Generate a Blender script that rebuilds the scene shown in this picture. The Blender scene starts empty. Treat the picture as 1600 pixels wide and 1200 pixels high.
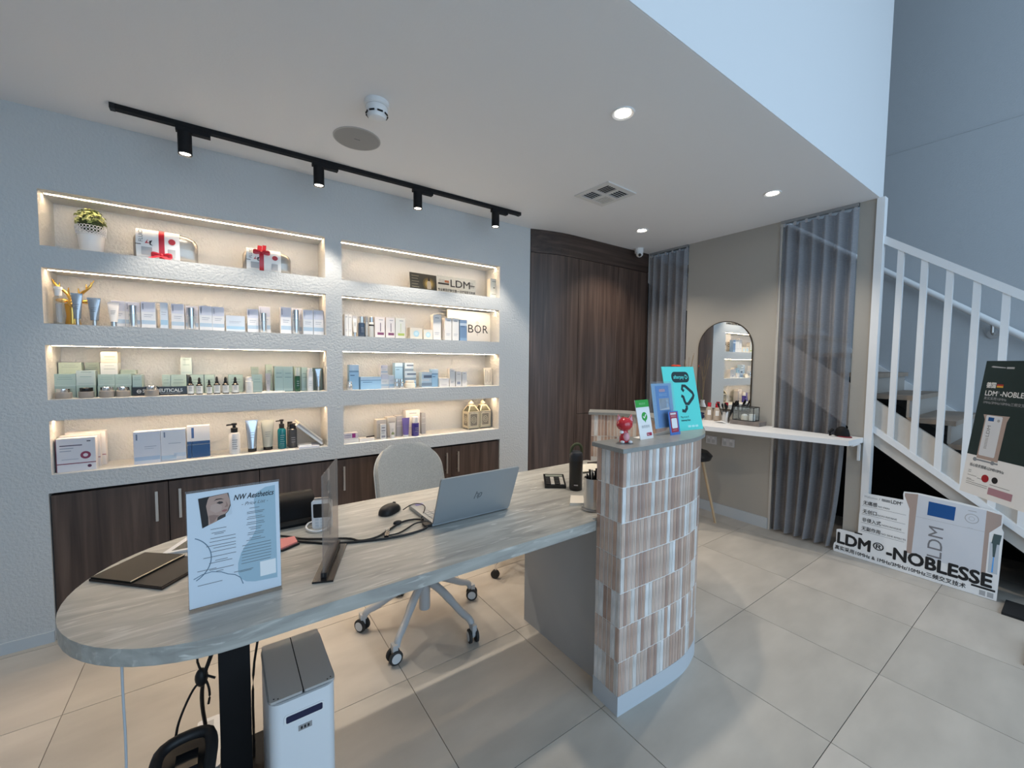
import bpy, bmesh, math, random
from mathutils import Vector, Matrix
random.seed(7)
PI = math.pi
C = bpy.context.scene.collection
SC = bpy.context.scene

# ------------------------------------------------------------------ camera
cam_d = bpy.data.cameras.new('camera'); cam = bpy.data.objects.new('camera', cam_d); C.objects.link(cam)
cam_d.sensor_width = 36.0; cam_d.lens = 14.497; cam_d.clip_start = 0.02
cam.location = (-0.3735, -2.9278, 1.4118)
yaw, pitch, roll = math.radians(35.3022), math.radians(-3.1389), math.radians(0.53438)
_f = Vector((math.sin(yaw)*math.cos(pitch), math.cos(yaw)*math.cos(pitch), math.sin(pitch)))
_r = Vector((math.cos(yaw), -math.sin(yaw), 0)); _u = _r.cross(_f)
_r2 = _r*math.cos(roll)+_u*math.sin(roll); _u2 = _u*math.cos(roll)-_r*math.sin(roll)
cam.rotation_euler = Matrix((_r2, _u2, -_f)).transposed().to_euler()
SC.camera = cam

# ------------------------------------------------------------------ light and exposure
SC.view_settings.view_transform = 'Standard'; SC.view_settings.look = 'None'
SC.view_settings.gamma = 1.0; SC.view_settings.use_curve_mapping = False
SC.view_settings.exposure = 0.08
DAY = 132.0; DAYCOL = (0.55, 0.77, 1.0)
DOWN = 46.0; SPOT = 30.0; STRIP = 62.0; WARM = (1.0, 0.72, 0.45)
w = bpy.data.worlds.new('world'); SC.world = w; w.use_nodes = True
w.node_tree.nodes['Background'].inputs[0].default_value = (0.66, 0.82, 1.0, 1)
w.node_tree.nodes['Background'].inputs[1].default_value = 0.55
def area_light(name, loc, size, energy, col, direction):
    d = bpy.data.lights.new(name, 'AREA'); d.shape = 'RECTANGLE'; d.size, d.size_y = size
    d.energy = energy; d.color = col
    o = bpy.data.objects.new(name, d); C.objects.link(o); o.location = loc
    o.rotation_euler = Vector(direction).to_track_quat('-Z', 'Y').to_euler()
    return o
# daylight through the glazed shopfront behind the camera (double height)
area_light('shopfront_daylight', (1.5, -6.15, 1.95), (5.6, 3.7), DAY, DAYCOL, (0, 1, -0.05))

# ------------------------------------------------------------------ materials
MATS = {}
def mat(name, col=(0.8, 0.8, 0.8), rough=0.5, metal=0.0, bump=0.0, bscale=60.0, emit=None, estr=0.0,
        noise=0.0, nscale=8.0, spec=0.5, coat=0.0, alpha=1.0, trans=0.0):
    if name in MATS: return MATS[name]
    m = bpy.data.materials.new(name); m.use_nodes = True
    nt = m.node_tree; b = nt.nodes['Principled BSDF']
    b.inputs['Base Color'].default_value = (*col, 1)
    b.inputs['Roughness'].default_value = rough; b.inputs['Metallic'].default_value = metal
    b.inputs['Specular IOR Level'].default_value = spec
    b.inputs['Coat Weight'].default_value = coat; b.inputs['Alpha'].default_value = alpha
    b.inputs['Transmission Weight'].default_value = trans
    tc = nt.nodes.new('ShaderNodeTexCoord')
    if noise > 0:
        n = nt.nodes.new('ShaderNodeTexNoise'); n.inputs['Scale'].default_value = nscale; n.inputs['Detail'].default_value = 5
        nt.links.new(tc.outputs['Object'], n.inputs['Vector'])
        r = nt.nodes.new('ShaderNodeValToRGB')
        r.color_ramp.elements[0].color = (*[max(0, c*(1-noise)) for c in col], 1)
        r.color_ramp.elements[1].color = (*[min(1, c*(1+noise)) for c in col], 1)
        r.color_ramp.elements[0].position = 0.3; r.color_ramp.elements[1].position = 0.7
        nt.links.new(n.outputs['Fac'], r.inputs['Fac']); nt.links.new(r.outputs['Color'], b.inputs['Base Color'])
    if bump > 0:
        n = nt.nodes.new('ShaderNodeTexNoise'); n.inputs['Scale'].default_value = bscale; n.inputs['Detail'].default_value = 6
        nt.links.new(tc.outputs['Object'], n.inputs['Vector'])
        bp = nt.nodes.new('ShaderNodeBump'); bp.inputs['Strength'].default_value = bump; bp.inputs['Distance'].default_value = 0.01
        nt.links.new(n.outputs['Fac'], bp.inputs['Height']); nt.links.new(bp.outputs['Normal'], b.inputs['Normal'])
    if emit:
        b.inputs['Emission Color'].default_value = (*emit, 1); b.inputs['Emission Strength'].default_value = estr
    MATS[name] = m
    return m
def stretched(name, cols, scale, rough=0.5, detail=6.0, bump=0.0, pos=(0.3, 0.5, 0.72), coat=0.0, distort=0.6, second=None):
    """noise stretched along an axis: wood grain, stone veins"""
    m = bpy.data.materials.new(name); m.use_nodes = True; nt = m.node_tree; b = nt.nodes['Principled BSDF']
    b.inputs['Roughness'].default_value = rough; b.inputs['Coat Weight'].default_value = coat
    tc = nt.nodes.new('ShaderNodeTexCoord'); mp = nt.nodes.new('ShaderNodeMapping'); mp.inputs['Scale'].default_value = scale
    nt.links.new(tc.outputs['Object'], mp.inputs['Vector'])
    n = nt.nodes.new('ShaderNodeTexNoise'); n.inputs['Scale'].default_value = 1.0; n.inputs['Detail'].default_value = detail
    n.inputs['Distortion'].default_value = distort
    nt.links.new(mp.outputs['Vector'], n.inputs['Vector'])
    r = nt.nodes.new('ShaderNodeValToRGB'); e = r.color_ramp.elements
    e[0].position, e[0].color = pos[0], (*cols[0], 1); e[1].position, e[1].color = pos[2], (*cols[2], 1)
    x = e.new(pos[1]); x.color = (*cols[1], 1)
    nt.links.new(n.outputs['Fac'], r.inputs['Fac'])
    out = r.outputs['Color']
    if second:
        sc2, col2, p0, p1 = second
        mp2 = nt.nodes.new('ShaderNodeMapping'); mp2.inputs['Scale'].default_value = sc2; nt.links.new(tc.outputs['Object'], mp2.inputs['Vector'])
        n2 = nt.nodes.new('ShaderNodeTexNoise'); n2.inputs['Scale'].default_value = 1; n2.inputs['Detail'].default_value = 7; n2.inputs['Distortion'].default_value = 1.2
        nt.links.new(mp2.outputs['Vector'], n2.inputs['Vector'])
        mr = nt.nodes.new('ShaderNodeMapRange'); mr.inputs[1].default_value = p0; mr.inputs[2].default_value = p1; nt.links.new(n2.outputs['Fac'], mr.inputs[0])
        mx = nt.nodes.new('ShaderNodeMix'); mx.data_type = 'RGBA'; nt.links.new(mr.outputs[0], mx.inputs[0])
        nt.links.new(out, mx.inputs[6]); mx.inputs[7].default_value = (*col2, 1); out = mx.outputs[2]
    nt.links.new(out, b.inputs['Base Color'])
    if bump:
        bp = nt.nodes.new('ShaderNodeBump'); bp.inputs['Strength'].default_value = bump; bp.inputs['Distance'].default_value = 0.004
        nt.links.new(n.outputs['Fac'], bp.inputs['Height']); nt.links.new(bp.outputs['Normal'], b.inputs['Normal'])
    MATS[name] = m
    return m
def sheer(name, col, keep, tint=(1, 1, 1), rough=0.1, fabric=False):
    """see-through sheet: mix of a tinted clear pass and a surface"""
    m = bpy.data.materials.new(name); m.use_nodes = True; nt = m.node_tree
    b = nt.nodes['Principled BSDF']; b.inputs['Base Color'].default_value = (*col, 1); b.inputs['Roughness'].default_value = rough
    t = nt.nodes.new('ShaderNodeBsdfTransparent'); t.inputs[0].default_value = (*tint, 1)
    mx = nt.nodes.new('ShaderNodeMixShader'); mx.inputs[0].default_value = keep
    nt.links.new(t.outputs[0], mx.inputs[1]); nt.links.new(b.outputs[0], mx.inputs[2])
    if fabric:
        tc = nt.nodes.new('ShaderNodeTexCoord'); n = nt.nodes.new('ShaderNodeTexNoise'); n.inputs['Scale'].default_value = 1.0
        mp = nt.nodes.new('ShaderNodeMapping'); mp.inputs['Scale'].default_value = (40, 40, 350); nt.links.new(tc.outputs['Object'], mp.inputs['Vector'])
        nt.links.new(mp.outputs['Vector'], n.inputs['Vector'])
        r = nt.nodes.new('ShaderNodeMapRange'); r.inputs[3].default_value = keep-0.15; r.inputs[4].default_value = keep+0.15
        nt.links.new(n.outputs['Fac'], r.inputs[0]); nt.links.new(r.outputs[0], mx.inputs[0])
    nt.links.new(mx.outputs[0], nt.nodes['Material Output'].inputs[0])
    MATS[name] = m
    return m
def tinted(name, cols, rough=0.4, jitter=0.0, nz=(8, 8, 8), namp=0.12, bump=0.0, coat=0.0, bscale=80, namp2=0):
    """per-object colour choice (Object Info random) with noise on top"""
    m = bpy.data.materials.new(name); m.use_nodes = True; nt = m.node_tree; b = nt.nodes['Principled BSDF']
    b.inputs['Roughness'].default_value = rough; b.inputs['Coat Weight'].default_value = coat
    oi = nt.nodes.new('ShaderNodeObjectInfo'); r = nt.nodes.new('ShaderNodeValToRGB'); r.color_ramp.interpolation = 'CONSTANT' if not jitter else 'LINEAR'
    el = r.color_ramp.elements
    while len(el) < len(cols): el.new(0.5)
    for i, c in enumerate(cols): el[i].position = i/len(cols); el[i].color = (*c, 1)
    nt.links.new(oi.outputs['Random'], r.inputs['Fac'])
    tc = nt.nodes.new('ShaderNodeTexCoord'); mp = nt.nodes.new('ShaderNodeMapping'); mp.inputs['Scale'].default_value = nz
    cb = nt.nodes.new('ShaderNodeVectorMath'); cb.operation = 'ADD'
    nt.links.new(tc.outputs['Object'], mp.inputs['Vector']); nt.links.new(mp.outputs['Vector'], cb.inputs[0]); nt.links.new(oi.outputs['Location'], cb.inputs[1])
    n = nt.nodes.new('ShaderNodeTexNoise'); n.inputs['Scale'].default_value = 1; n.inputs['Detail'].default_value = 6
    nt.links.new(cb.outputs[0], n.inputs['Vector'])
    mr = nt.nodes.new('ShaderNodeMapRange'); mr.inputs[1].default_value = 0.25; mr.inputs[2].default_value = 0.75; mr.inputs[3].default_value = 1-namp; mr.inputs[4].default_value = 1+namp
    nt.links.new(n.outputs['Fac'], mr.inputs[0])
    mx = nt.nodes.new('ShaderNodeMix'); mx.data_type = 'RGBA'; mx.blend_type = 'MULTIPLY'; mx.inputs[0].default_value = 1
    nt.links.new(r.outputs['Color'], mx.inputs[6]); nt.links.new(mr.outputs[0], mx.inputs[7]); nt.links.new(mx.outputs[2], b.inputs['Base Color'])
    if bump:
        bp = nt.nodes.new('ShaderNodeBump'); bp.inputs['Strength'].default_value = bump; bp.inputs['Distance'].default_value = 0.003
        n2 = nt.nodes.new('ShaderNodeTexNoise'); n2.inputs['Scale'].default_value = bscale; nt.links.new(tc.outputs['Object'], n2.inputs['Vector'])
        nt.links.new(n2.outputs['Fac'], bp.inputs['Height']); nt.links.new(bp.outputs['Normal'], b.inputs['Normal'])
    MATS[name] = m
    return m

PLASTER = mat('textured plaster', (0.54, 0.55, 0.55), 0.85, bump=0.5, bscale=75)
WHITEPAINT = mat('white ceiling paint', (0.79, 0.79, 0.80), 0.9, bump=0.05, bscale=120)
GREYWALL = mat('stairwell paint', (0.49, 0.51, 0.53), 0.9, bump=0.15, bscale=90)
TAUPE = mat('taupe wall paint', (0.40, 0.375, 0.335), 0.85, bump=0.08, bscale=90)
GLOSSWHITE = mat('white gloss trim', (0.87, 0.87, 0.87), 0.35)
BASEB = mat('grey skirting paint', (0.50, 0.54, 0.57), 0.5)
WALNUT = stretched('walnut veneer', ((0.034, 0.019, 0.014), (0.066, 0.040, 0.030), (0.115, 0.074, 0.056)), (26, 26, 1.1), 0.45, bump=0.05)
WALNUT_H = stretched('walnut veneer crosswise', ((0.026, 0.014, 0.010), (0.045, 0.026, 0.019), (0.082, 0.052, 0.04)), (1.1, 26, 40), 0.45, bump=0.05)
STONE = stretched('grey veined stone', ((0.28, 0.27, 0.25), (0.39, 0.38, 0.345), (0.48, 0.47, 0.43)), (2.6, 19, 19), 0.32, pos=(0.28, 0.5, 0.7), distort=1.3,
                  second=((6.5, 42, 42), (0.62, 0.60, 0.55), 0.57, 0.72))
SLABTOP = mat('taupe solid surface', (0.27, 0.27, 0.255), 0.35, noise=0.08, nscale=20)
FLOORTILE = tinted('limestone porcelain', ((0.50, 0.455, 0.40), (0.54, 0.49, 0.43), (0.52, 0.475, 0.415), (0.485, 0.445, 0.39)), 0.42, jitter=1, nz=(2.2, 5.5, 3), namp=0.16, bump=0.02)
GROUT = mat('dark floor grout', (0.17, 0.15, 0.13), 0.9)
KITKAT = tinted('glazed stick tile', ((0.50, 0.34, 0.265), (0.58, 0.44, 0.36), (0.66, 0.63, 0.60), (0.53, 0.38, 0.31), (0.62, 0.49, 0.42), (0.39, 0.26, 0.21), (0.57, 0.45, 0.385), (0.76, 0.75, 0.74), (0.50, 0.35, 0.28)), 0.3, nz=(30, 30, 12), namp=0.24, coat=0.3)
WGROUT = mat('white tile grout', (0.86, 0.84, 0.81), 0.8)
KICK = mat('pale blue grey kick board', (0.56, 0.60, 0.64), 0.4)
PANELGREY = mat('grey desk panel', (0.40, 0.405, 0.41), 0.5)
BLACK = mat('matt black', (0.009, 0.009, 0.010), 0.6, spec=0.2)
BLACKG = mat('glossy black', (0.01, 0.01, 0.011), 0.2)
BLACKP = mat('black plastic', (0.014, 0.014, 0.015), 0.45, bump=0.03, bscale=300, spec=0.3)
WHITE = mat('white plastic', (0.78, 0.78, 0.78), 0.35)
PAPER = mat('white paper', (0.85, 0.85, 0.84), 0.8)
CREAM = mat('cream card', (0.80, 0.74, 0.64), 0.7)
INK = mat('black ink', (0.012, 0.012, 0.014), 0.7)
GREYINK = mat('grey ink', (0.16, 0.17, 0.18), 0.7)
PALEINK = mat('pale grey ink', (0.42, 0.43, 0.45), 0.7)
STEEL = mat('brushed steel', (0.58, 0.58, 0.58), 0.28, metal=1.0)
SILVER = mat('silver plastic', (0.60, 0.62, 0.64), 0.25, metal=0.85)
CHROME = mat('chrome', (0.8, 0.8, 0.8), 0.08, metal=1.0)
ALU = mat('laptop aluminium', (0.36, 0.39, 0.41), 0.38, metal=0.45)
GOLD = mat('gold paint', (0.75, 0.48, 0.13), 0.25, metal=1.0)
NICKEL = mat('satin nickel', (0.55, 0.51, 0.47), 0.35, metal=0.9)
MIRROR = mat('mirror glass', (0.9, 0.92, 0.92), 0.01, metal=1.0)
FABRIC = mat('grey woven fabric', (0.42, 0.42, 0.40), 0.95, bump=0.4, bscale=400, noise=0.12, nscale=150)
CHAIRMET = mat('warm grey coated metal', (0.45, 0.46, 0.47), 0.45)
RUBBER = mat('black rubber', (0.02, 0.02, 0.02), 0.7)
ACRYL = sheer('clear acrylic', (0.8, 0.8, 0.8), 0.05, (0.95, 0.96, 0.97), 0.05)
SMOKED = sheer('clouded acrylic', (0.50, 0.43, 0.39), 0.30, (0.80, 0.76, 0.73), 0.2)
GLASS = sheer('clear glass', (0.8, 0.82, 0.82), 0.07, (0.92, 0.94, 0.94), 0.03)
CURTAIN = sheer('sheer grey curtain', (0.30, 0.295, 0.305), 0.60, (0.85, 0.86, 0.9), 0.9, fabric=True)
LEDM = mat('led diffuser', (0.9, 0.85, 0.75), 0.4, emit=WARM, estr=STRIP)
LAMPM = mat('lamp lens', (0.9, 0.9, 0.85), 0.3, emit=(1.0, 0.90, 0.76), estr=14.0)
def col(name, c, rough=0.5, **k): return mat(name, c, rough, **k)

# ------------------------------------------------------------------ mesh builder
WL = {}
def world_of(o): return WL.get(o.name, Vector((0, 0, 0)))
class MB:
    def __init__(s): s.bm = bmesh.new(); s.M = Matrix.Identity(4)
    def v(s, p): return s.bm.verts.new(s.M @ Vector(p))
    def face(s, pts, mi=0):
        try:
            f = s.bm.faces.new([s.v(p) for p in pts]); f.material_index = mi
            return f
        except ValueError: return None
    def box(s, x0, x1, y0, y1, z0, z1, mi=0):
        P = [(x, y, z) for z in (z0, z1) for x, y in ((x0, y0), (x1, y0), (x1, y1), (x0, y1))]
        V = [s.v(p) for p in P]
        for q in ((3, 2, 1, 0), (4, 5, 6, 7), (0, 1, 5, 4), (1, 2, 6, 5), (2, 3, 7, 6), (3, 0, 4, 7)):
            s.bm.faces.new([V[i] for i in q]).material_index = mi
        return s
    def obox(s, c, ex, ey, ez, a=None):
        """box centred at c with half extents along (unit) axes a"""
        a = a or (Vector((1, 0, 0)), Vector((0, 1, 0)), Vector((0, 0, 1))); c = Vector(c)
        V = [s.v(c+a[0]*ex*i+a[1]*ey*j+a[2]*ez*k) for k in (-1, 1) for i, j in ((-1, -1), (1, -1), (1, 1), (-1, 1))]
        for q in ((3, 2, 1, 0), (4, 5, 6, 7), (0, 1, 5, 4), (1, 2, 6, 5), (2, 3, 7, 6), (3, 0, 4, 7)): s.bm.faces.new([V[i] for i in q])
        return s
    def prism(s, pts, w0, w1, o=(0, 0, 0), U=(1, 0, 0), V=(0, 1, 0)):
        """polygon pts (u,v) extruded from w0 to w1 along U x V"""
        o, U, V = Vector(o), Vector(U), Vector(V); N = U.cross(V)
        A = [s.v(o+U*u+V*v+N*w0) for u, v in pts]; B = [s.v(o+U*u+V*v+N*w1) for u, v in pts]
        n = len(pts)
        s.bm.faces.new(list(reversed(A))); s.bm.faces.new(B)
        for i in range(n): s.bm.faces.new((A[i], A[(i+1) % n], B[(i+1) % n], B[i]))
        return s
    def lathe(s, prof, c=(0, 0, 0), n=20, axis=(0, 0, 1), sx=1.0, sy=1.0, cap=True):
        c = Vector(c); q = Vector((0, 0, 1)).rotation_difference(Vector(axis))
        rings = []
        for r, z in prof:
            rings.append([s.v(c+q @ Vector((r*sx*math.cos(2*PI*i/n), r*sy*math.sin(2*PI*i/n), z))) for i in range(n)])
        for a, b in zip(rings, rings[1:]):
            for i in range(n): s.bm.faces.new((a[i], a[(i+1) % n], b[(i+1) % n], b[i]))
        if cap:
            s.bm.faces.new(list(reversed(rings[0]))); s.bm.faces.new(rings[-1])
        return s
    def cyl(s, c, r, h, n=20, axis=(0, 0, 1)): return s.lathe([(r, 0), (r, h)], c, n, axis)
    def ball(s, c, rx, ry, rz, n=16, m=10):
        prof = [(max(1e-4, math.cos(-PI/2+PI*i/m)), math.sin(-PI/2+PI*i/m)) for i in range(m+1)]
        c = Vector(c); rings = [[s.v(c+Vector((r*rx*math.cos(2*PI*i/n), r*ry*math.sin(2*PI*i/n), z*rz))) for i in range(n)] for r, z in prof]
        for a, b in zip(rings, rings[1:]):
            for i in range(n): s.bm.faces.new((a[i], a[(i+1) % n], b[(i+1) % n], b[i]))
        s.bm.faces.new(list(reversed(rings[0]))); s.bm.faces.new(rings[-1])
        return s
    def tube(s, pts, r, n=8, closed=False, smooth=0):
        P = [Vector(p) for p in pts]
        for _ in range(smooth):
            Q = [P[0]]
            for a, b in zip(P, P[1:]): Q += [a*0.75+b*0.25, a*0.25+b*0.75]
            P = Q+[P[-1]]
        rs = r if isinstance(r, (list, tuple)) else [r]*len(P)
        if len(rs) != len(P): rs = [rs[min(len(rs)-1, int(i*len(rs)/len(P)))] for i in range(len(P))]
        rings = []; up = Vector((0, 0, 1))
        for i, p in enumerate(P):
            d = (P[min(i+1, len(P)-1)]-P[max(i-1, 0)]).normalized()
            a = d.cross(up)
            if a.length < 0.05: a = d.cross(Vector((1, 0, 0)))
            a.normalize(); b = d.cross(a)
            rings.append([s.v(p+(a*math.cos(2*PI*k/n)+b*math.sin(2*PI*k/n))*rs[i]) for k in range(n)])
        for A, B in zip(rings, rings[1:]):
            for k in range(n): s.bm.faces.new((A[k], A[(k+1) % n], B[(k+1) % n], B[k]))
        s.bm.faces.new(list(reversed(rings[0]))); s.bm.faces.new(rings[-1])
        return s
    def grid(s, fn, nu, nv):
        V = [[s.v(fn(i/nu, j/nv)) for i in range(nu+1)] for j in range(nv+1)]
        for j in range(nv):
            for i in range(nu): s.bm.faces.new((V[j][i], V[j][i+1], V[j+1][i+1], V[j+1][i]))
        return s
    def solidify(s, t):
        bmesh.ops.recalc_face_normals(s.bm, faces=s.bm.faces[:])
        bmesh.ops.solidify(s.bm, geom=s.bm.faces[:], thickness=t)
        return s
    def bevel(s, w, seg=2):
        es = [e for e in s.bm.edges if len(e.link_faces) == 2 and e.calc_face_angle(0) > 0.6]
        bmesh.ops.bevel(s.bm, geom=es, offset=w, segments=seg, affect='EDGES', profile=0.5, clamp_overlap=True)
        return s
    def mesh(s, name, smooth=False):
        bmesh.ops.recalc_face_normals(s.bm, faces=s.bm.faces[:])
        me = bpy.data.meshes.new(name); s.bm.to_mesh(me); s.bm.free()
        if smooth:
            for p in me.polygons: p.use_smooth = True
            try: me.set_sharp_from_angle(angle=math.radians(40))
            except Exception: pass
        return me
    def build(s, name, m, parent=None, smooth=False, base=None, local=False):
        """link as ONE object; coordinates are world ones unless local"""
        if not local:
            off = world_of(parent) if parent is not None else Vector(base or (0, 0, 0))
            if off.length: bmesh.ops.translate(s.bm, verts=s.bm.verts[:], vec=-off)
        me = s.mesh(name, smooth)
        for x in (m if isinstance(m, (list, tuple)) else [m]): me.materials.append(x)
        o = bpy.data.objects.new(name, me); C.objects.link(o)
        if parent is not None:
            o.parent = parent
            if not local: WL[o.name] = world_of(parent)
        elif base is not None and not local:
            o.location = base; WL[o.name] = Vector(base)
        return o
def tag(o, label=None, cat=None, group=None, kind=None):
    if label: o['label'] = label
    if cat: o['category'] = cat
    if group: o['group'] = group
    if kind: o['kind'] = kind
    return o
def thing(name, label, cat, loc=(0, 0, 0), rotz=0, group=None):
    o = bpy.data.objects.new(name, None); C.objects.link(o); o.location = loc; o.rotation_euler = (0, 0, rotz)
    o.empty_display_size = 0.05; WL[o.name] = Vector(loc)
    return tag(o, label, cat, group)
def copy_tree(o, parent=None):
    c = o.copy(); C.objects.link(c)
    if parent is not None: c.parent = parent
    for ch in list(o.children): copy_tree(ch, c)
    return c
class Fr:
    """a flat sheet in space: origin, right, up (normal = right x up)"""
    def __init__(s, o, U, V): s.o, s.U, s.V = Vector(o), Vector(U).normalized(), Vector(V).normalized(); s.N = s.U.cross(s.V)
    def p(s, u, v, w=0): return s.o+s.U*u+s.V*v+s.N*w
    def poly(s, mb, pts, w0, w1): return mb.prism(pts, w0, w1, s.o, s.U, s.V)
    def rect(s, mb, u0, u1, v0, v1, w0, w1): return s.poly(mb, [(u0, v0), (u1, v0), (u1, v1), (u0, v1)], w0, w1)
def rr(u0, u1, v0, v1, r, n=5):
    out = []
    for cx, cy, a0 in ((u1-r, v0+r, -PI/2), (u1-r, v1-r, 0), (u0+r, v1-r, PI/2), (u0+r, v0+r, PI)):
        out += [(cx+r*math.cos(a0+PI/2*i/n), cy+r*math.sin(a0+PI/2*i/n)) for i in range(n+1)]
    return out
def disc(u, v, r, n=24, ry=None): return [(u+r*math.cos(2*PI*i/n), v+(ry or r)*math.sin(2*PI*i/n)) for i in range(n)]
def stroke(fr, mb, pts, wd, w0, w1, closed=False):
    """a flat line of width wd along pts"""
    P = [Vector(p) for p in pts]; L = []; Rr = []; n = len(P)
    for i in range(n):
        a = P[(i-1) % n] if closed else P[max(0, i-1)]; b = P[(i+1) % n] if closed else P[min(n-1, i+1)]
        d = (b-a).normalized(); q = Vector((-d.y, d.x))*wd/2
        L.append(P[i]+q); Rr.append(P[i]-q)
    for i in range(n if closed else n-1):
        j = (i+1) % n
        fr.poly(mb, [Rr[i], Rr[j], L[j], L[i]], w0, w1)
    return mb
def text(s, fr, u, v, size, m, parent, w=0.0006, name='lettering', align='LEFT', width=None, shear=0.0, bold=0.0, rot=0.0, spacing=1.0):
    cu = bpy.data.curves.new(name, 'FONT'); cu.body = s; cu.size = size; cu.align_x = align; cu.shear = shear
    cu.extrude = 0.0; cu.space_character = spacing; cu.resolution_u = 3
    tmp = bpy.data.objects.new('text_source', cu); C.objects.link(tmp)
    me = bpy.data.meshes.new_from_object(tmp.evaluated_get(bpy.context.evaluated_depsgraph_get()))
    bpy.data.objects.remove(tmp); me.materials.clear(); me.materials.append(m); me.name = name
    if bold:                                   # heavier strokes: the same outline again, shifted by the stroke gain
        bm = bmesh.new(); bm.from_mesh(me); src = bm.faces[:]
        for k, (dx, dy) in enumerate(((bold, 0), (-bold, 0), (0, bold), (0, -bold), (0.7*bold, 0.7*bold), (-0.7*bold, 0.7*bold), (0.7*bold, -0.7*bold), (-0.7*bold, -0.7*bold))):
            r = bmesh.ops.duplicate(bm, geom=src)
            bmesh.ops.translate(bm, verts=[v for v in r['geom'] if isinstance(v, bmesh.types.BMVert)], vec=(dx, dy, 0.00002*(k+1)))
        bm.to_mesh(me); bm.free()
    o = bpy.data.objects.new(name, me); C.objects.link(o); o['kind'] = 'part'; del o['kind']
    N = fr.N; U = fr.U*math.cos(rot)+fr.V*math.sin(rot); V = fr.V*math.cos(rot)-fr.U*math.sin(rot)
    pos = fr.p(u, v, w)-world_of(parent)
    sx = 1.0
    if width:
        xs_ = [v.co.x for v in me.vertices]; d = max(xs_)-min(xs_) if xs_ else 0
        if d > 1e-6: sx = width/d
    o.matrix_local = Matrix(((U.x*sx, V.x, N.x, pos.x), (U.y*sx, V.y, N.y, pos.y), (U.z*sx, V.z, N.z, pos.z), (0, 0, 0, 1)))
    o.parent = parent
    return o
def lines(fr, mb, u0, u1, v0, v1, n, wd, w0=0.0004, w1=0.0006, ragged=0.4, centre=False):
    for i in range(n):
        v = v1-(v1-v0)*(i+0.5)/n; L = (u1-u0)*(1-random.random()*ragged)
        a = u0+((u1-u0)-L)/2 if centre else u0
        fr.rect(mb, a, a+L, v-wd/2, v+wd/2, w0, w1)
    return mb
# ================================================================== the setting
L0, L1, R0, R1, W1 = -1.0597, 0.2008, 0.3025, 1.5646, 1.8837
TB = ((2.2074, 1.9442), (1.8408, 1.5736), (1.4702, 1.2041), (1.1003, 0.8344))   # niche top and shelf heights
CEIL = 2.5785; XM = 3.424; ND = 0.235; CAB = 0.7437
def structure(o): o['kind'] = 'structure'; return o

# floor: grout bed with every tile a piece of its own
f = structure(MB().box(-2.4, 4.5, -6.3, 0.4, -0.06, -0.003).build('floor', GROUT))
tile_me = None
TX = [-0.9165+0.5935*k for k in range(-3, 10)]; TY = [-0.640-0.5955*k for k in range(-2, 6)]
for i in range(len(TX)-1):
    for j in range(len(TY)-1):
        x, y = (TX[i]+TX[i+1])/2, (TY[j]+TY[j+1])/2
        if tile_me is None:
            mb = MB().box(-0.2953, 0.2953, -0.2963, 0.2963, -0.008, 0.0).bevel(0.0012, 1); tile_me = mb.mesh('floor_tile'); tile_me.materials.append(FLOORTILE)
        o = bpy.data.objects.new('tile', tile_me); C.objects.link(o); o.location = (x, y, 0); o.parent = f
        if (i+j) % 2: o.rotation_euler = (0, 0, PI)
fs = MB().box(-2.4, 4.5, -6.3, TY[-1]-0.001, -0.008, -0.0005).build('tile_field', FLOORTILE, f); fs['kind'] = 'stuff'

# shelf wall with its eight niches and the cabinet recess
mb = MB()
xs = [-2.4, -1.074, L0, L1, R0, R1, 1.576, W1]; zs = [0.0, CAB]+[z for t, b in reversed(TB) for z in (b, t)]+[CEIL+0.03]
def is_hole(xa, xb, za, zb):
    xm, zm = (xa+xb)/2, (za+zb)/2
    if zm < CAB and -1.074 < xm < 1.576: return True
    if L0 < xm < L1 or R0 < xm < R1: return any(b < zm < t for t, b in TB)
    return False
for i in range(len(xs)-1):
    for j in range(len(zs)-1):
        if not is_hole(xs[i], xs[i+1], zs[j], zs[j+1]):
            mb.face([(xs[i], 0, zs[j]), (xs[i+1], 0, zs[j]), (xs[i+1], 0, zs[j+1]), (xs[i], 0, zs[j+1])])
def pocket(x0, x1, z0, z1, d):
    mb.face([(x0, 0, z0), (x0, d, z0), (x0, d, z1), (x0, 0, z1)]); mb.face([(x1, 0, z0), (x1, 0, z1), (x1, d, z1), (x1, d, z0)])
    mb.face([(x0, 0, z0), (x1, 0, z0), (x1, d, z0), (x0, d, z0)]); mb.face([(x0, 0, z1), (x0, d, z1), (x1, d, z1), (x1, 0, z1)])
    mb.face([(x0, d, z0), (x1, d, z0), (x1, d, z1), (x0, d, z1)])
for t, b in TB:
    pocket(L0, L1, b, t, ND); pocket(R0, R1, b, t, ND)
pocket(-1.074, 1.576, 0.0, CAB, 0.40)
mb.face([(W1, 0, 0), (W1, 0.2, 0), (W1, 0.2, CEIL+0.03), (W1, 0, CEIL+0.03)])
bmesh.ops.remove_doubles(mb.bm, verts=mb.bm.verts[:], dist=1e-5)
structure(mb.build('wall_back', PLASTER))
structure(MB().box(-2.4, -1.076, -0.012, 0.0, 0, 0.055).build('baseboard_back', BASEB))
structure(MB().box(-2.5, -2.4, -6.3, 0.3, 0, 5.3).build('wall_left', GREYWALL))
structure(MB().box(4.4, 4.5, -6.3, 0.5, 0, 5.3).build('wall_right', GREYWALL))
structure(MB().box(4.394, 4.4, -6.3, 0.4, 3.222, 3.228).build('trim_4', mat('wall joint shadow gap', (0.50, 0.52, 0.54), 0.9)))
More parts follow.
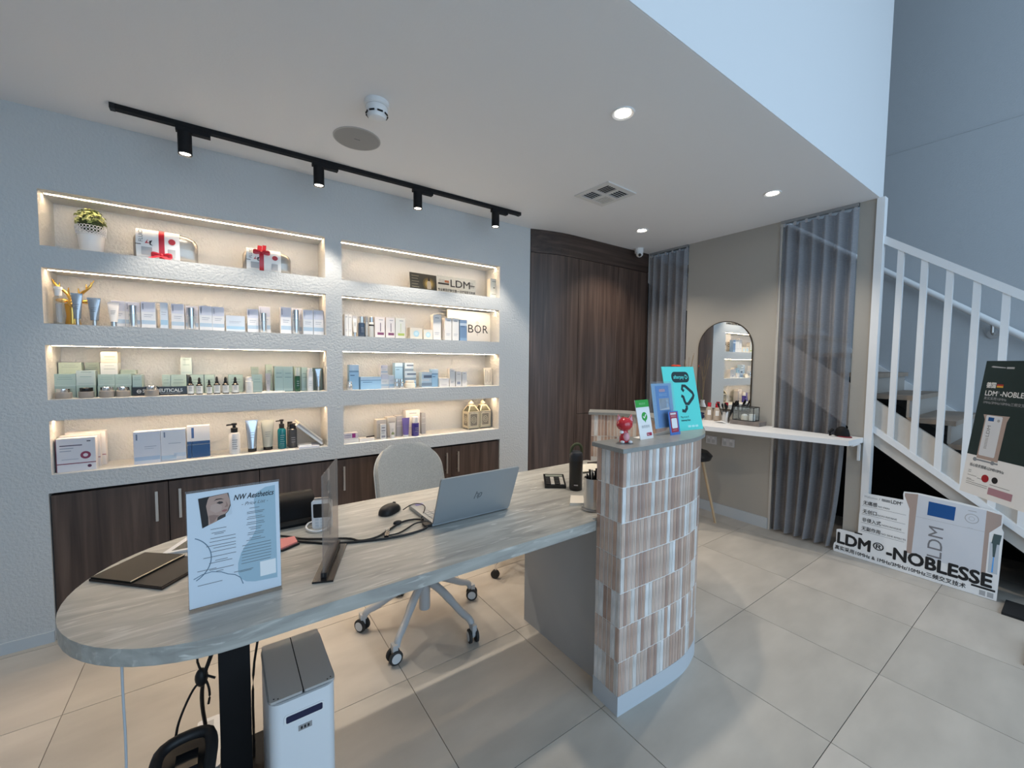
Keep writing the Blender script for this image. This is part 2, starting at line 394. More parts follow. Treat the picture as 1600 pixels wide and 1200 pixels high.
# lower ceiling, bulkhead above it, high ceiling of the void
structure(MB().box(-2.4, 3.47, -1.995, 0.42, CEIL, CEIL+0.12).build('ceiling', WHITEPAINT))
structure(MB().box(-2.4, 3.488, -2.0, -1.88, CEIL+0.0005, 5.3).build('wall_bulkhead', mat('bulkhead paint', (0.74, 0.75, 0.76), 0.85, bump=0.05, bscale=120)))
structure(MB().box(3.40, 3.487, -1.88, 0.42, CEIL+0.12, 5.3).build('wall_void', GREYWALL))
structure(MB().box(-2.5, 4.5, -6.3, 0.5, 5.3, 5.4).build('ceiling_high', WHITEPAINT))
structure(MB().box(3.38, 4.5, 0.32, 0.42, 0, 5.3).build('wall_stair_end', GREYWALL))
# shopfront behind the camera: mullions and door height transom, open to the daylight
sf = structure(MB().box(-2.4, 4.4, -6.3, -6.22, 0.0, 0.10).build('window_1', mat('dark anodised frame', (0.04, 0.04, 0.045), 0.4)))
for i in range(6): MB().box(-2.4+1.344*i, -2.34+1.344*i, -6.3, -6.22, 0.1, 5.3).build('mullion', MATS['dark anodised frame'], sf)
MB().box(-2.4, 4.4, -6.3, -6.22, 2.5, 2.58).build('transom', MATS['dark anodised frame'], sf)

# walnut wall: curved return from the shelf wall, then flat, with header board and flush doors
def wood_y(x):
    t = min(1.0, max(0.0, (x-1.884)/0.46)); return -0.004-0.088*(1-(1-t)**2)
def strip(x0, x1, z0, z1, th=0.022, n=10):
    m_ = MB(); pts = [(x0+(x1-x0)*i/n) for i in range(n+1)]
    for a, b in zip(pts, pts[1:]):
        P = [(a, wood_y(a)), (b, wood_y(b))]
        for z in (0,): pass
        m_.face([(a, P[0][1], z0), (b, P[1][1], z0), (b, P[1][1], z1), (a, P[0][1], z1)])
    bmesh.ops.remove_doubles(m_.bm, verts=m_.bm.verts[:], dist=1e-5)
    es = [e for e in m_.bm.edges if e.is_boundary]
    r = bmesh.ops.extrude_edge_only(m_.bm, edges=es)
    bmesh.ops.translate(m_.bm, verts=[v for v in r['geom'] if isinstance(v, bmesh.types.BMVert)], vec=(0, th, 0))
    return m_
ww = structure(strip(1.884, 3.43, 0.0, CEIL, 0.02, 16).build('wall_wood', mat('dark joint', (0.012, 0.008, 0.007), 0.9)))
ww.location = (0, 0.016, 0); WL['wall_wood'] = Vector((0, 0.016, 0))
hd = strip(1.886, 3.425, 2.378, CEIL-0.001, 0.02, 16).build('header_board', WALNUT_H, ww)
for (a, b, za, zb) in ((1.888, 2.387, 0.0, 2.374), (2.391, 2.936, 0.919, 2.374), (2.391, 2.936, 0.0, 0.914), (2.942, 3.424, 0.0, 2.374)):
    strip(a, b, za, zb, 0.02, 10).build('panel', WALNUT, ww)

# mirror wall between two curtained openings
structure(MB().box(XM, 3.462, -1.373, -0.56, 0, CEIL+0.02).build('wall_mirror', TAUPE))
structure(MB().box(XM, 3.462, -1.985, -1.889, 0, CEIL+0.02).build('wall_pier', TAUPE))
structure(MB().box(XM-0.012, XM, -1.372, -0.56, 0, 0.0945).build('baseboard_mirror', BASEB))
structure(MB().box(XM-0.006, XM+0.03, -1.392, -1.374, 0, CEIL).build('trim_1', mat('pale wall trim', (0.52, 0.51, 0.48), 0.6)))
structure(MB().box(XM-0.01, 3.478, -2.03, -1.986, 0, CEIL).build('trim_2', GLOSSWHITE))
structure(MB().box(XM-0.01, XM+0.012, -1.99, -1.87, 0, 0.15).build('baseboard_pier', TAUPE))
structure(MB().box(4.38, 4.40, -3.9, 0.3, 0, 0.0945).build('baseboard_right', GLOSSWHITE))
# back wall under the stairs, black to paint in the unlit space's darkness
structure(MB().prism([(-3.05, 0.0), (0.3, 0.0), (0.3, 2.44), (0.0, 2.22), (-3.05, 0.0)][:4], 4.31, 4.35, (0, 0, 0), (0, 1, 0), (0, 0, 1)).build('wall_understair', mat('painted understair shade', (0.006, 0.006, 0.007), 0.9)))

# curtains
def curtain(y0, y1, label, pleats, seed, taper=0.0):
    rnd = random.Random(seed); ph = [rnd.uniform(-0.5, 0.5) for _ in range(pleats+2)]; am = [rnd.uniform(0.8, 1.15) for _ in range(pleats+2)]
    t = thing('curtain', label, 'curtain', (XM+0.01, (y0+y1)/2, 0.0), 0, None)
    def fn(u, v):
        z = 0.02+v*(CEIL-0.045-0.02); k = u*pleats; i = int(k)
        flare = 1.0+0.25*(1-v)
        x = XM-0.006-0.029*flare*am[i]*math.sin(2*PI*k+ph[i]*(1-v)*0.8)-0.006*math.sin(7*u+4*(1-v))
        y = y0+taper*(1-v)**5*(1-u)+(y1-y0)*u+0.012*(1-v)*math.sin(9*u+seed)*u*(1-u)*3
        return (x-(XM+0.01), y-(y0+y1)/2, z)
    MB().grid(fn, pleats*14, 24).build('fabric', CURTAIN, t, smooth=True, local=True)
    MB().box(XM-0.012, XM+0.028, y0, y1, CEIL-0.022, CEIL).build('track', mat('grey curtain track', (0.35, 0.36, 0.37), 0.4, metal=0.5), t)
    for k in range(pleats*1+1):
        yy = y0+0.02+(y1-y0-0.04)*k/pleats
        MB().box(XM+0.0, XM+0.010, yy-0.009, yy+0.009, CEIL-0.05, CEIL-0.021).build('hook_tape', mat('grey hook tape', (0.5, 0.5, 0.52), 0.8), t)
    return t
curtain(-0.556, -0.11, 'narrow sheer grey curtain beside the walnut wall, left of the mirror', 5, 3)
curtain(-1.886, -1.378, 'wide sheer grey curtain between the mirror wall and the stairs', 6, 5, 0.07)

# staircase
ST = 0.735
def sl(z0, y): return z0+ST*(-1.99-y)*-1.0
st = thing('staircase', 'white staircase with square balusters climbing behind the curtains', 'stairs', (3.49, -1.99, 0))
def slanted(name, x0, x1, za, zb, ya, yb, m, parent):
    ptsA = [(ya, sl(za, ya)), (yb, sl(za, yb)), (yb, sl(zb, yb)), (ya, sl(zb, ya))]
    return MB().prism(ptsA, x0, x1, (0, 0, 0), (0, 1, 0), (0, 0, 1)).build(name, m, parent)
STRINGER = mat('whitewashed timber string', (0.60, 0.565, 0.52), 0.55, noise=0.08, nscale=5)
STEPM = mat('brown timber tread', (0.30, 0.24, 0.19), 0.6, noise=0.15, nscale=6)
YB = -3.12
slanted('string_board', 3.470, 3.505, 0.862, 1.185, YB, 0.31, STRINGER, st)
slanted('base_rail', 3.442, 3.470, 0.955, 1.003, YB, -2.03, GLOSSWHITE, st)
slanted('top_rail', 3.440, 3.480, 2.288, 2.345, -3.0, -2.03, GLOSSWHITE, st)
slanted('wall_string', 4.375, 4.399, 1.05, 1.285, YB, 0.31, GLOSSWHITE, st)
bal = None
for k in range(8):
    yc = -2.121-0.1203*k
    zt, zb_ = sl(2.30, yc), sl(0.99, yc)
    MB().box(3.445, 3.476, yc-0.0165, yc+0.0165, zb_, zt).build('baluster', GLOSSWHITE, st)
for k in range(1, 17):
    z = 0.15*k; yn = -2.085-(1.30-z)/ST
    if yn < YB: continue
    MB().box(3.505, 4.376, yn, min(0.31, yn+0.235), z-0.032, z).build('tread', STEPM, st)
    MB().box(3.505, 4.376, yn+0.02, yn+0.035, z-0.15, z-0.032).build('riser', mat('grey brown riser', (0.36, 0.33, 0.30), 0.6), st)
slanted('soffit', 3.506, 4.376, 0.84, 0.865, YB, 0.31, MATS['painted understair shade'], st)  # underside in the same black, the shade below put into its colour
MB().box(3.505, 4.376, YB, YB+0.03, 0, 0.15).build('closing_board', GLOSSWHITE, st)
hr = thing('handrail', 'slim round handrail fixed on the stairwell wall', 'handrail', (4.33, -1.99, 0))
HS = 0.765
MB().tube([(4.335, -3.1, 2.103-HS*1.11), (4.335, -1.99, 2.103), (4.335, -0.1, 2.103+HS*1.89)], 0.024, 12).build('rail', GLOSSWHITE, hr, smooth=True)
for yy in (-2.47, -1.2):
    zz = 2.103+HS*(yy+1.99)
    MB().tube([(4.335, yy, zz-0.02), (4.345, yy, zz-0.07), (4.399, yy, zz-0.085)], 0.012, 8).cyl((4.385, yy, zz-0.085), 0.033, 0.014, 16, (1, 0, 0)).build('bracket', STEEL, hr, smooth=True)

# ------------------------------------------------------------------ ceiling fittings
def spot(name, loc, direction, energy, size, blend, colr, radius, parent):
    d = bpy.data.lights.new(name, 'SPOT'); d.energy = energy; d.spot_size = math.radians(size); d.spot_blend = blend; d.color = colr; d.shadow_soft_size = radius
    o = bpy.data.objects.new(name, d); C.objects.link(o); o.location = Vector(loc)-world_of(parent)
    o.rotation_euler = Vector(direction).to_track_quat('-Z', 'Y').to_euler(); o.parent = parent
for (x, y, lab) in ((1.197, -1.590, 'round recessed downlight nearest to the camera, above the tiled counter'), (2.745, -1.591, 'round recessed downlight above the wide curtain and vanity shelf'),
                    (2.70, -0.553, 'round recessed downlight near the walnut wall and the security camera')):
    t = thing('downlight', lab, 'light', (x, y, CEIL), 0, 'ceiling downlights')
    MB().lathe([(0.036, -0.001), (0.050, -0.006), (0.053, -0.004), (0.054, 0.0), (0.034, 0.0)], (x, y, CEIL), 28, cap=False).build('trim_ring', WHITE, t, smooth=True)
    MB().cyl((x, y, CEIL-0.003), 0.036, 0.002, 24).build('lens', LAMPM, t)
    spot('downlight_lamp', (x, y, CEIL-0.012), (0, 0, -1), DOWN, 118, 0.6, (1.0, 0.90, 0.77), 0.035, t)
tr = thing('light_track', 'long black light track on the ceiling along the shelf wall', 'light', (0.41, -0.25, CEIL))
MB().box(-0.742, 1.565, -0.267, -0.233, CEIL-0.022, CEIL).build('rail', BLACK, tr)
MB().box(-0.760, -0.742, -0.268, -0.232, CEIL-0.024, CEIL).build('end_cap', BLACKP, tr); MB().box(1.565, 1.583, -0.268, -0.232, CEIL-0.024, CEIL).build('end_cap', BLACKP, tr)
for i, (x, lab) in enumerate(((-0.49, 'first black cylinder spotlight from the left, on the ceiling track'), (0.125, 'second black cylinder spotlight from the left, on the ceiling track'),
                   (0.735, 'third black cylinder spotlight from the left, on the ceiling track'), (1.355, 'fourth black cylinder spotlight from the left, at the track end'))):
    t = thing('track_spotlight', lab, 'light', (x, -0.25, CEIL-0.022), 0, 'spotlights on the track')
    MB().box(x-0.035, x+0.105, -0.266, -0.234, CEIL-0.045, CEIL-0.0225).bevel(0.003).build('adapter', BLACK, t)
    MB().cyl((x, -0.25, CEIL-0.145), 0.029, 0.1, 24).build('cylinder_body', BLACK, t, smooth=True)
    MB().lathe([(0.029, 0.0), (0.029, 0.008), (0.024, 0.008), (0.02, 0.012)], (x, -0.25, CEIL-0.1525), 24, cap=False).build('bezel_ring', BLACKP, t, smooth=True)
    MB().cyl((x, -0.25, CEIL-0.147), 0.0225, 0.002, 20).build('lens', LAMPM, t)
    spot('track_lamp', (x, -0.25, CEIL-0.158), (0.04, 0.03, -1), SPOT, 84, 0.5, (1.0, 0.90, 0.77), 0.02, t)
t = thing('smoke_detector', 'white domed smoke detector on the ceiling beside the round speaker', 'smoke detector', (0.236, -0.985, CEIL))
MB().lathe([(0.054, 0), (0.055, -0.018), (0.050, -0.022), (0.05, -0.0225)], (0.236, -0.985, CEIL), 28).build('base_ring', WHITE, t, smooth=True)
MB().lathe([(0.047, -0.023), (0.049, -0.03), (0.047, -0.05), (0.043, -0.054), (0.043, -0.06), (0.036, -0.072), (0.016, -0.079), (0.001, -0.080)], (0.236, -0.985, CEIL), 28).build('dome', WHITE, t, smooth=True)
for k in range(8):
    a = 2*PI*k/8
    MB().obox((0.236+0.046*math.cos(a), -0.985+0.046*math.sin(a), CEIL-0.055), 0.002, 0.012, 0.003, (Vector((math.cos(a), math.sin(a), 0)), Vector((-math.sin(a), math.cos(a), 0)), Vector((0, 0, 1)))).build('slot', BLACK, t)
t = thing('ceiling_speaker', 'flat round grey speaker grille flush in the ceiling', 'speaker', (0.247, -0.614, CEIL))
MB().lathe([(0.118, 0), (0.118, -0.003), (0.112, -0.004), (0.112, 0.0)], (0.247, -0.614, CEIL), 40, cap=False).build('rim', mat('grey speaker rim', (0.42, 0.42, 0.42), 0.6), t, smooth=True)
MB().cyl((0.247, -0.614, CEIL-0.0035), 0.1125, 0.003, 40).build('grille', mat('grey speaker mesh', (0.33, 0.33, 0.325), 0.8, bump=0.4, bscale=500), t)
MB().box(0.232, 0.262, -0.617, -0.611, CEIL-0.0042, CEIL-0.0036).build('badge', GREYINK, t)
t = thing('air_vent', 'square white ceiling air vent with four slatted quarters', 'vent', (1.84, -0.90, CEIL), 0)
t.rotation_euler = (0, 0, math.radians(3))
m_ = MB()
for (a, b, c_, d_) in ((-0.15, 0.15, -0.15, -0.115), (-0.15, 0.15, 0.115, 0.15), (-0.15, -0.115, -0.115, 0.115), (0.115, 0.15, -0.115, 0.115), (-0.012, 0.012, -0.115, 0.115), (-0.115, -0.012, -0.012, 0.012), (0.012, 0.115, -0.012, 0.012)):
    m_.box(a, b, c_, d_, -0.008, 0.0)
m_.build('frame', mat('vent paint', (0.66, 0.66, 0.65), 0.5), t, local=True)
MB().box(-0.118, 0.118, -0.118, 0.118, -0.0012, -0.0002).build('dark_backing', BLACK, t, local=True)
for qx, qy, al in ((-1, 1, 'x'), (1, 1, 'y'), (1, -1, 'x'), (-1, -1, 'y')):
    for k in range(5):
        c_ = 0.024+0.0205*k
        tl = 0.5 if (qx, qy) != (1, 1) else 0.0
        if al == 'x': MB().obox((qx*0.0635, qy*c_, -0.004), 0.052, 0.0065, 0.0012, (Vector((1, 0, 0)), Vector((0, math.cos(tl), math.sin(tl))), Vector((0, -math.sin(tl), math.cos(tl))))).build('slat', MATS['vent paint'], t, local=True)
        else: MB().obox((qx*c_, qy*0.0635, -0.004), 0.0065, 0.052, 0.0012, (Vector((math.cos(tl), 0, math.sin(tl))), Vector((0, 1, 0)), Vector((-math.sin(tl), 0, math.cos(tl))))).build('slat', MATS['vent paint'], t, local=True)
t = thing('security_camera', 'small white dome security camera on the ceiling by the walnut wall', 'camera', (3.165, -0.165, CEIL))
MB().lathe([(0.042, 0), (0.044, -0.02), (0.042, -0.045)], (3.165, -0.165, CEIL), 24).build('housing', WHITE, t, smooth=True)
MB().ball((3.165, -0.17, CEIL-0.055), 0.036, 0.036, 0.034).build('ball_turret', WHITE, t, smooth=True)
MB().cyl((3.147, -0.188, CEIL-0.068), 0.015, 0.016, 16, (-0.6, -0.6, -0.5)).build('lens', BLACKG, t)

# LED strips in the top of each niche
names = ('top', 'second', 'third', 'bottom')
for ci, (xa, xb, side) in enumerate(((L0, L1, 'left'), (R0, R1, 'right'))):
    for i, (tz, bz) in enumerate(TB):
        xc = (xa+xb)/2
        t = thing('led_strip', 'warm LED strip along the top of the %s niche in the %s column' % (names[i], side), 'light', (xc, 0.065, tz), 0, 'niche LED strips')
        MB().box(xa+0.006, xb-0.006, 0.055, 0.077, tz-0.0016, tz-0.0002).build('channel', WHITE, t)
        MB().box(xa+0.008, xb-0.008, 0.061, 0.071, tz-0.0028, tz-0.0016).build('diffuser', LEDM, t)

# ------------------------------------------------------------------ low cabinets under the niches
CX = [-1.070, -0.191, 0.688, 1.572]
for i in range(3):
    xa, xb = CX[i]+0.002, CX[i+1]-0.002; xm = (-0.623, 0.25, 1.122)[i]
    t = thing('base_cabinet', ('left walnut base cabinet under the niches, behind the rounded desk end', 'middle walnut base cabinet under the niches, behind the office chair', 'right walnut base cabinet under the niches, behind the laptop')[i], 'cabinet', ((xa+xb)/2, 0.2, 0.045), 0, 'walnut base cabinets')
    MB().box(xa, xb, 0.030, 0.38, 0.045, CAB-0.012).build('body', MATS['dark joint'], t)
    MB().box(xa, xb, 0.05, 0.07, 0.0, 0.045).build('kick_plate', WALNUT, t)
    for (a, b, hx) in ((xa, xm-0.002, xm-0.050), (xm+0.002, xb, xm+0.050 if i != 1 else xm+0.05)):
        d = MB().box(a, b, 0.008, 0.028, 0.048, CAB-0.014).build('door', WALNUT, t)
        MB().box(hx-0.006, hx+0.006, -0.014, -0.004, 0.522, 0.686).bevel(0.002).box(hx-0.004, hx+0.004, -0.005, 0.0085, 0.54, 0.55).box(hx-0.004, hx+0.004, -0.005, 0.0085, 0.658, 0.668).build('handle', NICKEL, d)
# ================================================================== reception desk
DZ = 0.762
dk = thing('reception_desk', 'long grey veined stone reception desk with a rounded end and grey side panel', 'desk', (0.3, -1.39, 0))
ring = [(-0.345+0.385*math.cos(a), -1.39+0.385*math.sin(a)) for a in [PI/2+PI*i/28 for i in range(29)]]
out = ring+[(0.873, -1.775), (0.873, -1.752), (1.28, -1.752), (1.44, -1.722), (1.60, -1.60), (1.735, -1.42), (1.765, -1.25), (1.74, -1.13), (1.62, -1.045), (1.60, -1.005)]
MB().prism(out, DZ-0.042, DZ).bevel(0.0025, 1).build('desk_top', STONE, dk)
MB().box(0.955, 0.985, -1.745, -1.187, 0.0, DZ-0.042).build('side_panel', PANELGREY, dk)
MB().box(-0.40, -0.318, -1.43, -1.35, 0.012, DZ-0.042).bevel(0.004, 1).build('leg', BLACK, dk)
MB().box(-0.50, -0.22, -1.60, -1.18, 0.0, 0.012).bevel(0.004, 1).build('leg_foot_plate', BLACK, dk)

# ================================================================== tiled counter (curved raised ledge)
def catmull(P, n):
    P = [Vector((*p, 0)) for p in P]; P = [P[0]*2-P[1]]+P+[P[-1]*2-P[-2]]; R = []
    for i in range(1, len(P)-2):
        for k in range(n):
            t_ = k/n; a, b, c_, d = P[i-1:i+3]
            R.append(0.5*((2*b)+(c_-a)*t_+(2*a-5*b+4*c_-d)*t_*t_+(3*b-a-3*c_+d)*t_**3))
    return R+[P[-2]]
OUT = catmull([(0.884, -1.897), (1.08, -1.908), (1.2, -1.913), (1.318, -1.910), (1.426, -1.886), (1.51, -1.850), (1.68, -1.735), (1.84, -1.55), (1.915, -1.32), (1.88, -1.10), (1.73, -0.925)], 16)
def normal2(P, i):
    d = (P[min(i+1, len(P)-1)]-P[max(i-1, 0)]).normalized(); return Vector((d.y, -d.x, 0))   # outward (to the right of travel)
def offs(P, d): return [p+normal2(P, i)*d for i, p in enumerate(P)]
def band(outer, inner, z0, z1):
    m_ = MB(); n = len(outer)
    for i in range(n-1):
        a, b, c_, d = outer[i], outer[i+1], inner[i+1], inner[i]
        m_.face([(a.x, a.y, z0), (b.x, b.y, z0), (b.x, b.y, z1), (a.x, a.y, z1)]); m_.face([(d.x, d.y, z0), (d.x, d.y, z1), (c_.x, c_.y, z1), (c_.x, c_.y, z0)])
        m_.face([(a.x, a.y, z1), (b.x, b.y, z1), (c_.x, c_.y, z1), (d.x, d.y, z1)]); m_.face([(a.x, a.y, z0), (d.x, d.y, z0), (c_.x, c_.y, z0), (b.x, b.y, z0)])
    for i in (0, n-1):
        a, d = outer[i], inner[i]; m_.face([(a.x, a.y, z0), (a.x, a.y, z1), (d.x, d.y, z1), (d.x, d.y, z0)])
    bmesh.ops.remove_doubles(m_.bm, verts=m_.bm.verts[:], dist=1e-5)
    return m_
TH = 0.14
def trimmed(P):
    P = list(P); P[0] = P[0]+(P[1]-P[0]).normalized()*0.0025; P[-1] = P[-1]+(P[-2]-P[-1]).normalized()*0.0025; return P
ct = thing('tiled_counter', 'curved reception counter clad in slim brown and white stick tiles', 'counter', (1.3, -1.5, 0))
band(trimmed(offs(OUT, -0.0020)), trimmed(offs(OUT, -TH+0.0020)), 0.07, 1.066).build('grout_core', WGROUT, ct, smooth=False)
band(offs(OUT, 0.001), offs(OUT, -TH), 0.0, 0.082).build('kick_board', KICK, ct)
slab_o = offs(OUT, 0.016); slab_i = offs(OUT, -TH-0.016)
e0 = (OUT[0]-OUT[1]).normalized()*0.018; slab_o[0] = slab_o[0]+e0; slab_i[0] = slab_i[0]+e0
e1 = (OUT[-1]-OUT[-2]).normalized()*0.018; slab_o[-1] = slab_o[-1]+e1; slab_i[-1] = slab_i[-1]+e1
band(slab_o, slab_i, 1.066, 1.083).build('ledge_top', SLABTOP, ct)
ROW = 0.1408; PITCH = 0.0212
tm = MB().box(-0.0085, 0.0085, -0.0065, 0.0, 0.0, ROW-0.0045).bevel(0.0018, 1).mesh('stick_tile'); tm.materials.append(KITKAT)
def walk(P, step):
    """points and tangents every step along a polyline"""
    res = []; acc = step/2; 
    for a, b in zip(P, P[1:]):
        L = (b-a).length
        while acc < L:
            res.append((a+(b-a)*(acc/L), (b-a).normalized())); acc += step
        acc -= L
    return res
tile_n = 0; rest = MB()
def put_tile(p, d, n, z):
    """a tile on the wall at p (on the face plane), face normal n"""
    global tile_n
    M_ = Matrix(((d.x, -n.x, 0, p.x), (d.y, -n.y, 0, p.y), (0, 0, 1, z), (0, 0, 0, 1)))
    # local -y is outwards: the tile's y runs from -0.0065 (face) to 0, so shift to sit on the core
    M_ = M_ @ Matrix.Translation((0, 0.0062, 0))
    if tile_n < 298:
        o = bpy.data.objects.new('tile', tm); C.objects.link(o); o.parent = ct
        M2 = M_.copy(); M2.translation -= world_of(ct); o.matrix_local = M2; tile_n += 1
    else:
        rest.M = M_; rest.box(-0.0085, 0.0085, -0.0065, 0.0, 0.0, ROW-0.0045)
ZT = [0.083+ROW*k for k in range(7)]
outer_t = walk(OUT, PITCH); inn = offs(OUT, -TH)
nvis = sum(1 for p, d in outer_t if p.x < 1.53 and p.y < -1.83)
def rowshift(k): return ((k*37) % 5-2)*0.0011
for p, d in outer_t[:nvis]:
    for k, z in enumerate(ZT): put_tile(p, d, Vector((d.y, -d.x, 0)), z)
n0 = normal2(OUT, 0)
for i in range(6):                                             # the end face towards the desk
    p = OUT[0]-n0*(0.012+0.0228*i)
    for z in ZT: put_tile(p, n0*-1.0, (OUT[0]-OUT[1]).normalized(), z)
inner_t = walk(list(reversed(inn)), PITCH)
for p, d in inner_t[:12]:                                      # far end, inner face above the desk
    for z in ZT[5:]: put_tile(p, d, Vector((d.y, -d.x, 0)), z)
for p, d in inner_t[12:]:
    for z in ZT[5:]: put_tile(p, d, Vector((d.y, -d.x, 0)), z)
for p, d in outer_t[nvis:]:
    for z in ZT: put_tile(p, d, Vector((d.y, -d.x, 0)), z)
ne = normal2(OUT, len(OUT)-1)
for i in range(6):
    for z in ZT: put_tile(OUT[-1]-ne*(0.012+0.0228*i), ne*-1.0, (OUT[-1]-OUT[-2]).normalized(), z)
rest.M = Matrix.Identity(4)
rest.build('far_tiles', KITKAT, ct)['kind'] = 'stuff'

# ================================================================== office chair
ch = thing('office_chair', 'light grey upholstered shell office chair with a five arm castor base', 'chair', (0.50, -0.895, 0))
def back_fn(u, v):
    s_ = (u-0.5)*2; z = 0.44+v*0.447
    half = 0.215-0.006*v
    if v > 0.70:
        k = (v-0.70)/0.30; half = half-0.115+0.115*max(0.0, 1-k*k)**0.5; z += 0.014*k*(1-s_*s_)-0.006*k
    x = s_*half
    y = 0.275+0.135*v-0.085*(s_*half/0.22)**2*(1-0.25*v)
    return (x+0.036, y, z)
MB().grid(back_fn, 24, 30).solidify(0.034).build('backrest', FABRIC, ch, smooth=True, local=True)
def edge_pts():
    P = [back_fn(0, j/40) for j in range(41)]; Q = [back_fn(1, j/40) for j in range(40, -1, -1)]
    return P+Q
MB().tube([Vector(p)+Vector((0, -0.008, 0)) for p in edge_pts()], 0.003, 6).build('piping', mat('pale piping', (0.55, 0.54, 0.50), 0.9), ch, smooth=True, local=True)
sp = rr(-0.235, 0.235, -0.20, 0.255, 0.11, 8)
MB().prism(sp, 0.425, 0.475, (0.03, 0.0, 0), (1, 0, 0), (0, 1, 0)).bevel(0.02, 3).build('seat', FABRIC, ch, smooth=True, local=True)
MB().cyl((0, 0, 0.12), 0.027, 0.32, 20).build('column', CHAIRMET, ch, smooth=True, local=True)
MB().lathe([(0.028, 0.0), (0.03, 0.01), (0.03, 0.14), (0.045, 0.15), (0.055, 0.17), (0.04, 0.19)], (0, 0, 0.075), 20).build('hub', CHAIRMET, ch, smooth=True, local=True)
MB().box(-0.1, 0.1, -0.1, 0.1, 0.415, 0.428).build('seat_plate', CHAIRMET, ch, local=True)
for (wx, wy) in ((0.27, -1.105), (0.625, -1.150), (0.205, -0.790), (0.815, -0.845), (0.47, -0.575)):
    dx, dy = wx-0.50, wy+0.895; L = math.hypot(dx, dy); dx, dy = dx/L, dy/L; L = 0.31
    MB().tube([(dx*0.02, dy*0.02, 0.235), (dx*0.12, dy*0.12, 0.205), (dx*(L-0.07), dy*(L-0.07), 0.125), (dx*(L-0.012), dy*(L-0.012), 0.105), (dx*L, dy*L, 0.072)], [0.022, 0.021, 0.018, 0.017, 0.0155], 10, smooth=2).build('base_arm', CHAIRMET, ch, smooth=True, local=True)
    a = math.atan2(dy, dx)+0.9; ax = Vector((math.cos(a), math.sin(a), 0)); c0 = Vector((dx*L, dy*L, 0.033))+Vector((ax.y, -ax.x, 0))*0.012
    if ax.y > 0: ax = -ax
    w_ = MB()
    for sgn in (-1, 1):
        w_.lathe([(0.026, 0.0), (0.033, 0.003), (0.033, 0.014), (0.026, 0.017)], c0+ax*(sgn*0.017)-ax*0.0085, 20, ax)
    cs = w_.build('caster', RUBBER, ch, smooth=True, local=True)
    h_ = MB()
    for sgn in (-1, 1): h_.cyl(c0+ax*(sgn*0.026)-ax*0.001, 0.023, 0.002, 18, ax)
    h_.build('wheel_disc', mat('pale wheel disc', (0.55, 0.57, 0.58), 0.4), cs, local=True)
    MB().cyl((c0.x, c0.y, 0.03), 0.014, 0.045, 12).obox(c0+Vector((0, 0, 0.032)), 0.012, 0.018, 0.026).build('caster_fork', CHAIRMET, cs, local=True)

# rolling stool half hidden behind the desk panel
sl_ = thing('rolling_stool', 'small black castored stool tucked behind the grey desk panel', 'stool', (1.27, -0.62, 0))
MB().cyl((1.27, -0.62, 0.40), 0.17, 0.07, 28).bevel(0.015, 2).build('seat', BLACKP, sl_, smooth=True)
MB().cyl((1.27, -0.62, 0.10), 0.022, 0.30, 16).build('column', CHROME, sl_, smooth=True)
for k in range(5):
    a = math.radians(209+72*k); ex, ey = 1.27+0.24*math.cos(a), -0.62+0.24*math.sin(a)
    MB().tube([(1.27, -0.62, 0.125), (ex, ey, 0.095)], 0.012, 8).build('base_arm', CHROME, sl_, smooth=True)
    cs = MB().cyl((ex-0.012, ey-0.006, 0.027), 0.027, 0.025, 16, (0.8, 0.5, 0)).build('caster', RUBBER, sl_, smooth=True)
    MB().cyl((ex, ey, 0.045), 0.006, 0.06, 10).build('stem', CHROME, cs)

# ================================================================== things on the floor under the desk
t = thing('waste_bin', 'white upright bin with split smoky butterfly lid under the desk', 'bin', (-0.198, -1.50, 0))
MB().prism(rr(-0.285, -0.11, -1.645, -1.36, 0.03, 6), 0.0, 0.437).build('body', mat('white lacquered bin', (0.74, 0.76, 0.78), 0.4), t, smooth=True)
MB().prism(rr(-0.287, -0.108, -1.647, -1.358, 0.032, 6), 0.437, 0.443).build('rim', mat('grey bin rim', (0.34, 0.35, 0.36), 0.4), t)
for xa, xb in ((-0.283, -0.199), (-0.196, -0.112)):
    pts = [p for p in rr(xa, xb, -1.643, -1.362, 0.006, 3)]
    MB().prism(pts, 0.443, 0.450).bevel(0.002, 1).build('lid_flap', mat('smoky lid', (0.47, 0.45, 0.43), 0.14, coat=0.5), t)
MB().box(-0.199, -0.196, -1.643, -1.362, 0.4435, 0.4488).build('lid_seam', BLACK, t)
FRB = Fr((-0.285, -1.645, 0), (1, 0, 0), (0, 0, 1))
m_ = MB(); FRB.poly(m_, rr(0.036, 0.142, 0.368, 0.398, 0.008), 0.0, 0.002); m_.build('slot_bezel', WHITE, t)
m_ = MB(); FRB.poly(m_, rr(0.041, 0.137, 0.373, 0.393, 0.004), 0.002, 0.0028); m_.build('sensor_window', mat('dark blue window', (0.012, 0.016, 0.055), 0.15), t)
m_ = MB(); FRB.rect(m_, 0.072, 0.108, 0.334, 0.350, 0.0, 0.0012); bd = m_.build('badge', mat('grey badge', (0.30, 0.29, 0.29), 0.5), t)
m_ = MB(); [FRB.rect(m_, 0.078+0.009*k, 0.083+0.009*k, 0.338, 0.346, 0.0012, 0.0016) for k in range(3)]; m_.build('print_marks', INK, bd)
for x_, y_ in ((-0.272, -1.632), (-0.262, -1.637), (-0.132, -1.637), (-0.122, -1.632)): MB().cyl((x_, y_, 0.4501), 0.002, 0.0006, 8).build('dot', BLACK, t)

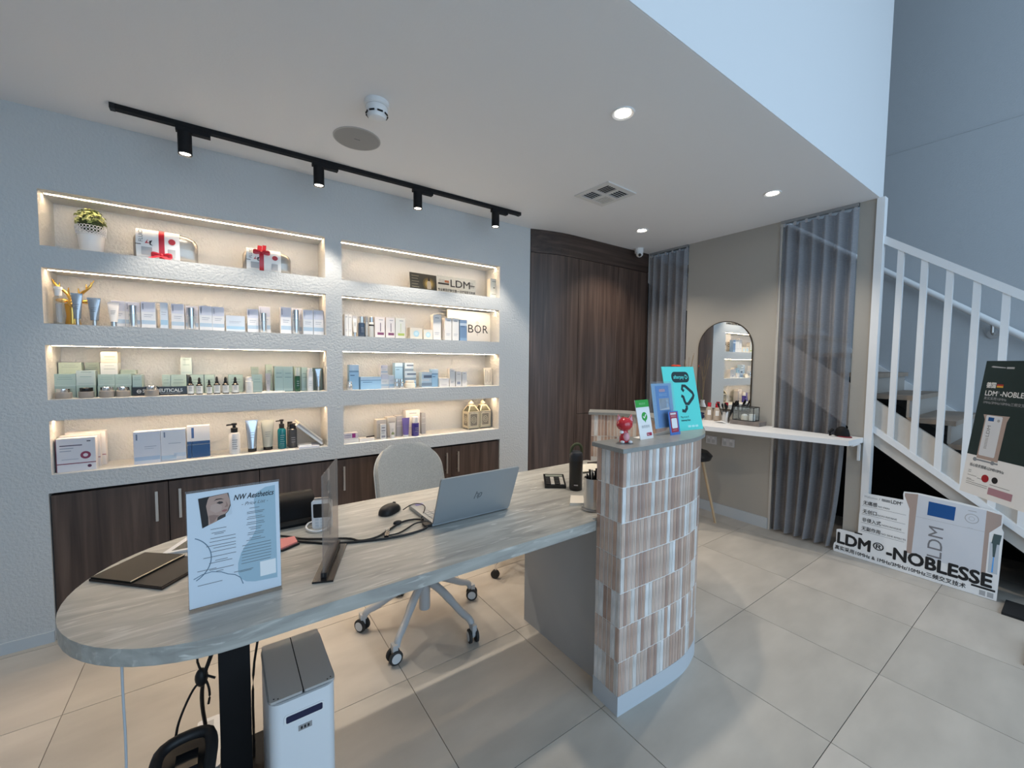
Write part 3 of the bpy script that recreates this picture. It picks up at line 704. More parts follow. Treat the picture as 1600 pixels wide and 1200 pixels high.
t = thing('floor_appliance', 'taupe box appliance with black loop handle standing by the black desk leg', 'appliance', (-0.48, -1.50, 0))
MB().prism(rr(-0.545, -0.418, -1.60, -1.44, 0.02), 0.0, 0.280).bevel(0.006, 2).build('body', mat('taupe plastic', (0.26, 0.22, 0.20), 0.45), t, smooth=True)
MB().prism(rr(-0.538, -0.425, -1.593, -1.447, 0.016), 0.280, 0.292).build('top_tray', BLACKP, t)
MB().tube([(-0.532, -1.59, 0.29), (-0.545, -1.54, 0.318), (-0.530, -1.478, 0.328), (-0.430, -1.474, 0.330), (-0.415, -1.52, 0.322), (-0.425, -1.585, 0.292)], 0.015, 10, smooth=2).build('carry_handle', BLACKP, t, smooth=True)
MB().box(-0.50, -0.45, -1.56, -1.50, 0.292, 0.302).bevel(0.006, 2).build('switch_block', BLACKG, t)
MB().box(-0.478, -0.430, -1.6015, -1.60, 0.235, 0.262).build('label_plate', BLACK, t)
t = thing('power_board', 'white power board lying on the floor behind the black desk leg', 'power strip', (-0.44, -1.14, 0))
MB().prism(rr(-0.475, -0.405, -1.28, -1.03, 0.01), 0.0, 0.035).bevel(0.004, 2).build('body', WHITE, t, smooth=True)
for k in range(3): MB().box(-0.455, -0.425, -1.25+0.075*k, -1.20+0.075*k, 0.035, 0.0365).build('socket', mat('socket grey', (0.5, 0.5, 0.5), 0.5), t)
MB().box(-0.46, -0.42, -1.27, -1.232, 0.035, 0.07).bevel(0.005, 2).build('plug', BLACKP, t)
tag(MB().tube([(-0.375, -1.345, 0.70), (-0.39, -1.342, 0.55), (-0.42, -1.34, 0.46), (-0.44, -1.33, 0.40), (-0.45, -1.30, 0.30), (-0.44, -1.26, 0.16), (-0.44, -1.25, 0.075)], 0.006, 8, smooth=2)
    .tube([(-0.372, -1.345, 0.66), (-0.42, -1.338, 0.60), (-0.46, -1.335, 0.48), (-0.445, -1.32, 0.40), (-0.41, -1.34, 0.385)], 0.0035, 8, smooth=2)
    .tube([(-0.445, -1.32, 0.40), (-0.43, -1.33, 0.37), (-0.425, -1.33, 0.33), (-0.43, -1.33, 0.30)], 0.0035, 8, smooth=2)
    .tube([(-0.446, -1.32, 0.38), (-0.47, -1.33, 0.365), (-0.50, -1.40, 0.33), (-0.505, -1.44, 0.31)], 0.0035, 8, smooth=2)
    .ball((-0.446, -1.32, 0.39), 0.018, 0.018, 0.03, 10, 8).build('cable_bundle', BLACKP, base=(-0.44, -1.3, 0.0), smooth=True), 'knotted bundle of black cables hanging beside the black desk leg', 'cable')
tag(MB().tube([(-0.24, -1.30, 0.715), (-0.262, -1.31, 0.60), (-0.29, -1.32, 0.46), (-0.31, -1.325, 0.33), (-0.309, -1.33, 0.05), (-0.309, -1.28, 0.016)], 0.004, 8, smooth=2).build('black_cable', BLACKP, base=(-0.29, -1.31, 0), smooth=True), 'single black cable running down between desk leg and white bin', 'cable')
tag(MB().tube([(-0.60, -1.50, 0.716), (-0.602, -1.502, 0.55), (-0.600, -1.50, 0.40), (-0.603, -1.501, 0.25), (-0.596, -1.503, 0.1), (-0.59, -1.50, 0.008), (-0.57, -1.60, 0.005), (-0.6, -1.8, 0.005)], 0.003, 8, smooth=2).build('white_cable', mat('grey white cable', (0.5, 0.53, 0.56), 0.5), base=(-0.6, -1.5, 0), smooth=True), 'pale grey cable hanging from under the rounded desk end', 'cable')

# ================================================================== things on the desk
# price list in an acrylic stand
t = thing('price_list_stand', 'acrylic stand holding the blue white price list with a portrait', 'sign', (-0.349, -1.60, DZ))
tilt = math.radians(3)
FP = Fr((-0.454, -1.622, DZ+0.004), (1, 0, 0), (0, math.sin(tilt), math.cos(tilt)))
m_ = MB(); FP.rect(m_, 0, 0.210, 0, 0.305, -0.004, -0.0025); m_.build('front_panel', ACRYL, t)
m_ = MB(); FP.rect(m_, 0, 0.210, 0, 0.305, -0.0075, -0.006); m_.build('back_panel', ACRYL, t)
MB().box(-0.454, -0.244, -1.632, -1.55, DZ, DZ+0.003).build('foot', ACRYL, t)
PB = mat('pale blue paper', (0.66, 0.73, 0.80), 0.7)
m_ = MB(); FP.rect(m_, 0.002, 0.208, 0.003, 0.300, -0.0024, -0.0008); m_.build('price_sheet', PB, t)
SB = mat('print slate blue', (0.36, 0.50, 0.58), 0.7)
def arc(cx, cy, rx, ry, a0, a1, n=20): return [(cx+rx*math.cos(math.radians(a0+(a1-a0)*i/n)), cy+ry*math.sin(math.radians(a0+(a1-a0)*i/n))) for i in range(n+1)]
blob = [(0.199, 0.292)]+[(0.175, 0.290), (0.155, 0.278), (0.148, 0.26), (0.149, 0.235), (0.152, 0.20), (0.15, 0.175), (0.14, 0.155), (0.125, 0.138), (0.115, 0.12), (0.108, 0.095), (0.107, 0.07), (0.112, 0.052), (0.125, 0.04), (0.145, 0.034), (0.199, 0.03)]
m_ = MB(); FP.poly(m_, blob, -0.0007, -0.0004); m_.build('print_shape', SB, t)
m_ = MB(); stroke(FP, m_, arc(-0.012, 0.128, 0.062, 0.062, 62, -62), 0.0022, -0.0006, -0.0002); stroke(FP, m_, [(0.012, 0.078), (0.03, 0.086), (0.05, 0.088), (0.07, 0.082), (0.085, 0.072), (0.1, 0.066), (0.112, 0.055), (0.118, 0.036)], 0.0018, -0.0006, -0.0002); m_.build('print_curve', mat('print dark slate', (0.14, 0.21, 0.28), 0.7), t)
def pp(name, pts, c, w0, par=None):
    m_ = MB(); FP.poly(m_, pts, w0, w0+0.00015); return m_.build(name, col('portrait %s' % name, c, 0.7), par or t)
ph = pp('portrait', [(0.026, 0.284), (0.092, 0.289), (0.097, 0.232), (0.033, 0.206)], (0.052, 0.042, 0.04), -0.0004)
pp('skin', [(0.046, 0.284), (0.088, 0.288), (0.093, 0.27), (0.094, 0.258), (0.0895, 0.246), (0.088, 0.240), (0.082, 0.234), (0.072, 0.232), (0.066, 0.228), (0.064, 0.218), (0.046, 0.2112), (0.046, 0.232), (0.042, 0.252), (0.040, 0.27)], (0.47, 0.31, 0.25), -0.00022, ph)
pp('lit_cheek', [(0.052, 0.262), (0.066, 0.266), (0.076, 0.256), (0.074, 0.244), (0.062, 0.240), (0.05, 0.25)], (0.52, 0.36, 0.30), -0.00005, ph)
pp('backdrop', [(0.0905, 0.2888), (0.092, 0.289), (0.097, 0.232), (0.083, 0.2265), (0.0835, 0.2335), (0.0895, 0.240), (0.0955, 0.256)], (0.60, 0.66, 0.72), -0.00005, ph)
pp('eyebrow', [(0.058, 0.272), (0.064, 0.277), (0.074, 0.277), (0.081, 0.273), (0.074, 0.2745), (0.064, 0.2742)], (0.03, 0.02, 0.02), 0.0001, ph)
pp('eye', [(0.064, 0.266), (0.070, 0.2695), (0.077, 0.2678), (0.079, 0.264), (0.071, 0.2622)], (0.04, 0.03, 0.03), 0.0001, ph)
pp('nose_shade', [(0.0845, 0.268), (0.0885, 0.259), (0.089, 0.2525), (0.083, 0.2515), (0.0815, 0.2535), (0.0855, 0.257)], (0.33, 0.20, 0.16), 0.0001, ph)
pp('lips', [(0.0745, 0.2435), (0.080, 0.2462), (0.0865, 0.2455), (0.0875, 0.2425), (0.082, 0.2398), (0.077, 0.2405)], (0.34, 0.14, 0.13), 0.0001, ph)
pp('hair', [(0.026, 0.284), (0.05, 0.286), (0.046, 0.278), (0.042, 0.262), (0.044, 0.245), (0.046, 0.23), (0.044, 0.2105), (0.033, 0.206)], (0.022, 0.018, 0.018), 0.0001, ph)
pp('jaw_shade', [(0.047, 0.236), (0.058, 0.236), (0.070, 0.232), (0.064, 0.228), (0.058, 0.218), (0.05, 0.214)], (0.30, 0.19, 0.155), 0.0001, ph)
text('NW Aesthetics', FP, 0.101, 0.266, 0.0205, INK, t, 0.0, shear=0.35, width=0.094, bold=0.0003)
text('- Price List -', FP, 0.118, 0.248, 0.013, GREYINK, t, 0.0, shear=0.4, width=0.062)
m_ = MB()
for v, u0, u1 in ((0.237, 0.137, 0.16), (0.227, 0.131, 0.172), (0.223, 0.131, 0.168), (0.213, 0.132, 0.166), (0.208, 0.13, 0.172), (0.198, 0.131, 0.17), (0.193, 0.129, 0.172), (0.184, 0.134, 0.165), (0.179, 0.138, 0.162), (0.170, 0.132, 0.17), (0.165, 0.131, 0.168), (0.155, 0.135, 0.162), (0.150, 0.128, 0.172),
                  (0.138, 0.118, 0.185), (0.130, 0.12, 0.186), (0.122, 0.118, 0.185), (0.114, 0.116, 0.186), (0.106, 0.117, 0.185), (0.098, 0.116, 0.185), (0.09, 0.115, 0.184), (0.072, 0.098, 0.142), (0.069, 0.11, 0.138),
                  (0.198, 0.05, 0.084), (0.188, 0.052, 0.082), (0.184, 0.058, 0.078), (0.174, 0.049, 0.104), (0.165, 0.047, 0.104), (0.155, 0.04, 0.104), (0.148, 0.055, 0.104), (0.139, 0.05, 0.104), (0.126, 0.033, 0.104), (0.115, 0.058, 0.085), (0.11, 0.045, 0.095), (0.095, 0.02, 0.06), (0.092, 0.045, 0.098), (0.086, 0.06, 0.075), (0.058, 0.02, 0.072)):
    FP.rect(m_, u0, u1, v, v+0.0013, -0.0003, 0.0)
m_.build('print_lines', GREYINK, t)
m_ = MB(); FP.rect(m_, 0.158, 0.196, 0.044, 0.085, -0.0003, 0.0); m_.build('white_square', PAPER, t)

# two tablets at the rounded end
t = thing('tablet', 'black tablet in a dark bronze folio cover on the rounded desk end', 'tablet', (-0.58, -1.30, DZ))
quad = [(-0.700, -1.268), (-0.521, -1.448), (-0.405, -1.318), (-0.590, -1.145)]
MB().prism(quad, DZ, DZ+0.006).bevel(0.003, 1).build('case', mat('bronze leatherette', (0.05, 0.036, 0.03), 0.55, spec=0.15), t)
q2 = [(-0.696, -1.268), (-0.596, -1.368), (-0.482, -1.242), (-0.590, -1.150)]
MB().prism(q2, DZ+0.006, DZ+0.011).build('front_flap', mat('dark tablet glass', (0.012, 0.011, 0.009), 0.4, spec=0.15), t)
MB().prism([(-0.593, -1.372), (-0.523, -1.442), (-0.41, -1.318), (-0.48, -1.248)], DZ+0.006, DZ+0.0075).build('screen', mat('dark blue screen', (0.006, 0.008, 0.012), 0.4, spec=0.15), t)
MB().prism([(-0.598, -1.3665), (-0.5955, -1.369), (-0.4815, -1.2455), (-0.484, -1.243)], DZ+0.0105, DZ+0.0125).build('edge_strip', mat('pale gold edge', (0.75, 0.66, 0.50), 0.3, metal=0.6), t)
t = thing('tablet', 'white framed tablet lying behind the price list stand', 'tablet', (-0.40, -1.11, DZ))
q = [(-0.548, -1.192), (-0.475, -1.05), (-0.27, -1.055), (-0.34, -1.20)]
MB().prism(q, DZ, DZ+0.008).bevel(0.002, 1).build('body', WHITE, t)
def shrink(q, k): c_ = (sum(p[0] for p in q)/4, sum(p[1] for p in q)/4); return [(c_[0]+(p[0]-c_[0])*k, c_[1]+(p[1]-c_[1])*k) for p in q]
MB().prism(shrink(q, 0.80), DZ+0.008, DZ+0.0086).build('screen', mat('brown black screen', (0.03, 0.025, 0.02), 0.2), t)

t = thing('desk_speaker', 'black rounded box device on the desk behind the price list', 'speaker', (-0.13, -1.08, DZ))
def blk(u, v):
    a = -0.35+u*(PI+0.7); return (-0.062-0.20*v, -1.045-0.085*math.cos(a)*1.0, DZ+0.052+0.056*math.sin(a))
prof = [(-1.165, DZ), (-1.02, DZ), (-0.995, DZ+0.03), (-1.0, DZ+0.075), (-1.03, DZ+0.102), (-1.085, DZ+0.106), (-1.125, DZ+0.09), (-1.15, DZ+0.055)]
MB().prism(prof, -0.27, -0.072, (0, 0, 0), (0, 1, 0), (0, 0, 1)).bevel(0.008, 2).build('body', mat('black leatherette', (0.005, 0.005, 0.006), 0.55, spec=0.12), t, smooth=True)
MB().box(-0.255, -0.09, -1.172, -1.160, DZ+0.012, DZ+0.03).build('front_slot', BLACKG, t)
t = thing('card_terminal', 'upright white card terminal with black screen beside the clouded acrylic sign', 'card reader', (-0.055, -1.20, DZ))
FT = Fr((-0.10, -1.225, DZ), Vector((0.075, -0.028, 0)), (0, 0.12, 1))
m_ = MB(); FT.poly(m_, rr(0, 0.072, 0.0, 0.108, 0.010), -0.022, 0.0); m_.bevel(0.002, 1); m_.build('body', WHITE, t, smooth=True)
m_ = MB(); FT.poly(m_, rr(0.006, 0.066, 0.042, 0.094, 0.004), 0.0, 0.0012); m_.build('screen', BLACKG, t)
m_ = MB(); FT.rect(m_, 0.01, 0.062, 0.108, 0.116, -0.016, -0.004); m_.build('card_slot', NICKEL, t)
m_ = MB()
for a in range(3):
    for b in range(3): FT.rect(m_, 0.012+0.018*a, 0.024+0.018*a, 0.008+0.011*b, 0.016+0.011*b, 0.0, 0.0012)
m_.build('keys', mat('key grey', (0.6, 0.62, 0.64), 0.5), t)
tag(MB().tube([(-0.075, -1.20, DZ+0.02), (-0.11, -1.195, DZ+0.018), (-0.125, -1.23, DZ+0.008), (-0.10, -1.275, DZ+0.006), (-0.06, -1.27, DZ+0.006), (-0.04, -1.235, DZ+0.006)], 0.0035, 8, smooth=2).build('charging_cable', WHITE, base=(-0.09, -1.24, DZ), smooth=True), 'short white charging cable looped at the foot of the card terminal', 'cable')
tag(MB().prism([(-0.29, -1.375), (-0.213, -1.372), (-0.160, -1.343), (-0.163, -1.28), (-0.27, -1.27)], DZ, DZ+0.006).build('clipboard', BLACKP, base=(-0.21, -1.33, DZ)), 'black slim folder under the pink notepad on the desk', 'folder')
tag(MB().prism([(-0.285, -1.368), (-0.217, -1.366), (-0.166, -1.338), (-0.168, -1.284), (-0.265, -1.275)], DZ+0.006, DZ+0.011).build('notepad', mat('coral pink paper', (0.80, 0.27, 0.25), 0.7), base=(-0.21, -1.33, DZ+0.006)), 'coral pink notepad lying behind the price list', 'notepad')

# acrylic sign seen almost edge on
t = thing('acrylic_sign_stand', 'clouded acrylic sign seen almost edge on, in a black desk foot', 'sign', (-0.095, -1.54, DZ))
A, B = Vector((-0.138, -1.640, DZ)), Vector((-0.052, -1.428, DZ)); dU = (B-A).normalized()
FA = Fr(A, dU, (0, 0, 1))
LW = (B-A).length
m_ = MB(); FA.rect(m_, 0.0, LW, 0.008, 0.310, -0.0025, 0.0025); pn = m_.build('panel', SMOKED, t)
for k, (u_, v_) in enumerate(((0.075, 0.26), (0.09, 0.215), (0.08, 0.175), (0.07, 0.135))):
    m_ = MB(); FA.poly(m_, disc(u_, v_, 0.026, 14, 0.016), 0.0026, 0.003); FA.poly(m_, disc(u_+0.02, v_-0.018, 0.014, 10, 0.02), 0.0026, 0.003); m_.build('printed_flower', sheer('faint grey print %d' % k, (0.12, 0.12, 0.12), 0.35, (1, 1, 1)), pn)
FAn = FA.N
MB().prism([tuple((A+dU*u_+FAn*w_)[:2]) for u_, w_ in ((-0.02, -0.028), (LW+0.015, -0.028), (LW+0.015, 0.03), (-0.02, 0.03))], DZ, DZ+0.005).build('foot_plate', BLACKG, t)
MB().prism([tuple((A+dU*u_+FAn*w_)[:2]) for u_, w_ in ((0.0, -0.008), (LW, -0.008), (LW, 0.008), (0.0, 0.008))], DZ+0.005, DZ+0.02).build('clamp', BLACKP, t)

# mouse, laptop
t = thing('mouse', 'black computer mouse on the desk left of the laptop', 'mouse', (0.20, -1.215, DZ))
M_ = Matrix.Translation((0.205, -1.213, DZ)) @ Matrix.Rotation(math.radians(38), 4, 'Z')
m_ = MB(); m_.M = M_; m_.grid(lambda u, v: ((u-0.5)*0.118, 0.034*(1-(abs(u-0.5)*2)**3)**0.5*math.cos(PI*v), 0.002+0.036*(1-(abs(u-0.5)*2)**2.6)**0.5*math.sin(PI*v)**0.75*(1.08-0.25*u)), 18, 12)
m_.build('shell', BLACKP, t, smooth=True)
m_ = MB(); m_.M = M_; m_.cyl((0.033, -0.004, 0.027), 0.008, 0.008, 14, (0, 1, 0)); m_.build('scroll_wheel', RUBBER, t)
t = thing('laptop', 'silver laptop with raised lid seen from the back on the desk', 'laptop', (0.47, -1.35, DZ))
MB().box(0.289, 0.650, -1.462, -1.215, DZ+0.003, DZ+0.017).bevel(0.003, 2).build('base', ALU, t)
kb = MB().box(0.304, 0.635, -1.44, -1.33, DZ+0.017, DZ+0.0176).build('keyboard_deck', mat('grey key deck', (0.30, 0.31, 0.32), 0.5), t)
key = None
for r_ in range(5):
    m_ = MB()
    for k in range(14): m_.box(0.307+0.0233*k, 0.327+0.0233*k, -1.437+0.0212*r_, -1.419+0.0212*r_, DZ+0.0176, DZ+0.0188)
    m_.build('key_row', mat('silver keys', (0.42, 0.44, 0.45), 0.4), kb)
MB().box(0.42, 0.52, -1.318, -1.24, DZ+0.017, DZ+0.0174).build('touchpad', mat('touchpad silver', (0.45, 0.47, 0.49), 0.3, metal=0.4), t)
MB().box(0.31, 0.345, -1.25, -1.228, DZ+0.017, DZ+0.0174).build('sticker', mat('violet sticker', (0.2, 0.2, 0.5), 0.5), t)
lt = math.radians(21)
FL = Fr((0.289, -1.468, DZ+0.010), (1, 0, 0), (0, -math.sin(lt), math.cos(lt)))
m_ = MB(); FL.poly(m_, rr(0, 0.361, 0.0, 0.210, 0.008), -0.007, 0.0); m_.bevel(0.0015, 1); lid = m_.build('lid', ALU, t)
m_ = MB(); FL.rect(m_, 0.012, 0.349, 0.018, 0.200, -0.0076, -0.007); m_.build('screen', BLACKG, lid)
LG = mat('dark logo metal', (0.10, 0.115, 0.125), 0.35)
m_ = MB()
def sk(pts): return [(0.181+u_+0.22*(v_), 0.105+v_) for u_, v_ in pts]
rg = [(0.020*math.cos(a), 0.020*math.sin(a)) for a in [math.radians(d) for d in range(0, 361, 15)]]
for st_ in (sk([(-0.012, -0.016), (-0.012, 0.018)]), sk([(-0.012, 0.008), (-0.003, 0.008), (-0.001, 0.004), (-0.001, -0.012)]), sk([(0.005, 0.008), (0.005, -0.019)]), sk([(0.005, 0.008), (0.014, 0.008), (0.016, 0.004), (0.016, -0.008), (0.013, -0.012), (0.008, -0.012)])):
    stroke(FL, m_, st_, 0.0032, 0.0, 0.0006)
m_.build('logo', LG, lid)
tag(MB().tube([(-0.26, -1.235, DZ+0.012), (-0.199, -1.243, DZ+0.006), (-0.151, -1.308, DZ+0.005), (-0.094, -1.346, DZ+0.005), (-0.0, -1.40, DZ+0.005), (0.014, -1.445, DZ+0.005), (0.076, -1.45, DZ+0.005), (0.127, -1.414, DZ+0.005), (0.198, -1.357, DZ+0.005), (0.252, -1.354, DZ+0.005), (0.283, -1.39, DZ+0.008)], 0.004, 8, smooth=2)
    .ball((0.185, -1.365, DZ+0.009), 0.018, 0.012, 0.009, 10, 8).build('laptop_cable', BLACKP, base=(0, -1.4, DZ), smooth=True), 'black laptop cable with a small knob running along the desk', 'cable')
tag(MB().tube([(-0.165, -1.322, DZ+0.0055), (-0.117, -1.362, DZ+0.004), (-0.075, -1.405, DZ+0.004), (0.041, -1.456, DZ+0.0045), (0.122, -1.478, DZ+0.004), (0.192, -1.482, DZ+0.004), (0.262, -1.47, DZ+0.004), (0.28, -1.445, DZ+0.008)], 0.0042, 8, smooth=2)
    .tube([(0.115, -1.452, DZ+0.004), (0.16, -1.455, DZ+0.004), (0.205, -1.425, DZ+0.004), (0.245, -1.40, DZ+0.006), (0.282, -1.42, DZ+0.01)], 0.003, 8, smooth=2)
    .box(0.262, 0.288, -1.46, -1.425, DZ+0.002, DZ+0.012).build('power_cable', BLACKP, base=(0.1, -1.45, DZ), smooth=True), 'black power cable bundle lying in front of the laptop corner', 'cable')
tag(MB().tube([(0.251, -1.249, DZ+0.012), (0.30, -1.222, DZ+0.02), (0.327, -1.245, DZ+0.024), (0.335, -1.29, DZ+0.024), (0.31, -1.335, DZ+0.02), (0.278, -1.375, DZ+0.006), (0.268, -1.40, DZ+0.009), (0.285, -1.43, DZ+0.012)], 0.0022, 8, smooth=2).build('mouse_cable', BLACKP, base=(0.3, -1.3, DZ), smooth=True), 'thin black mouse cable curling over the laptop corner', 'cable')
t = thing('cable_tag', 'small black usb stick with wire loop lying among the cables', 'usb stick', (0.125, -1.43, DZ))
MB().prism(rr(0.0, 0.05, -0.008, 0.008, 0.003), DZ+0.0005, DZ+0.0095, (0.108, -1.462, 0), Vector((0.4, 0.92, 0)).normalized(), Vector((-0.92, 0.4, 0)).normalized()).build('body', BLACKG, t)
MB().tube([(0.130+0.009*math.cos(a), -1.404+0.009*math.sin(a), DZ+0.008) for a in [2*PI*i/12 for i in range(13)]], 0.001, 6).build('wire_loop', STEEL, t, smooth=True)

# right end of the desk
t = thing('calculator', 'black desk calculator left of the black bottle', 'calculator', (1.06, -1.30, DZ))
M_ = Matrix.Translation((1.06, -1.30, DZ)) @ Matrix.Rotation(math.radians(-36), 4, 'Z') @ Matrix.Rotation(math.radians(9), 4, 'X')
m_ = MB(); m_.M = M_; m_.box(-0.055, 0.055, -0.068, 0.068, 0.011, 0.028); m_.bevel(0.004, 2); m_.build('body', BLACKG, t, smooth=True)
m_ = MB(); m_.M = M_; m_.box(-0.045, 0.045, 0.036, 0.058, 0.028, 0.0288); m_.build('display', mat('lcd grey', (0.22, 0.24, 0.2), 0.3), t)
for a in range(4):
    m_ = MB(); m_.M = M_
    for b in range(5): m_.box(-0.046+0.024*a, -0.027+0.024*a, -0.060+0.018*b, -0.047+0.018*b, 0.028, 0.031)
    m_.build('key_column', mat('pale key', (0.5, 0.47, 0.42), 0.5) if a in (1, 3) else BLACKP, t)
t = thing('water_bottle', 'tall matt black drink bottle with olive green carry loop', 'bottle', (1.095, -1.425, DZ))
MB().lathe([(0.030, 0.0), (0.033, 0.004), (0.0345, 0.15), (0.0345, 0.152)], (1.095, -1.425, DZ), 28).build('body', mat('black steel', (0.014, 0.014, 0.015), 0.4), t, smooth=True)
MB().lathe([(0.0345, 0.0), (0.035, 0.003), (0.0345, 0.026), (0.030, 0.04), (0.024, 0.045), (0.01, 0.046)], (1.095, -1.425, DZ+0.152), 28).build('lid', mat('dark navy lid', (0.02, 0.024, 0.032), 0.5), t, smooth=True)
MB().tube([(1.072, -1.410, DZ+0.185), (1.074, -1.412, DZ+0.215), (1.09, -1.422, DZ+0.234), (1.108, -1.433, DZ+0.234), (1.118, -1.44, DZ+0.215), (1.118, -1.44, DZ+0.185)], 0.0075, 10, smooth=2).build('carry_loop', mat('olive loop', (0.065, 0.075, 0.03), 0.6), t, smooth=True)
FBt = Fr((1.095, -1.425, DZ), (0.7, -0.71, 0), (0, 0, 1)); m_ = MB(); FBt.rect(m_, -0.008, 0.012, 0.028, 0.033, 0.0325, 0.0345); m_.build('logo', PALEINK, t)
t = thing('pen_cup', 'brushed steel pen cup filled with pens at the desk edge', 'pen holder', (0.975, -1.675, DZ))
PCX, PCY = 0.962, -1.668
MB().lathe([(0.028, 0.0), (0.0385, 0.001), (0.0385, 0.140), (0.036, 0.140), (0.035, 0.006), (0.001, 0.005)], (PCX, PCY, DZ), 36, cap=False).build('cup', STEEL, t, smooth=True)
MB().lathe([(0.046, 0.0), (0.048, 0.002), (0.046, 0.005), (0.036, 0.006)], (PCX, PCY, DZ), 32).build('base_ring', mat('clear grey ring', (0.33, 0.33, 0.32), 0.2), t, smooth=True)
for i, (a, r_, h, c_) in enumerate(((0.3, 0.02, 0.165, BLACKG), (1.6, 0.018, 0.172, BLACKP), (2.8, 0.024, 0.158, BLACKG), (3.9, 0.02, 0.168, BLACKP), (5.0, 0.022, 0.160, BLACKG), (5.9, 0.014, 0.180, BLACKG), (0.9, 0.024, 0.168, WHITE), (2.2, 0.012, 0.175, BLACKP))):
    o = MB().tube([(PCX+0.4*r_*math.cos(a), PCY+0.4*r_*math.sin(a), DZ+0.008), (PCX+r_*1.15*math.cos(a), PCY+r_*1.15*math.sin(a), DZ+h)], 0.0042, 8).build('pen', c_, base=(PCX, PCY, DZ+0.006), smooth=True)
    tag(o, 'white pen in the brushed steel pen cup' if c_ is WHITE else 'black pen in the brushed steel pen cup', 'pen', 'black pens in the steel cup' if c_ is not WHITE else None)
tag(MB().prism([(0.905, -1.585), (0.960, -1.622), (1.028, -1.545), (0.985, -1.505)], DZ, DZ+0.012).build('sticky_notes', CREAM, base=(0.97, -1.56, DZ)), 'cream block of sticky notes left of the steel pen cup', 'notes')
tag(MB().prism([(1.15, -1.45), (1.32, -1.54), (1.55, -1.33), (1.40, -1.22)], DZ, DZ+0.003).build('paper_sheet', PAPER, base=(1.35, -1.4, DZ)), 'white sheets of paper behind the pen cup on the desk', 'paper')
m_ = MB().grid(lambda u, v: (1.33+0.20*u+0.03*v, -1.23+0.13*v-0.05*u, DZ+0.012+0.022*math.sin(PI*v)*math.sin(PI*u*0.9+0.2)), 10, 8).solidify(0.004)
tag(m_.build('folded_cloth', mat('cream cloth', (0.74, 0.69, 0.58), 0.9), base=(1.45, -1.2, DZ), smooth=True), 'cream folded cloth behind the black bottle on the desk', 'cloth')
tag(MB().prism([(1.51, -1.10), (1.60, -1.115), (1.60, -1.27), (1.47, -1.215)], DZ, DZ+0.016).bevel(0.004, 2).build('wallet', mat('black leather', (0.03, 0.026, 0.025), 0.5), base=(1.54, -1.18, DZ), smooth=True), 'flat black wallet at the far end of the desk', 'wallet')
# ================================================================== things on the counter ledge
LZ = 1.083
RED = mat('red glaze', (0.52, 0.012, 0.022), 0.18, coat=0.6); PINK = mat('pink glaze', (0.75, 0.36, 0.40), 0.35)
t = thing('cat_figurine', 'small glossy red cat figurine with pink ears on the counter ledge', 'figurine', (0.975, -1.825, LZ))
cx, cy = 0.975, -1.825
MB().ball((cx, cy, LZ+0.076), 0.036, 0.031, 0.029, 24, 16).build('head', RED, t, smooth=True)
MB().lathe([(0.014, 0), (0.021, 0.004), (0.023, 0.018), (0.019, 0.034), (0.014, 0.05)], (cx, cy, LZ), 20, sy=0.85).build('body', RED, t, smooth=True)
FC = Fr((cx, cy, LZ), (0.82, -0.57, 0), (0, 0, 1))
for sgn in (-1, 1):
    m_ = MB(); FC.poly(m_, [(sgn*0.012, 0.095), (sgn*0.034, 0.084), (sgn*0.027, 0.117)][::sgn], -0.006, 0.006); ea = m_.build('ear', RED, t)
    m_ = MB(); FC.poly(m_, [(sgn*0.0165, 0.096), (sgn*0.031, 0.089), (sgn*0.0265, 0.111)][::sgn], 0.006, 0.008); m_.build('inner_ear', PINK, ea)
MB().ball(FC.p(0.004, 0.026, 0.014), 0.014, 0.012, 0.018, 14, 10).build('belly_patch', PINK, t, smooth=True)
MB().ball(FC.p(-0.016, 0.046, 0.016), 0.009, 0.009, 0.007, 12, 8).build('paw', PAPER, t, smooth=True)
for u_ in (-0.012, 0.020): MB().ball(FC.p(u_, 0.006, 0.017), 0.009, 0.009, 0.006, 12, 8).build('foot', PAPER, t, smooth=True)

def card(name, label, cat, o, U, wdt, hgt, back, m, thick=0.003, r=0.002):
    """an upright card leaning back"""
    U = Vector(U).normalized(); Nn = U.cross(Vector((0, 0, 1)))
    V = (Vector((0, 0, 1))-Nn*math.tan(math.radians(back))).normalized()
    F_ = Fr(o, U, V); t = thing(name, label, cat, Vector(o)+U*(wdt/2))
    mb = MB(); F_.poly(mb, rr(0, wdt, 0, hgt, r, 3), -thick, 0.0); mb.build('board', m, t)
    return t, F_
UC = (1.0, -0.32, 0)
t, F = card('payment_card_sign', 'white card sign with green header and green tick badge', 'sign', (1.080, -1.826, LZ), (1, 0.02, 0), 0.092, 0.170, 12, PAPER)
GREEN = mat('sign green', (0.03, 0.36, 0.05), 0.5)
m_ = MB(); F.rect(m_, 0.0, 0.092, 0.138, 0.170, 0, 0.0006); hd_ = m_.build('header', GREEN, t)
text('微信支付', F, 0.046, 0.149, 0.011, mat('pale green ink', (0.35, 0.7, 0.35), 0.6), t, 0.001, align='CENTER')
m_ = MB(); F.poly(m_, disc(0.050, 0.097, 0.019), 0, 0.0006); F.poly(m_, [(0.044, 0.084), (0.052, 0.070), (0.058, 0.083)], 0, 0.0006); m_.build('badge', GREEN, t)
m_ = MB(); stroke(F, m_, [(0.040, 0.098), (0.047, 0.090), (0.061, 0.106)], 0.005, 0.0006, 0.001); m_.build('tick', PAPER, t)
text('推荐使用', F, 0.048, 0.048, 0.014, PALEINK, t, 0.0008, align='CENTER')
m_ = MB(); F.poly(m_, rr(0.048, 0.084, 0.012, 0.026, 0.003), 0, 0.0006); m_.build('logo_plate', mat('crimson', (0.42, 0.02, 0.06), 0.5), t)
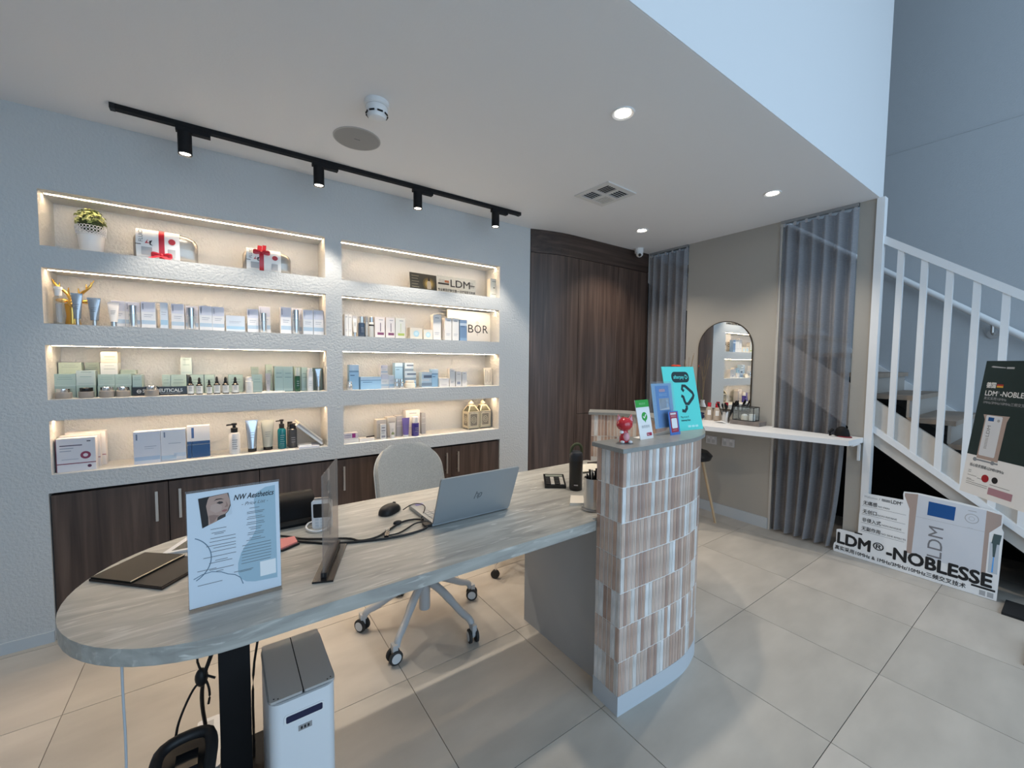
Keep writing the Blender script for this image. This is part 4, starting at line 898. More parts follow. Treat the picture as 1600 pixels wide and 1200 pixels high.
text('Pay', F, 0.051, 0.0155, 0.010, PAPER, t, 0.001)
MB().box(1.095, 1.16, -1.815, -1.775, LZ, LZ+0.002).build('foot', PAPER, t)

t, F = card('acrylic_flyer_holder', 'blue payment flyer in a clear acrylic holder on the ledge', 'sign', (1.225, -1.800, LZ), (1, -0.02, 0), 0.158, 0.245, 9, ACRYL, 0.002)
BLUE = mat('flyer blue', (0.08, 0.38, 0.88), 0.4); LB = mat('flyer pale blue', (0.36, 0.66, 0.95), 0.4)
m_ = MB(); F.rect(m_, 0.006, 0.152, 0.030, 0.236, -0.006, -0.003); m_.build('flyer', LB, t)
m_ = MB(); F.rect(m_, 0.030, 0.128, 0.034, 0.225, -0.003, -0.0024); m_.build('flyer_panel', BLUE, t)
m_ = MB(); F.poly(m_, rr(0.056, 0.100, 0.196, 0.210, 0.005), -0.0024, -0.002); m_.build('logo_pill', mat('pink logo', (0.75, 0.45, 0.55), 0.5), t)
m_ = MB(); lines(F, m_, 0.05, 0.112, 0.176, 0.190, 2, 0.003, -0.0024, -0.002, 0.2, True); m_.build('print_lines', LB, t)
m_ = MB(); F.rect(m_, 0.050, 0.122, 0.112, 0.166, -0.0024, -0.002); m_.build('white_panel', PAPER, t)
m_ = MB(); F.rect(m_, 0.100, 0.116, 0.148, 0.158, -0.002, -0.0016); F.rect(m_, 0.100, 0.116, 0.124, 0.142, -0.002, -0.0016); m_.build('pale_block', mat('pale blue print', (0.45, 0.6, 0.75), 0.6), t)
m_ = MB(); F.rect(m_, 0, 0.158, 0, 0.245, 0.004, 0.0055); m_.build('front_panel', ACRYL, t)
MB().box(1.225, 1.370, -1.806, -1.775, LZ, LZ+0.003).build('foot', ACRYL, t)
t, F = card('payment_tag', 'small blue and red payment tag leaning on the acrylic flyer holder', 'sign', (1.288, -1.832, LZ), (1, -0.03, 0), 0.072, 0.108, 10, mat('tag blue', (0.08, 0.20, 0.55), 0.4))
DR = mat('tag dark red', (0.40, 0.03, 0.06), 0.5)
m_ = MB(); F.poly(m_, rr(0.009, 0.062, 0.012, 0.104, 0.003), 0, 0.0006); m_.build('red_panel', DR, t)
m_ = MB(); F.poly(m_, rr(0.016, 0.056, 0.030, 0.076, 0.006), 0.0006, 0.001); m_.build('white_square', PAPER, t)
m_ = MB(); [F.rect(m_, 0.014+0.0082*k, 0.0205+0.0082*k, 0.092, 0.101, 0.0006, 0.001) for k in range(5)]; m_.build('print_marks', PAPER, t)
m_ = MB(); lines(F, m_, 0.016, 0.054, 0.081, 0.089, 2, 0.002, 0.0006, 0.001, 0.1); lines(F, m_, 0.02, 0.052, 0.018, 0.026, 1, 0.002, 0.0006, 0.001, 0.1); m_.build('print_lines', mat('tag pink', (0.7, 0.35, 0.38), 0.6), t)

TEAL = mat('mint turquoise print', (0.11, 0.72, 0.66), 0.5); DT = mat('black green print', (0.008, 0.03, 0.035), 0.6)
t, F = card('turquoise_sign', 'large turquoise payment sign leaning behind the blue flyer holder', 'sign', (1.372, -1.778, LZ), (1, -0.13, 0), 0.228, 0.318, 13, TEAL)
m_ = MB(); F.poly(m_, rr(0.058, 0.182, 0.238, 0.292, 0.024, 8), 0, 0.0006); m_.build('logo_pill', DT, t)
text('afterpay', F, 0.070, 0.2575, 0.025, TEAL, t, 0.001, width=0.075, bold=0.0004)
def loopmark(F, m_, cu, cv, s, wd, w0, w1):
    P = [(-0.30, 0.42), (-0.52, 0.62), (-0.40, 0.95), (-0.05, 0.92), (0.85, 0.25), (0.95, 0.0), (0.80, -0.25), (0.05, -0.82), (-0.3, -0.78), (-0.42, -0.5), (-0.50, -0.12), (-0.75, -0.02)]
    stroke(F, m_, [(cu+s*a, cv+s*b) for a, b in P], wd, w0, w1)
m_ = MB(); loopmark(F, m_, 0.160, 0.265, 0.011, 0.0038, 0.0006, 0.001); m_.build('logo', TEAL, t)
m_ = MB(); loopmark(F, m_, 0.146, 0.172, 0.052, 0.0155, 0, 0.0006); stroke(F, m_, [(0.098, 0.098), (0.118, 0.094), (0.133, 0.108), (0.134, 0.122)], 0.0155, 0, 0.0006); m_.build('big_logo', DT, t)
text('Pay it in 4', F, 0.080, 0.062, 0.014, DT, t, 0.0008); text('interest free', F, 0.080, 0.046, 0.013, DT, t, 0.0008, bold=0.0003)
m_ = MB(); [F.poly(m_, rr(0.122+0.026*k, 0.143+0.026*k, 0.014, 0.024, 0.003), 0, 0.0005) for k in range(3)]; m_.build('badges', mat('pale turquoise', (0.45, 0.85, 0.82), 0.5), t)
m_ = MB(); F.poly(m_, [(0.09, 0.006), (0.15, 0.006), (0.12, 0.2)], -0.018, -0.003); m_.build('easel_back', CREAM, t)

# ================================================================== mirror wall, vanity shelf and what stands on it
def arch(u0, u1, v0, v1, n=20):
    r = (u1-u0)/2; return [(u0, v0), (u1, v0)]+[((u0+u1)/2+r*math.cos(PI*i/n), v1-r+r*math.sin(PI*i/n)) for i in range(n+1)]
FM = Fr((XM, -0.698, 0.0), (0, -1, 0), (0, 0, 1))
t = thing('arched_mirror', 'tall arched wall mirror with thin dark frame above the vanity shelf', 'mirror', (XM-0.01, -0.95, 1.0))
m_ = MB(); FM.poly(m_, arch(0.0, 0.502, 0.985, 1.797, 28), 0.0005, 0.012); m_.build('frame', mat('dark bronze frame', (0.06, 0.045, 0.03), 0.4, metal=0.7), t)
m_ = MB(); FM.poly(m_, arch(0.007, 0.495, 0.992, 1.790, 28), 0.012, 0.0135); m_.build('glass', MIRROR, t)
VZ = 0.885
t = thing('vanity_shelf', 'white wall mounted vanity shelf under the mirror, crossing the wide curtain', 'shelf', (3.3, -1.2, VZ))
MB().prism([(3.158, -1.968), (3.412, -1.984), (3.412, -1.895), (3.366, -1.890), (3.366, -1.396), (3.415, -1.392), (3.420, -0.60), (2.84, -0.60), (2.93, -1.05)], VZ-0.037, VZ).bevel(0.002, 1).build('top', GLOSSWHITE, t)
MB().box(3.395, 3.4145, -1.972, -1.958, VZ-0.17, VZ-0.037).box(3.25, 3.4145, -1.972, -1.958, VZ-0.05, VZ-0.037).build('bracket', GLOSSWHITE, t)
for i, (ya, yb) in enumerate(((-0.805, -0.905), (-0.958, -1.070))):
    t = thing('power_outlet', ('left white double power outlet on the wall below the vanity shelf', 'right white double power outlet on the wall below the vanity shelf')[i], 'outlet', (XM, (ya+yb)/2, 0.685))
    MB().box(XM-0.008, XM, yb, ya, 0.648, 0.722).bevel(0.003, 1).build('plate', mat('outlet white', (0.62, 0.61, 0.62), 0.4), t)
    for yy in (ya-0.028, yb+0.028): MB().box(XM-0.0095, XM-0.008, yy-0.014, yy+0.014, 0.66, 0.69).build('socket', mat('outlet grey', (0.5, 0.5, 0.5), 0.5), t); MB().box(XM-0.011, XM-0.008, yy-0.008, yy+0.008, 0.70, 0.714).build('switch', WHITE, t)
def bottle_red(x, y, lab):
    t = thing('lotion_bottle', lab, 'bottle', (x, y, VZ))
    MB().lathe([(0.028, 0), (0.030, 0.004), (0.030, 0.095), (0.022, 0.118), (0.014, 0.124)], (x, y, VZ), 18).build('body', sheer('amber clear plastic', (0.75, 0.66, 0.56), 0.55, (0.9, 0.8, 0.7), 0.2), t, smooth=True)
    MB().cyl((x, y, VZ+0.124), 0.016, 0.038, 16).build('cap', RED, t, smooth=True)
    m_ = MB(); Fb = Fr((x, y, VZ), (0.5, -0.87, 0), (0, 0, 1)); Fb.rect(m_, -0.014, 0.014, 0.05, 0.095, 0.026, 0.031); m_.build('label', PAPER, t)
bottle_red(3.335, -0.872, 'left red capped amber bottle on the vanity shelf'); bottle_red(3.33, -0.950, 'right red capped amber bottle on the vanity shelf')
t = thing('brush_pot', 'metal pot of black makeup brushes on the vanity shelf', 'brush pot', (3.30, -1.045, VZ))
MB().lathe([(0.030, 0), (0.032, 0.005), (0.036, 0.10), (0.033, 0.10), (0.029, 0.01), (0.001, 0.009)], (3.30, -1.045, VZ), 24, cap=False).build('pot', STEEL, t, smooth=True)
for i, (dx, dy, dz) in enumerate(((-0.06, 0.045, 0.175), (-0.03, 0.02, 0.17), (0.03, -0.075, 0.20), (0.0, -0.105, 0.205), (-0.045, -0.03, 0.16), (0.04, 0.03, 0.17), (0.02, -0.06, 0.18))):
    o = thing('makeup_brush', 'black makeup brush in the metal pot, '+('the one leaning furthest to the left', 'the shorter one leaning left', 'the long one leaning right', 'the longest one leaning furthest right', 'the short middle one at the front', 'the one at the back of the pot', 'the one between the middle and the long ones')[i], 'brush', (3.30, -1.045, VZ+0.012), 0, 'brushes in the metal pot')
    a = Vector((3.30+dx*0.15, -1.045+dy*0.15, VZ+0.014)); b = Vector((3.30+dx, -1.045+dy, VZ+dz))
    MB().tube([a, a+(b-a)*0.75], 0.004, 8).build('handle', BLACKP, o, smooth=True)
    MB().tube([a+(b-a)*0.75, a+(b-a)*0.9, b], [0.006, 0.010, 0.005], 8).build('bristles', BLACK, o, smooth=True)
tag(MB().prism([(3.27, -1.10), (3.275, -1.335), (3.40, -1.34), (3.405, -1.10)], VZ, VZ+0.036).bevel(0.003, 1).build('wooden_riser', mat('grey limed wood', (0.20, 0.175, 0.16), 0.7, noise=0.25, nscale=18), base=(3.34, -1.22, VZ)), 'grey limed wooden riser block under the glass box', 'riser')
t = thing('glass_box', 'small black framed glass box on the grey wooden riser', 'glass box', (3.335, -1.20, VZ+0.036))
GZ = VZ+0.036; bx0, bx1, by0, by1 = 3.285, 3.385, -1.285, -1.115; gh = 0.118
ce = [(bx0, by0), (bx1, by0), (bx1, by1), (bx0, by1)]
m_ = MB()
for a, b in zip(ce, ce[1:]+ce[:1]):
    for z in (GZ+0.003, GZ+gh): m_.tube([(*a, z), (*b, z)], 0.0032, 6)
for p in ce: m_.tube([(*p, GZ), (*p, GZ+gh)], 0.0032, 6)
m_.build('frame', BLACK, t)
MB().box(bx0, bx1, by0, by1, GZ, GZ+0.002).build('base', mat('mirror base', (0.3, 0.26, 0.2), 0.2, metal=0.5), t)
for nm, (xa, xb, ya, yb) in (('pane', (bx0-0.001, bx0+0.001, by0, by1)), ('pane', (bx1-0.001, bx1+0.001, by0, by1)), ('pane', (bx0, bx1, by0-0.001, by0+0.001)), ('pane', (bx0, bx1, by1-0.001, by1+0.001))):
    MB().box(xa, xb, ya, yb, GZ+0.004, GZ+gh-0.003).build(nm, GLASS, t)
t = thing('cotton_stack', 'white stack of cotton pads inside the glass box', 'cotton pads', (3.325, -1.255, GZ+0.002))
MB().cyl((3.325, -1.255, GZ+0.0025), 0.024, 0.055, 18).bevel(0.004, 2).build('pads', PAPER, t, smooth=True)
t = thing('cream_jar', 'pale jar with round lid inside the glass box', 'jar', (3.325, -1.195, GZ+0.002))
MB().cyl((3.325, -1.195, GZ+0.0025), 0.027, 0.038, 18).build('body', CREAM, t, smooth=True); MB().ball((3.325, -1.195, GZ+0.042), 0.024, 0.024, 0.014).build('lid', PAPER, t, smooth=True)
m_ = MB().grid(lambda u, v: (3.21+0.07*v+0.02*u, -0.995-0.09*u+0.02*v, VZ+0.003+0.014*math.sin(PI*u)*(0.6+0.4*math.sin(5*v))), 8, 6).solidify(0.002)
tag(m_.build('tissue', PAPER, base=(3.25, -1.03, VZ), smooth=True), 'crumpled white tissue on the vanity shelf edge', 'tissue')
tag(MB().ball((3.30, -0.80, VZ+0.03), 0.035, 0.045, 0.028).ball((3.33, -0.78, VZ+0.055), 0.02, 0.05, 0.012).build('hair_tie', mat('navy velvet', (0.015, 0.02, 0.06), 0.9), base=(3.31, -0.79, VZ), smooth=True), 'dark navy bundle on the shelf beside the red capped bottles', 'hair tie')
t = thing('hair_clip', 'black hair clip with red edge at the shelf end by the curtain', 'hair clip', (3.32, -1.885, VZ))
MB().lathe([(0.046, 0), (0.047, 0.012), (0.038, 0.048), (0.02, 0.066), (0.004, 0.07)], (3.32, -1.885, VZ+0.006), 18, sx=0.7, sy=1.0).build('body', BLACK, t, smooth=True)
MB().lathe([(0.045, 0), (0.045, 0.008), (0.04, 0.008)], (3.315, -1.90, VZ), 18, sx=0.7).build('red_edge', mat('dark red rubber', (0.20, 0.01, 0.02), 0.5), t, smooth=True)
MB().tube([(3.30, -1.835, VZ+0.05), (3.28, -1.82, VZ+0.03), (3.285, -1.825, VZ+0.006)], 0.010, 8).build('clip_arm', BLACK, t, smooth=True)
t = thing('flower_vase', 'slim vase with a red flower and dry twigs behind the turquoise sign', 'vase', (3.27, -0.68, VZ))
MB().lathe([(0.03, 0), (0.038, 0.03), (0.036, 0.09), (0.018, 0.14), (0.02, 0.16)], (3.27, -0.68, VZ), 18).build('vase', WHITE, t, smooth=True)
for k in range(7):
    a = k*0.9; tx, ty = 3.27+0.035*math.cos(a), -0.69+0.05*math.sin(a)
    MB().tube([(3.27, -0.68, VZ+0.15), (3.27+0.4*(tx-3.27), -0.685, VZ+0.33), (tx, ty, VZ+0.50+0.02*k)], 0.0018, 5).build('twig', mat('dry twig', (0.28, 0.20, 0.12), 0.9), t)
MB().tube([(3.27, -0.68, VZ+0.15), (3.26, -0.62, VZ+0.35), (3.25, -0.575, VZ+0.485)], 0.002, 5).build('stem', mat('stem green', (0.1, 0.2, 0.05), 0.8), t)
for k in range(6):
    a = 2*PI*k/6; MB().ball((3.25+0.020*math.cos(a), -0.57+0.026*math.sin(a), VZ+0.497), 0.02, 0.022, 0.013, 8, 6).build('petal', mat('red petal', (0.6, 0.05, 0.02), 0.6), t, smooth=True)
t = thing('bar_stool', 'bar stool with black round seat and pale wooden legs behind the counter', 'stool', (3.07, -0.88, 0))
MB().lathe([(0.08, 0), (0.15, 0.015), (0.165, 0.05), (0.13, 0.085), (0.05, 0.09)], (3.03, -0.90, 0.555), 24).build('seat', BLACKP, t, smooth=True)
for dx, dy in ((-0.12, -0.12), (0.12, -0.12), (0.12, 0.12), (-0.12, 0.12)):
    MB().tube([(3.03+dx*0.5, -0.90+dy*0.5, 0.565), (3.03+dx*1.25, -0.90+dy*1.25, 0.0)], [0.014, 0.010], 10).build('leg', mat('pale oak', (0.46, 0.33, 0.20), 0.5), t, smooth=True)

# ================================================================== cut-out standee against the stairs
BOARD = mat('white foam board', (0.88, 0.89, 0.90), 0.55); DEVW = mat('device white print', (0.68, 0.71, 0.77), 0.5); ROSE = mat('device rose print', (0.44, 0.34, 0.30), 0.5); LBLUE = mat('device screen blue print', (0.006, 0.085, 0.30), 0.4)
t = thing('cutout_standee', 'white cut-out standee with big black lettering leaning at the stair foot', 'sign', (3.39, -2.25, 0.0))
ln = math.radians(2.5)
FS = Fr((3.392, -1.850, 0.002), (0, -1, 0), (math.sin(ln), 0, math.cos(ln)))
outl = [(0.0, 0.0), (0.805, 0.0), (0.808, 0.14), (0.812, 0.42), (0.803, 0.44), (0.807, 0.50), (0.806, 0.528), (0.775, 0.533), (0.63, 0.548), (0.436, 0.556), (0.366, 0.548), (0.363, 0.530), (0.367, 0.49), (0.155, 0.482), (0.148, 0.472), (0.15, 0.45), (0.142, 0.436), (0.142, 0.35), (0.137, 0.33), (0.137, 0.182), (0.115, 0.176), (0.03, 0.176), (0.010, 0.168), (0.012, 0.075), (0.0, 0.060), (-0.004, 0.03)]
m_ = MB(); FS.poly(m_, outl, -0.008, 0.0); m_.build('board', BOARD, t)
def fs(name, pts, m, w0=0.0, w1=0.0006, par=None):
    m_ = MB(); FS.poly(m_, pts, w0, w1); return m_.build(name, m, par or t)
dv = fs('device_print', [(0.425, 0.14), (0.735, 0.14), (0.74, 0.531), (0.437, 0.546)], DEVW)
fs('rose_edge', [(0.40, 0.14), (0.425, 0.14), (0.437, 0.548), (0.372, 0.540), (0.372, 0.52), (0.40, 0.44)], ROSE)
fs('rose_edge', [(0.735, 0.14), (0.754, 0.14), (0.757, 0.40), (0.80, 0.46), (0.80, 0.52), (0.74, 0.530)], ROSE)
fs('device_screen', [(0.486, 0.425), (0.608, 0.425), (0.612, 0.513), (0.489, 0.516)], LBLUE, 0.0006, 0.001, dv)
for r0, r1, mm, w_ in ((0.030, 0.030, PALEINK, 0.0006), (0.026, 0.026, DEVW, 0.0009), (0.013, 0.013, PALEINK, 0.0012), (0.011, 0.011, DEVW, 0.0015)): fs('dial', disc(0.682, 0.462, r0), mm, w_, w_+0.0003, dv)
m_ = MB(); FS.rect(m_, 0.43, 0.738, 0.398, 0.3995, 0.0006, 0.0009); FS.rect(m_, 0.665, 0.70, 0.507, 0.511, 0.0006, 0.0009); FS.rect(m_, 0.665, 0.69, 0.402, 0.4035, 0.0006, 0.0009); m_.build('print_lines', PALEINK, dv)
text('LDM', FS, 0.565, 0.150, 0.098, mat('device grey lettering', (0.2, 0.2, 0.22), 0.6), t, 0.001, rot=PI/2, width=0.2)
fs('pen_holder', [(0.762, 0.16), (0.800, 0.16), (0.800, 0.36), (0.762, 0.345)], mat('pale grey print', (0.55, 0.60, 0.66), 0.5)); fs('pen_grip', [(0.768, 0.34), (0.80, 0.34), (0.806, 0.40), (0.775, 0.40)], mat('dark teal print', (0.06, 0.10, 0.11), 0.5), 0.0006, 0.001)
fs('pen_barrel', [(0.777, 0.26), (0.785, 0.26), (0.79, 0.34), (0.773, 0.34)], MATS['dark teal print'], 0.0006, 0.001); fs('pen_stripe', [(0.776, 0.165), (0.782, 0.165), (0.783, 0.26), (0.779, 0.26)], MATS['flyer blue'], 0.0006, 0.001)
text('LDM', FS, 0.014, 0.0715, 0.112, INK, t, 0.0014, width=0.196, bold=0.0042); text('®', FS, 0.226, 0.100, 0.072, INK, t, 0.0014, width=0.060, bold=0.001); text('-NOBLESSE', FS, 0.298, 0.0715, 0.112, INK, t, 0.0014, width=0.486, bold=0.0042)
fs('black_bar', [(0.118, 0.175), (0.162, 0.175), (0.162, 0.185), (0.118, 0.185)], INK)
fs('black_bar', [(0.70, 0.050), (0.798, 0.050), (0.798, 0.062), (0.70, 0.062)], INK)
text('真实采用10MHz & 1MHz/3MHz/10MHz三频交叉技术', FS, 0.006, 0.022, 0.034, INK, t, 0.001, width=0.672, bold=0.0006)
for k in range(2): fs('grey_square', [(0.735+0.032*k, 0.010), (0.76+0.032*k, 0.010), (0.76+0.032*k, 0.040), (0.735+0.032*k, 0.040)], PALEINK)
for v_, a, b in ((0.402, '无痛感', 'NO PAIN'), (0.340, '无创口', 'NON-INCISIVE'), (0.278, '非侵入式', 'NON-INVASIVE'), (0.216, '无副作用', 'NO SIDE EFFECTS')):
    wa = 0.026*len(a); text(a, FS, 0.155, v_, 0.032, INK, t, 0.001, width=wa, bold=0.0004); text(b, FS, 0.160+wa, v_, 0.016, INK, t, 0.001, width=0.0085*len(b))
m_ = MB()
for v_ in (0.390, 0.328, 0.266, 0.204): FS.rect(m_, 0.150, 0.385, v_, v_+0.0016, 0.0, 0.0006)
m_.build('rules', GREYINK, t)
text('Wellcomet', FS, 0.158, 0.452, 0.024, PALEINK, t, 0.001, width=0.075); text('/', FS, 0.24, 0.452, 0.024, GREYINK, t, 0.001); m_ = MB(); [FS.rect(m_, 0.255, 0.300, 0.4515+0.0045*k, 0.4540+0.0045*k, 0, 0.0006) for k in range(4)]; m_.build('stripes', INK, t)
text('LDM', FS, 0.303, 0.450, 0.034, INK, t, 0.001, width=0.050, bold=0.0005); text('®', FS, 0.355, 0.464, 0.014, INK, t, 0.001)

# green poster board on a black stand at the frame edge
U = Vector((-0.726, -0.688, 0)); Nn = U.cross(Vector((0, 0, 1))); V = (Vector((0, 0, 1))-Nn*0.118).normalized()
o0 = Vector((3.150, -2.503, 0.683)); FG = Fr(o0, U, V)
t = thing('poster_board', 'dark green and white poster board on a black stand by the stairs', 'sign', (3.05, -2.75, 0.0))
PW, PH = 0.56, 0.762
m_ = MB(); FG.rect(m_, 0, PW, 0, PH, -0.008, 0.0); m_.build('board', BOARD, t)
DG = mat('poster dark green', (0.012, 0.028, 0.026), 0.45)
m_ = MB(); FG.rect(m_, 0.0, PW, 0.222, PH, 0.0, 0.0006); m_.build('green_field', DG, t)
m_ = MB(); FG.poly(m_, [(0.035, 0.728), (0.045, 0.733), (0.12, 0.726), (0.12, 0.721), (0.048, 0.724)], 0.0006, 0.001); FG.rect(m_, 0.126, 0.168, 0.718, 0.728, 0.0006, 0.001); m_.build('pen_print', PALEINK, t)
text('德国', FG, 0.030, 0.612, 0.034, PAPER, t, 0.001, width=0.056, bold=0.0008)
for k, c_ in enumerate(((0.02, 0.015, 0.015), (0.45, 0.03, 0.02), (0.75, 0.42, 0.05))):
    m_ = MB(); FG.rect(m_, 0.092, 0.128, 0.631-0.0085*k, 0.6395-0.0085*k, 0.0006, 0.001); m_.build('flag_stripe', col('flag stripe %d' % k, c_, 0.5), t)
text('LDM', FG, 0.030, 0.566, 0.040, PAPER, t, 0.001, width=0.070, bold=0.0006); text('®', FG, 0.102, 0.580, 0.018, PALEINK, t, 0.001); text('-NOBLESSE', FG, 0.120, 0.566, 0.040, PAPER, t, 0.001, width=0.18, bold=0.0006)
text('真实采用10MHz', FG, 0.030, 0.543, 0.019, PALEINK, t, 0.001); text('1MHz/3MHz/10MHz三频交叉技术', FG, 0.030, 0.520, 0.019, PALEINK, t, 0.001)
m_ = MB(); FG.poly(m_, [(0.050, 0.458), (0.200, 0.462), (0.19, 0.43), (0.186, 0.21), (0.062, 0.21), (0.064, 0.43)], 0.0006, 0.001); m_.build('device_body', ROSE, t)
m_ = MB(); FG.poly(m_, rr(0.070, 0.164, 0.228, 0.456, 0.008), 0.001, 0.0014); m_.build('device_front', mat('device pale print', (0.70, 0.73, 0.78), 0.5), t)
m_ = MB(); FG.rect(m_, 0.085, 0.118, 0.425, 0.446, 0.0014, 0.0018); m_.build('device_screen', LBLUE, t)
m_ = MB(); FG.poly(m_, disc(0.145, 0.432, 0.008), 0.0014, 0.0018); [FG.rect(m_, 0.092, 0.108, 0.270+0.008*k, 0.2745+0.008*k, 0.0014, 0.0018) for k in range(8)]; m_.build('device_marks', PALEINK, t)
text('LDM', FG, 0.108, 0.335, 0.028, GREYINK, t, 0.0018, rot=PI/2, width=0.062)
m_ = MB(); FG.rect(m_, 0.062, 0.190, 0.196, 0.204, 0.0006, 0.001); [FG.poly(m_, disc(u_, 0.200, 0.011, 14), 0.0008, 0.0014) for u_ in (0.055, 0.16)]; m_.build('device_wheels', mat('wheel print', (0.25, 0.28, 0.32), 0.5), t)
text('核心技术领域-LDM®10MHz', FG, 0.032, 0.158, 0.021, GREYINK, t, 0.001, width=0.20, bold=0.0003)
m_ = MB(); FG.poly(m_, disc(0.138, 0.108, 0.021), 0.0006, 0.001); m_.build('red_disc', mat('print red', (0.38, 0.012, 0.02), 0.5), t)
m_ = MB(); FG.poly(m_, disc(0.193, 0.112, 0.017), 0.0006, 0.001); m_.build('dark_disc', INK, t)
m_ = MB(); FG.rect(m_, 0.168, 0.30, 0.030, 0.068, 0.0006, 0.001); m_.build('pink_field', mat('print mauve', (0.45, 0.25, 0.30), 0.5), t)
m_ = MB()
for v_, u0, u1 in ((0.132, 0.030, 0.048), (0.122, 0.030, 0.048), (0.104, 0.030, 0.085), (0.098, 0.092, 0.155), (0.083, 0.030, 0.058), (0.077, 0.030, 0.078), (0.066, 0.030, 0.160), (0.056, 0.030, 0.160), (0.082, 0.170, 0.28)): FG.rect(m_, u0, u1, v_, v_+0.0022, 0.0, 0.0006)
m_.build('print_lines', GREYINK, t)
pc = FG.p(0.50, 0, -0.05)
MB().tube([(pc.x, pc.y, 0.02), tuple(FG.p(0.50, 0.5, -0.018))], 0.012, 10).build('pole', BLACK, t, smooth=True)
MB().tube([tuple(FG.p(0.15, 0.02, -0.02)), tuple(FG.p(PW-0.1, 0.02, -0.02))], 0.010, 8).build('cross_bar', BLACK, t)
MB().prism([(pc.x-0.13, pc.y-0.16), (pc.x+0.13, pc.y-0.16), (pc.x+0.13, pc.y+0.08), (pc.x-0.13, pc.y+0.08)], 0.0, 0.012).build('base_plate', BLACK, t)
tag(MB().box(3.225, 3.44, -3.10, -2.688, 0.0, 0.014).bevel(0.003, 1).build('floor_mat', mat('black rubber mat', (0.010, 0.010, 0.011), 0.8), base=(3.33, -2.9, 0)), 'black floor mat at the foot of the stairs beside the standee', 'mat')
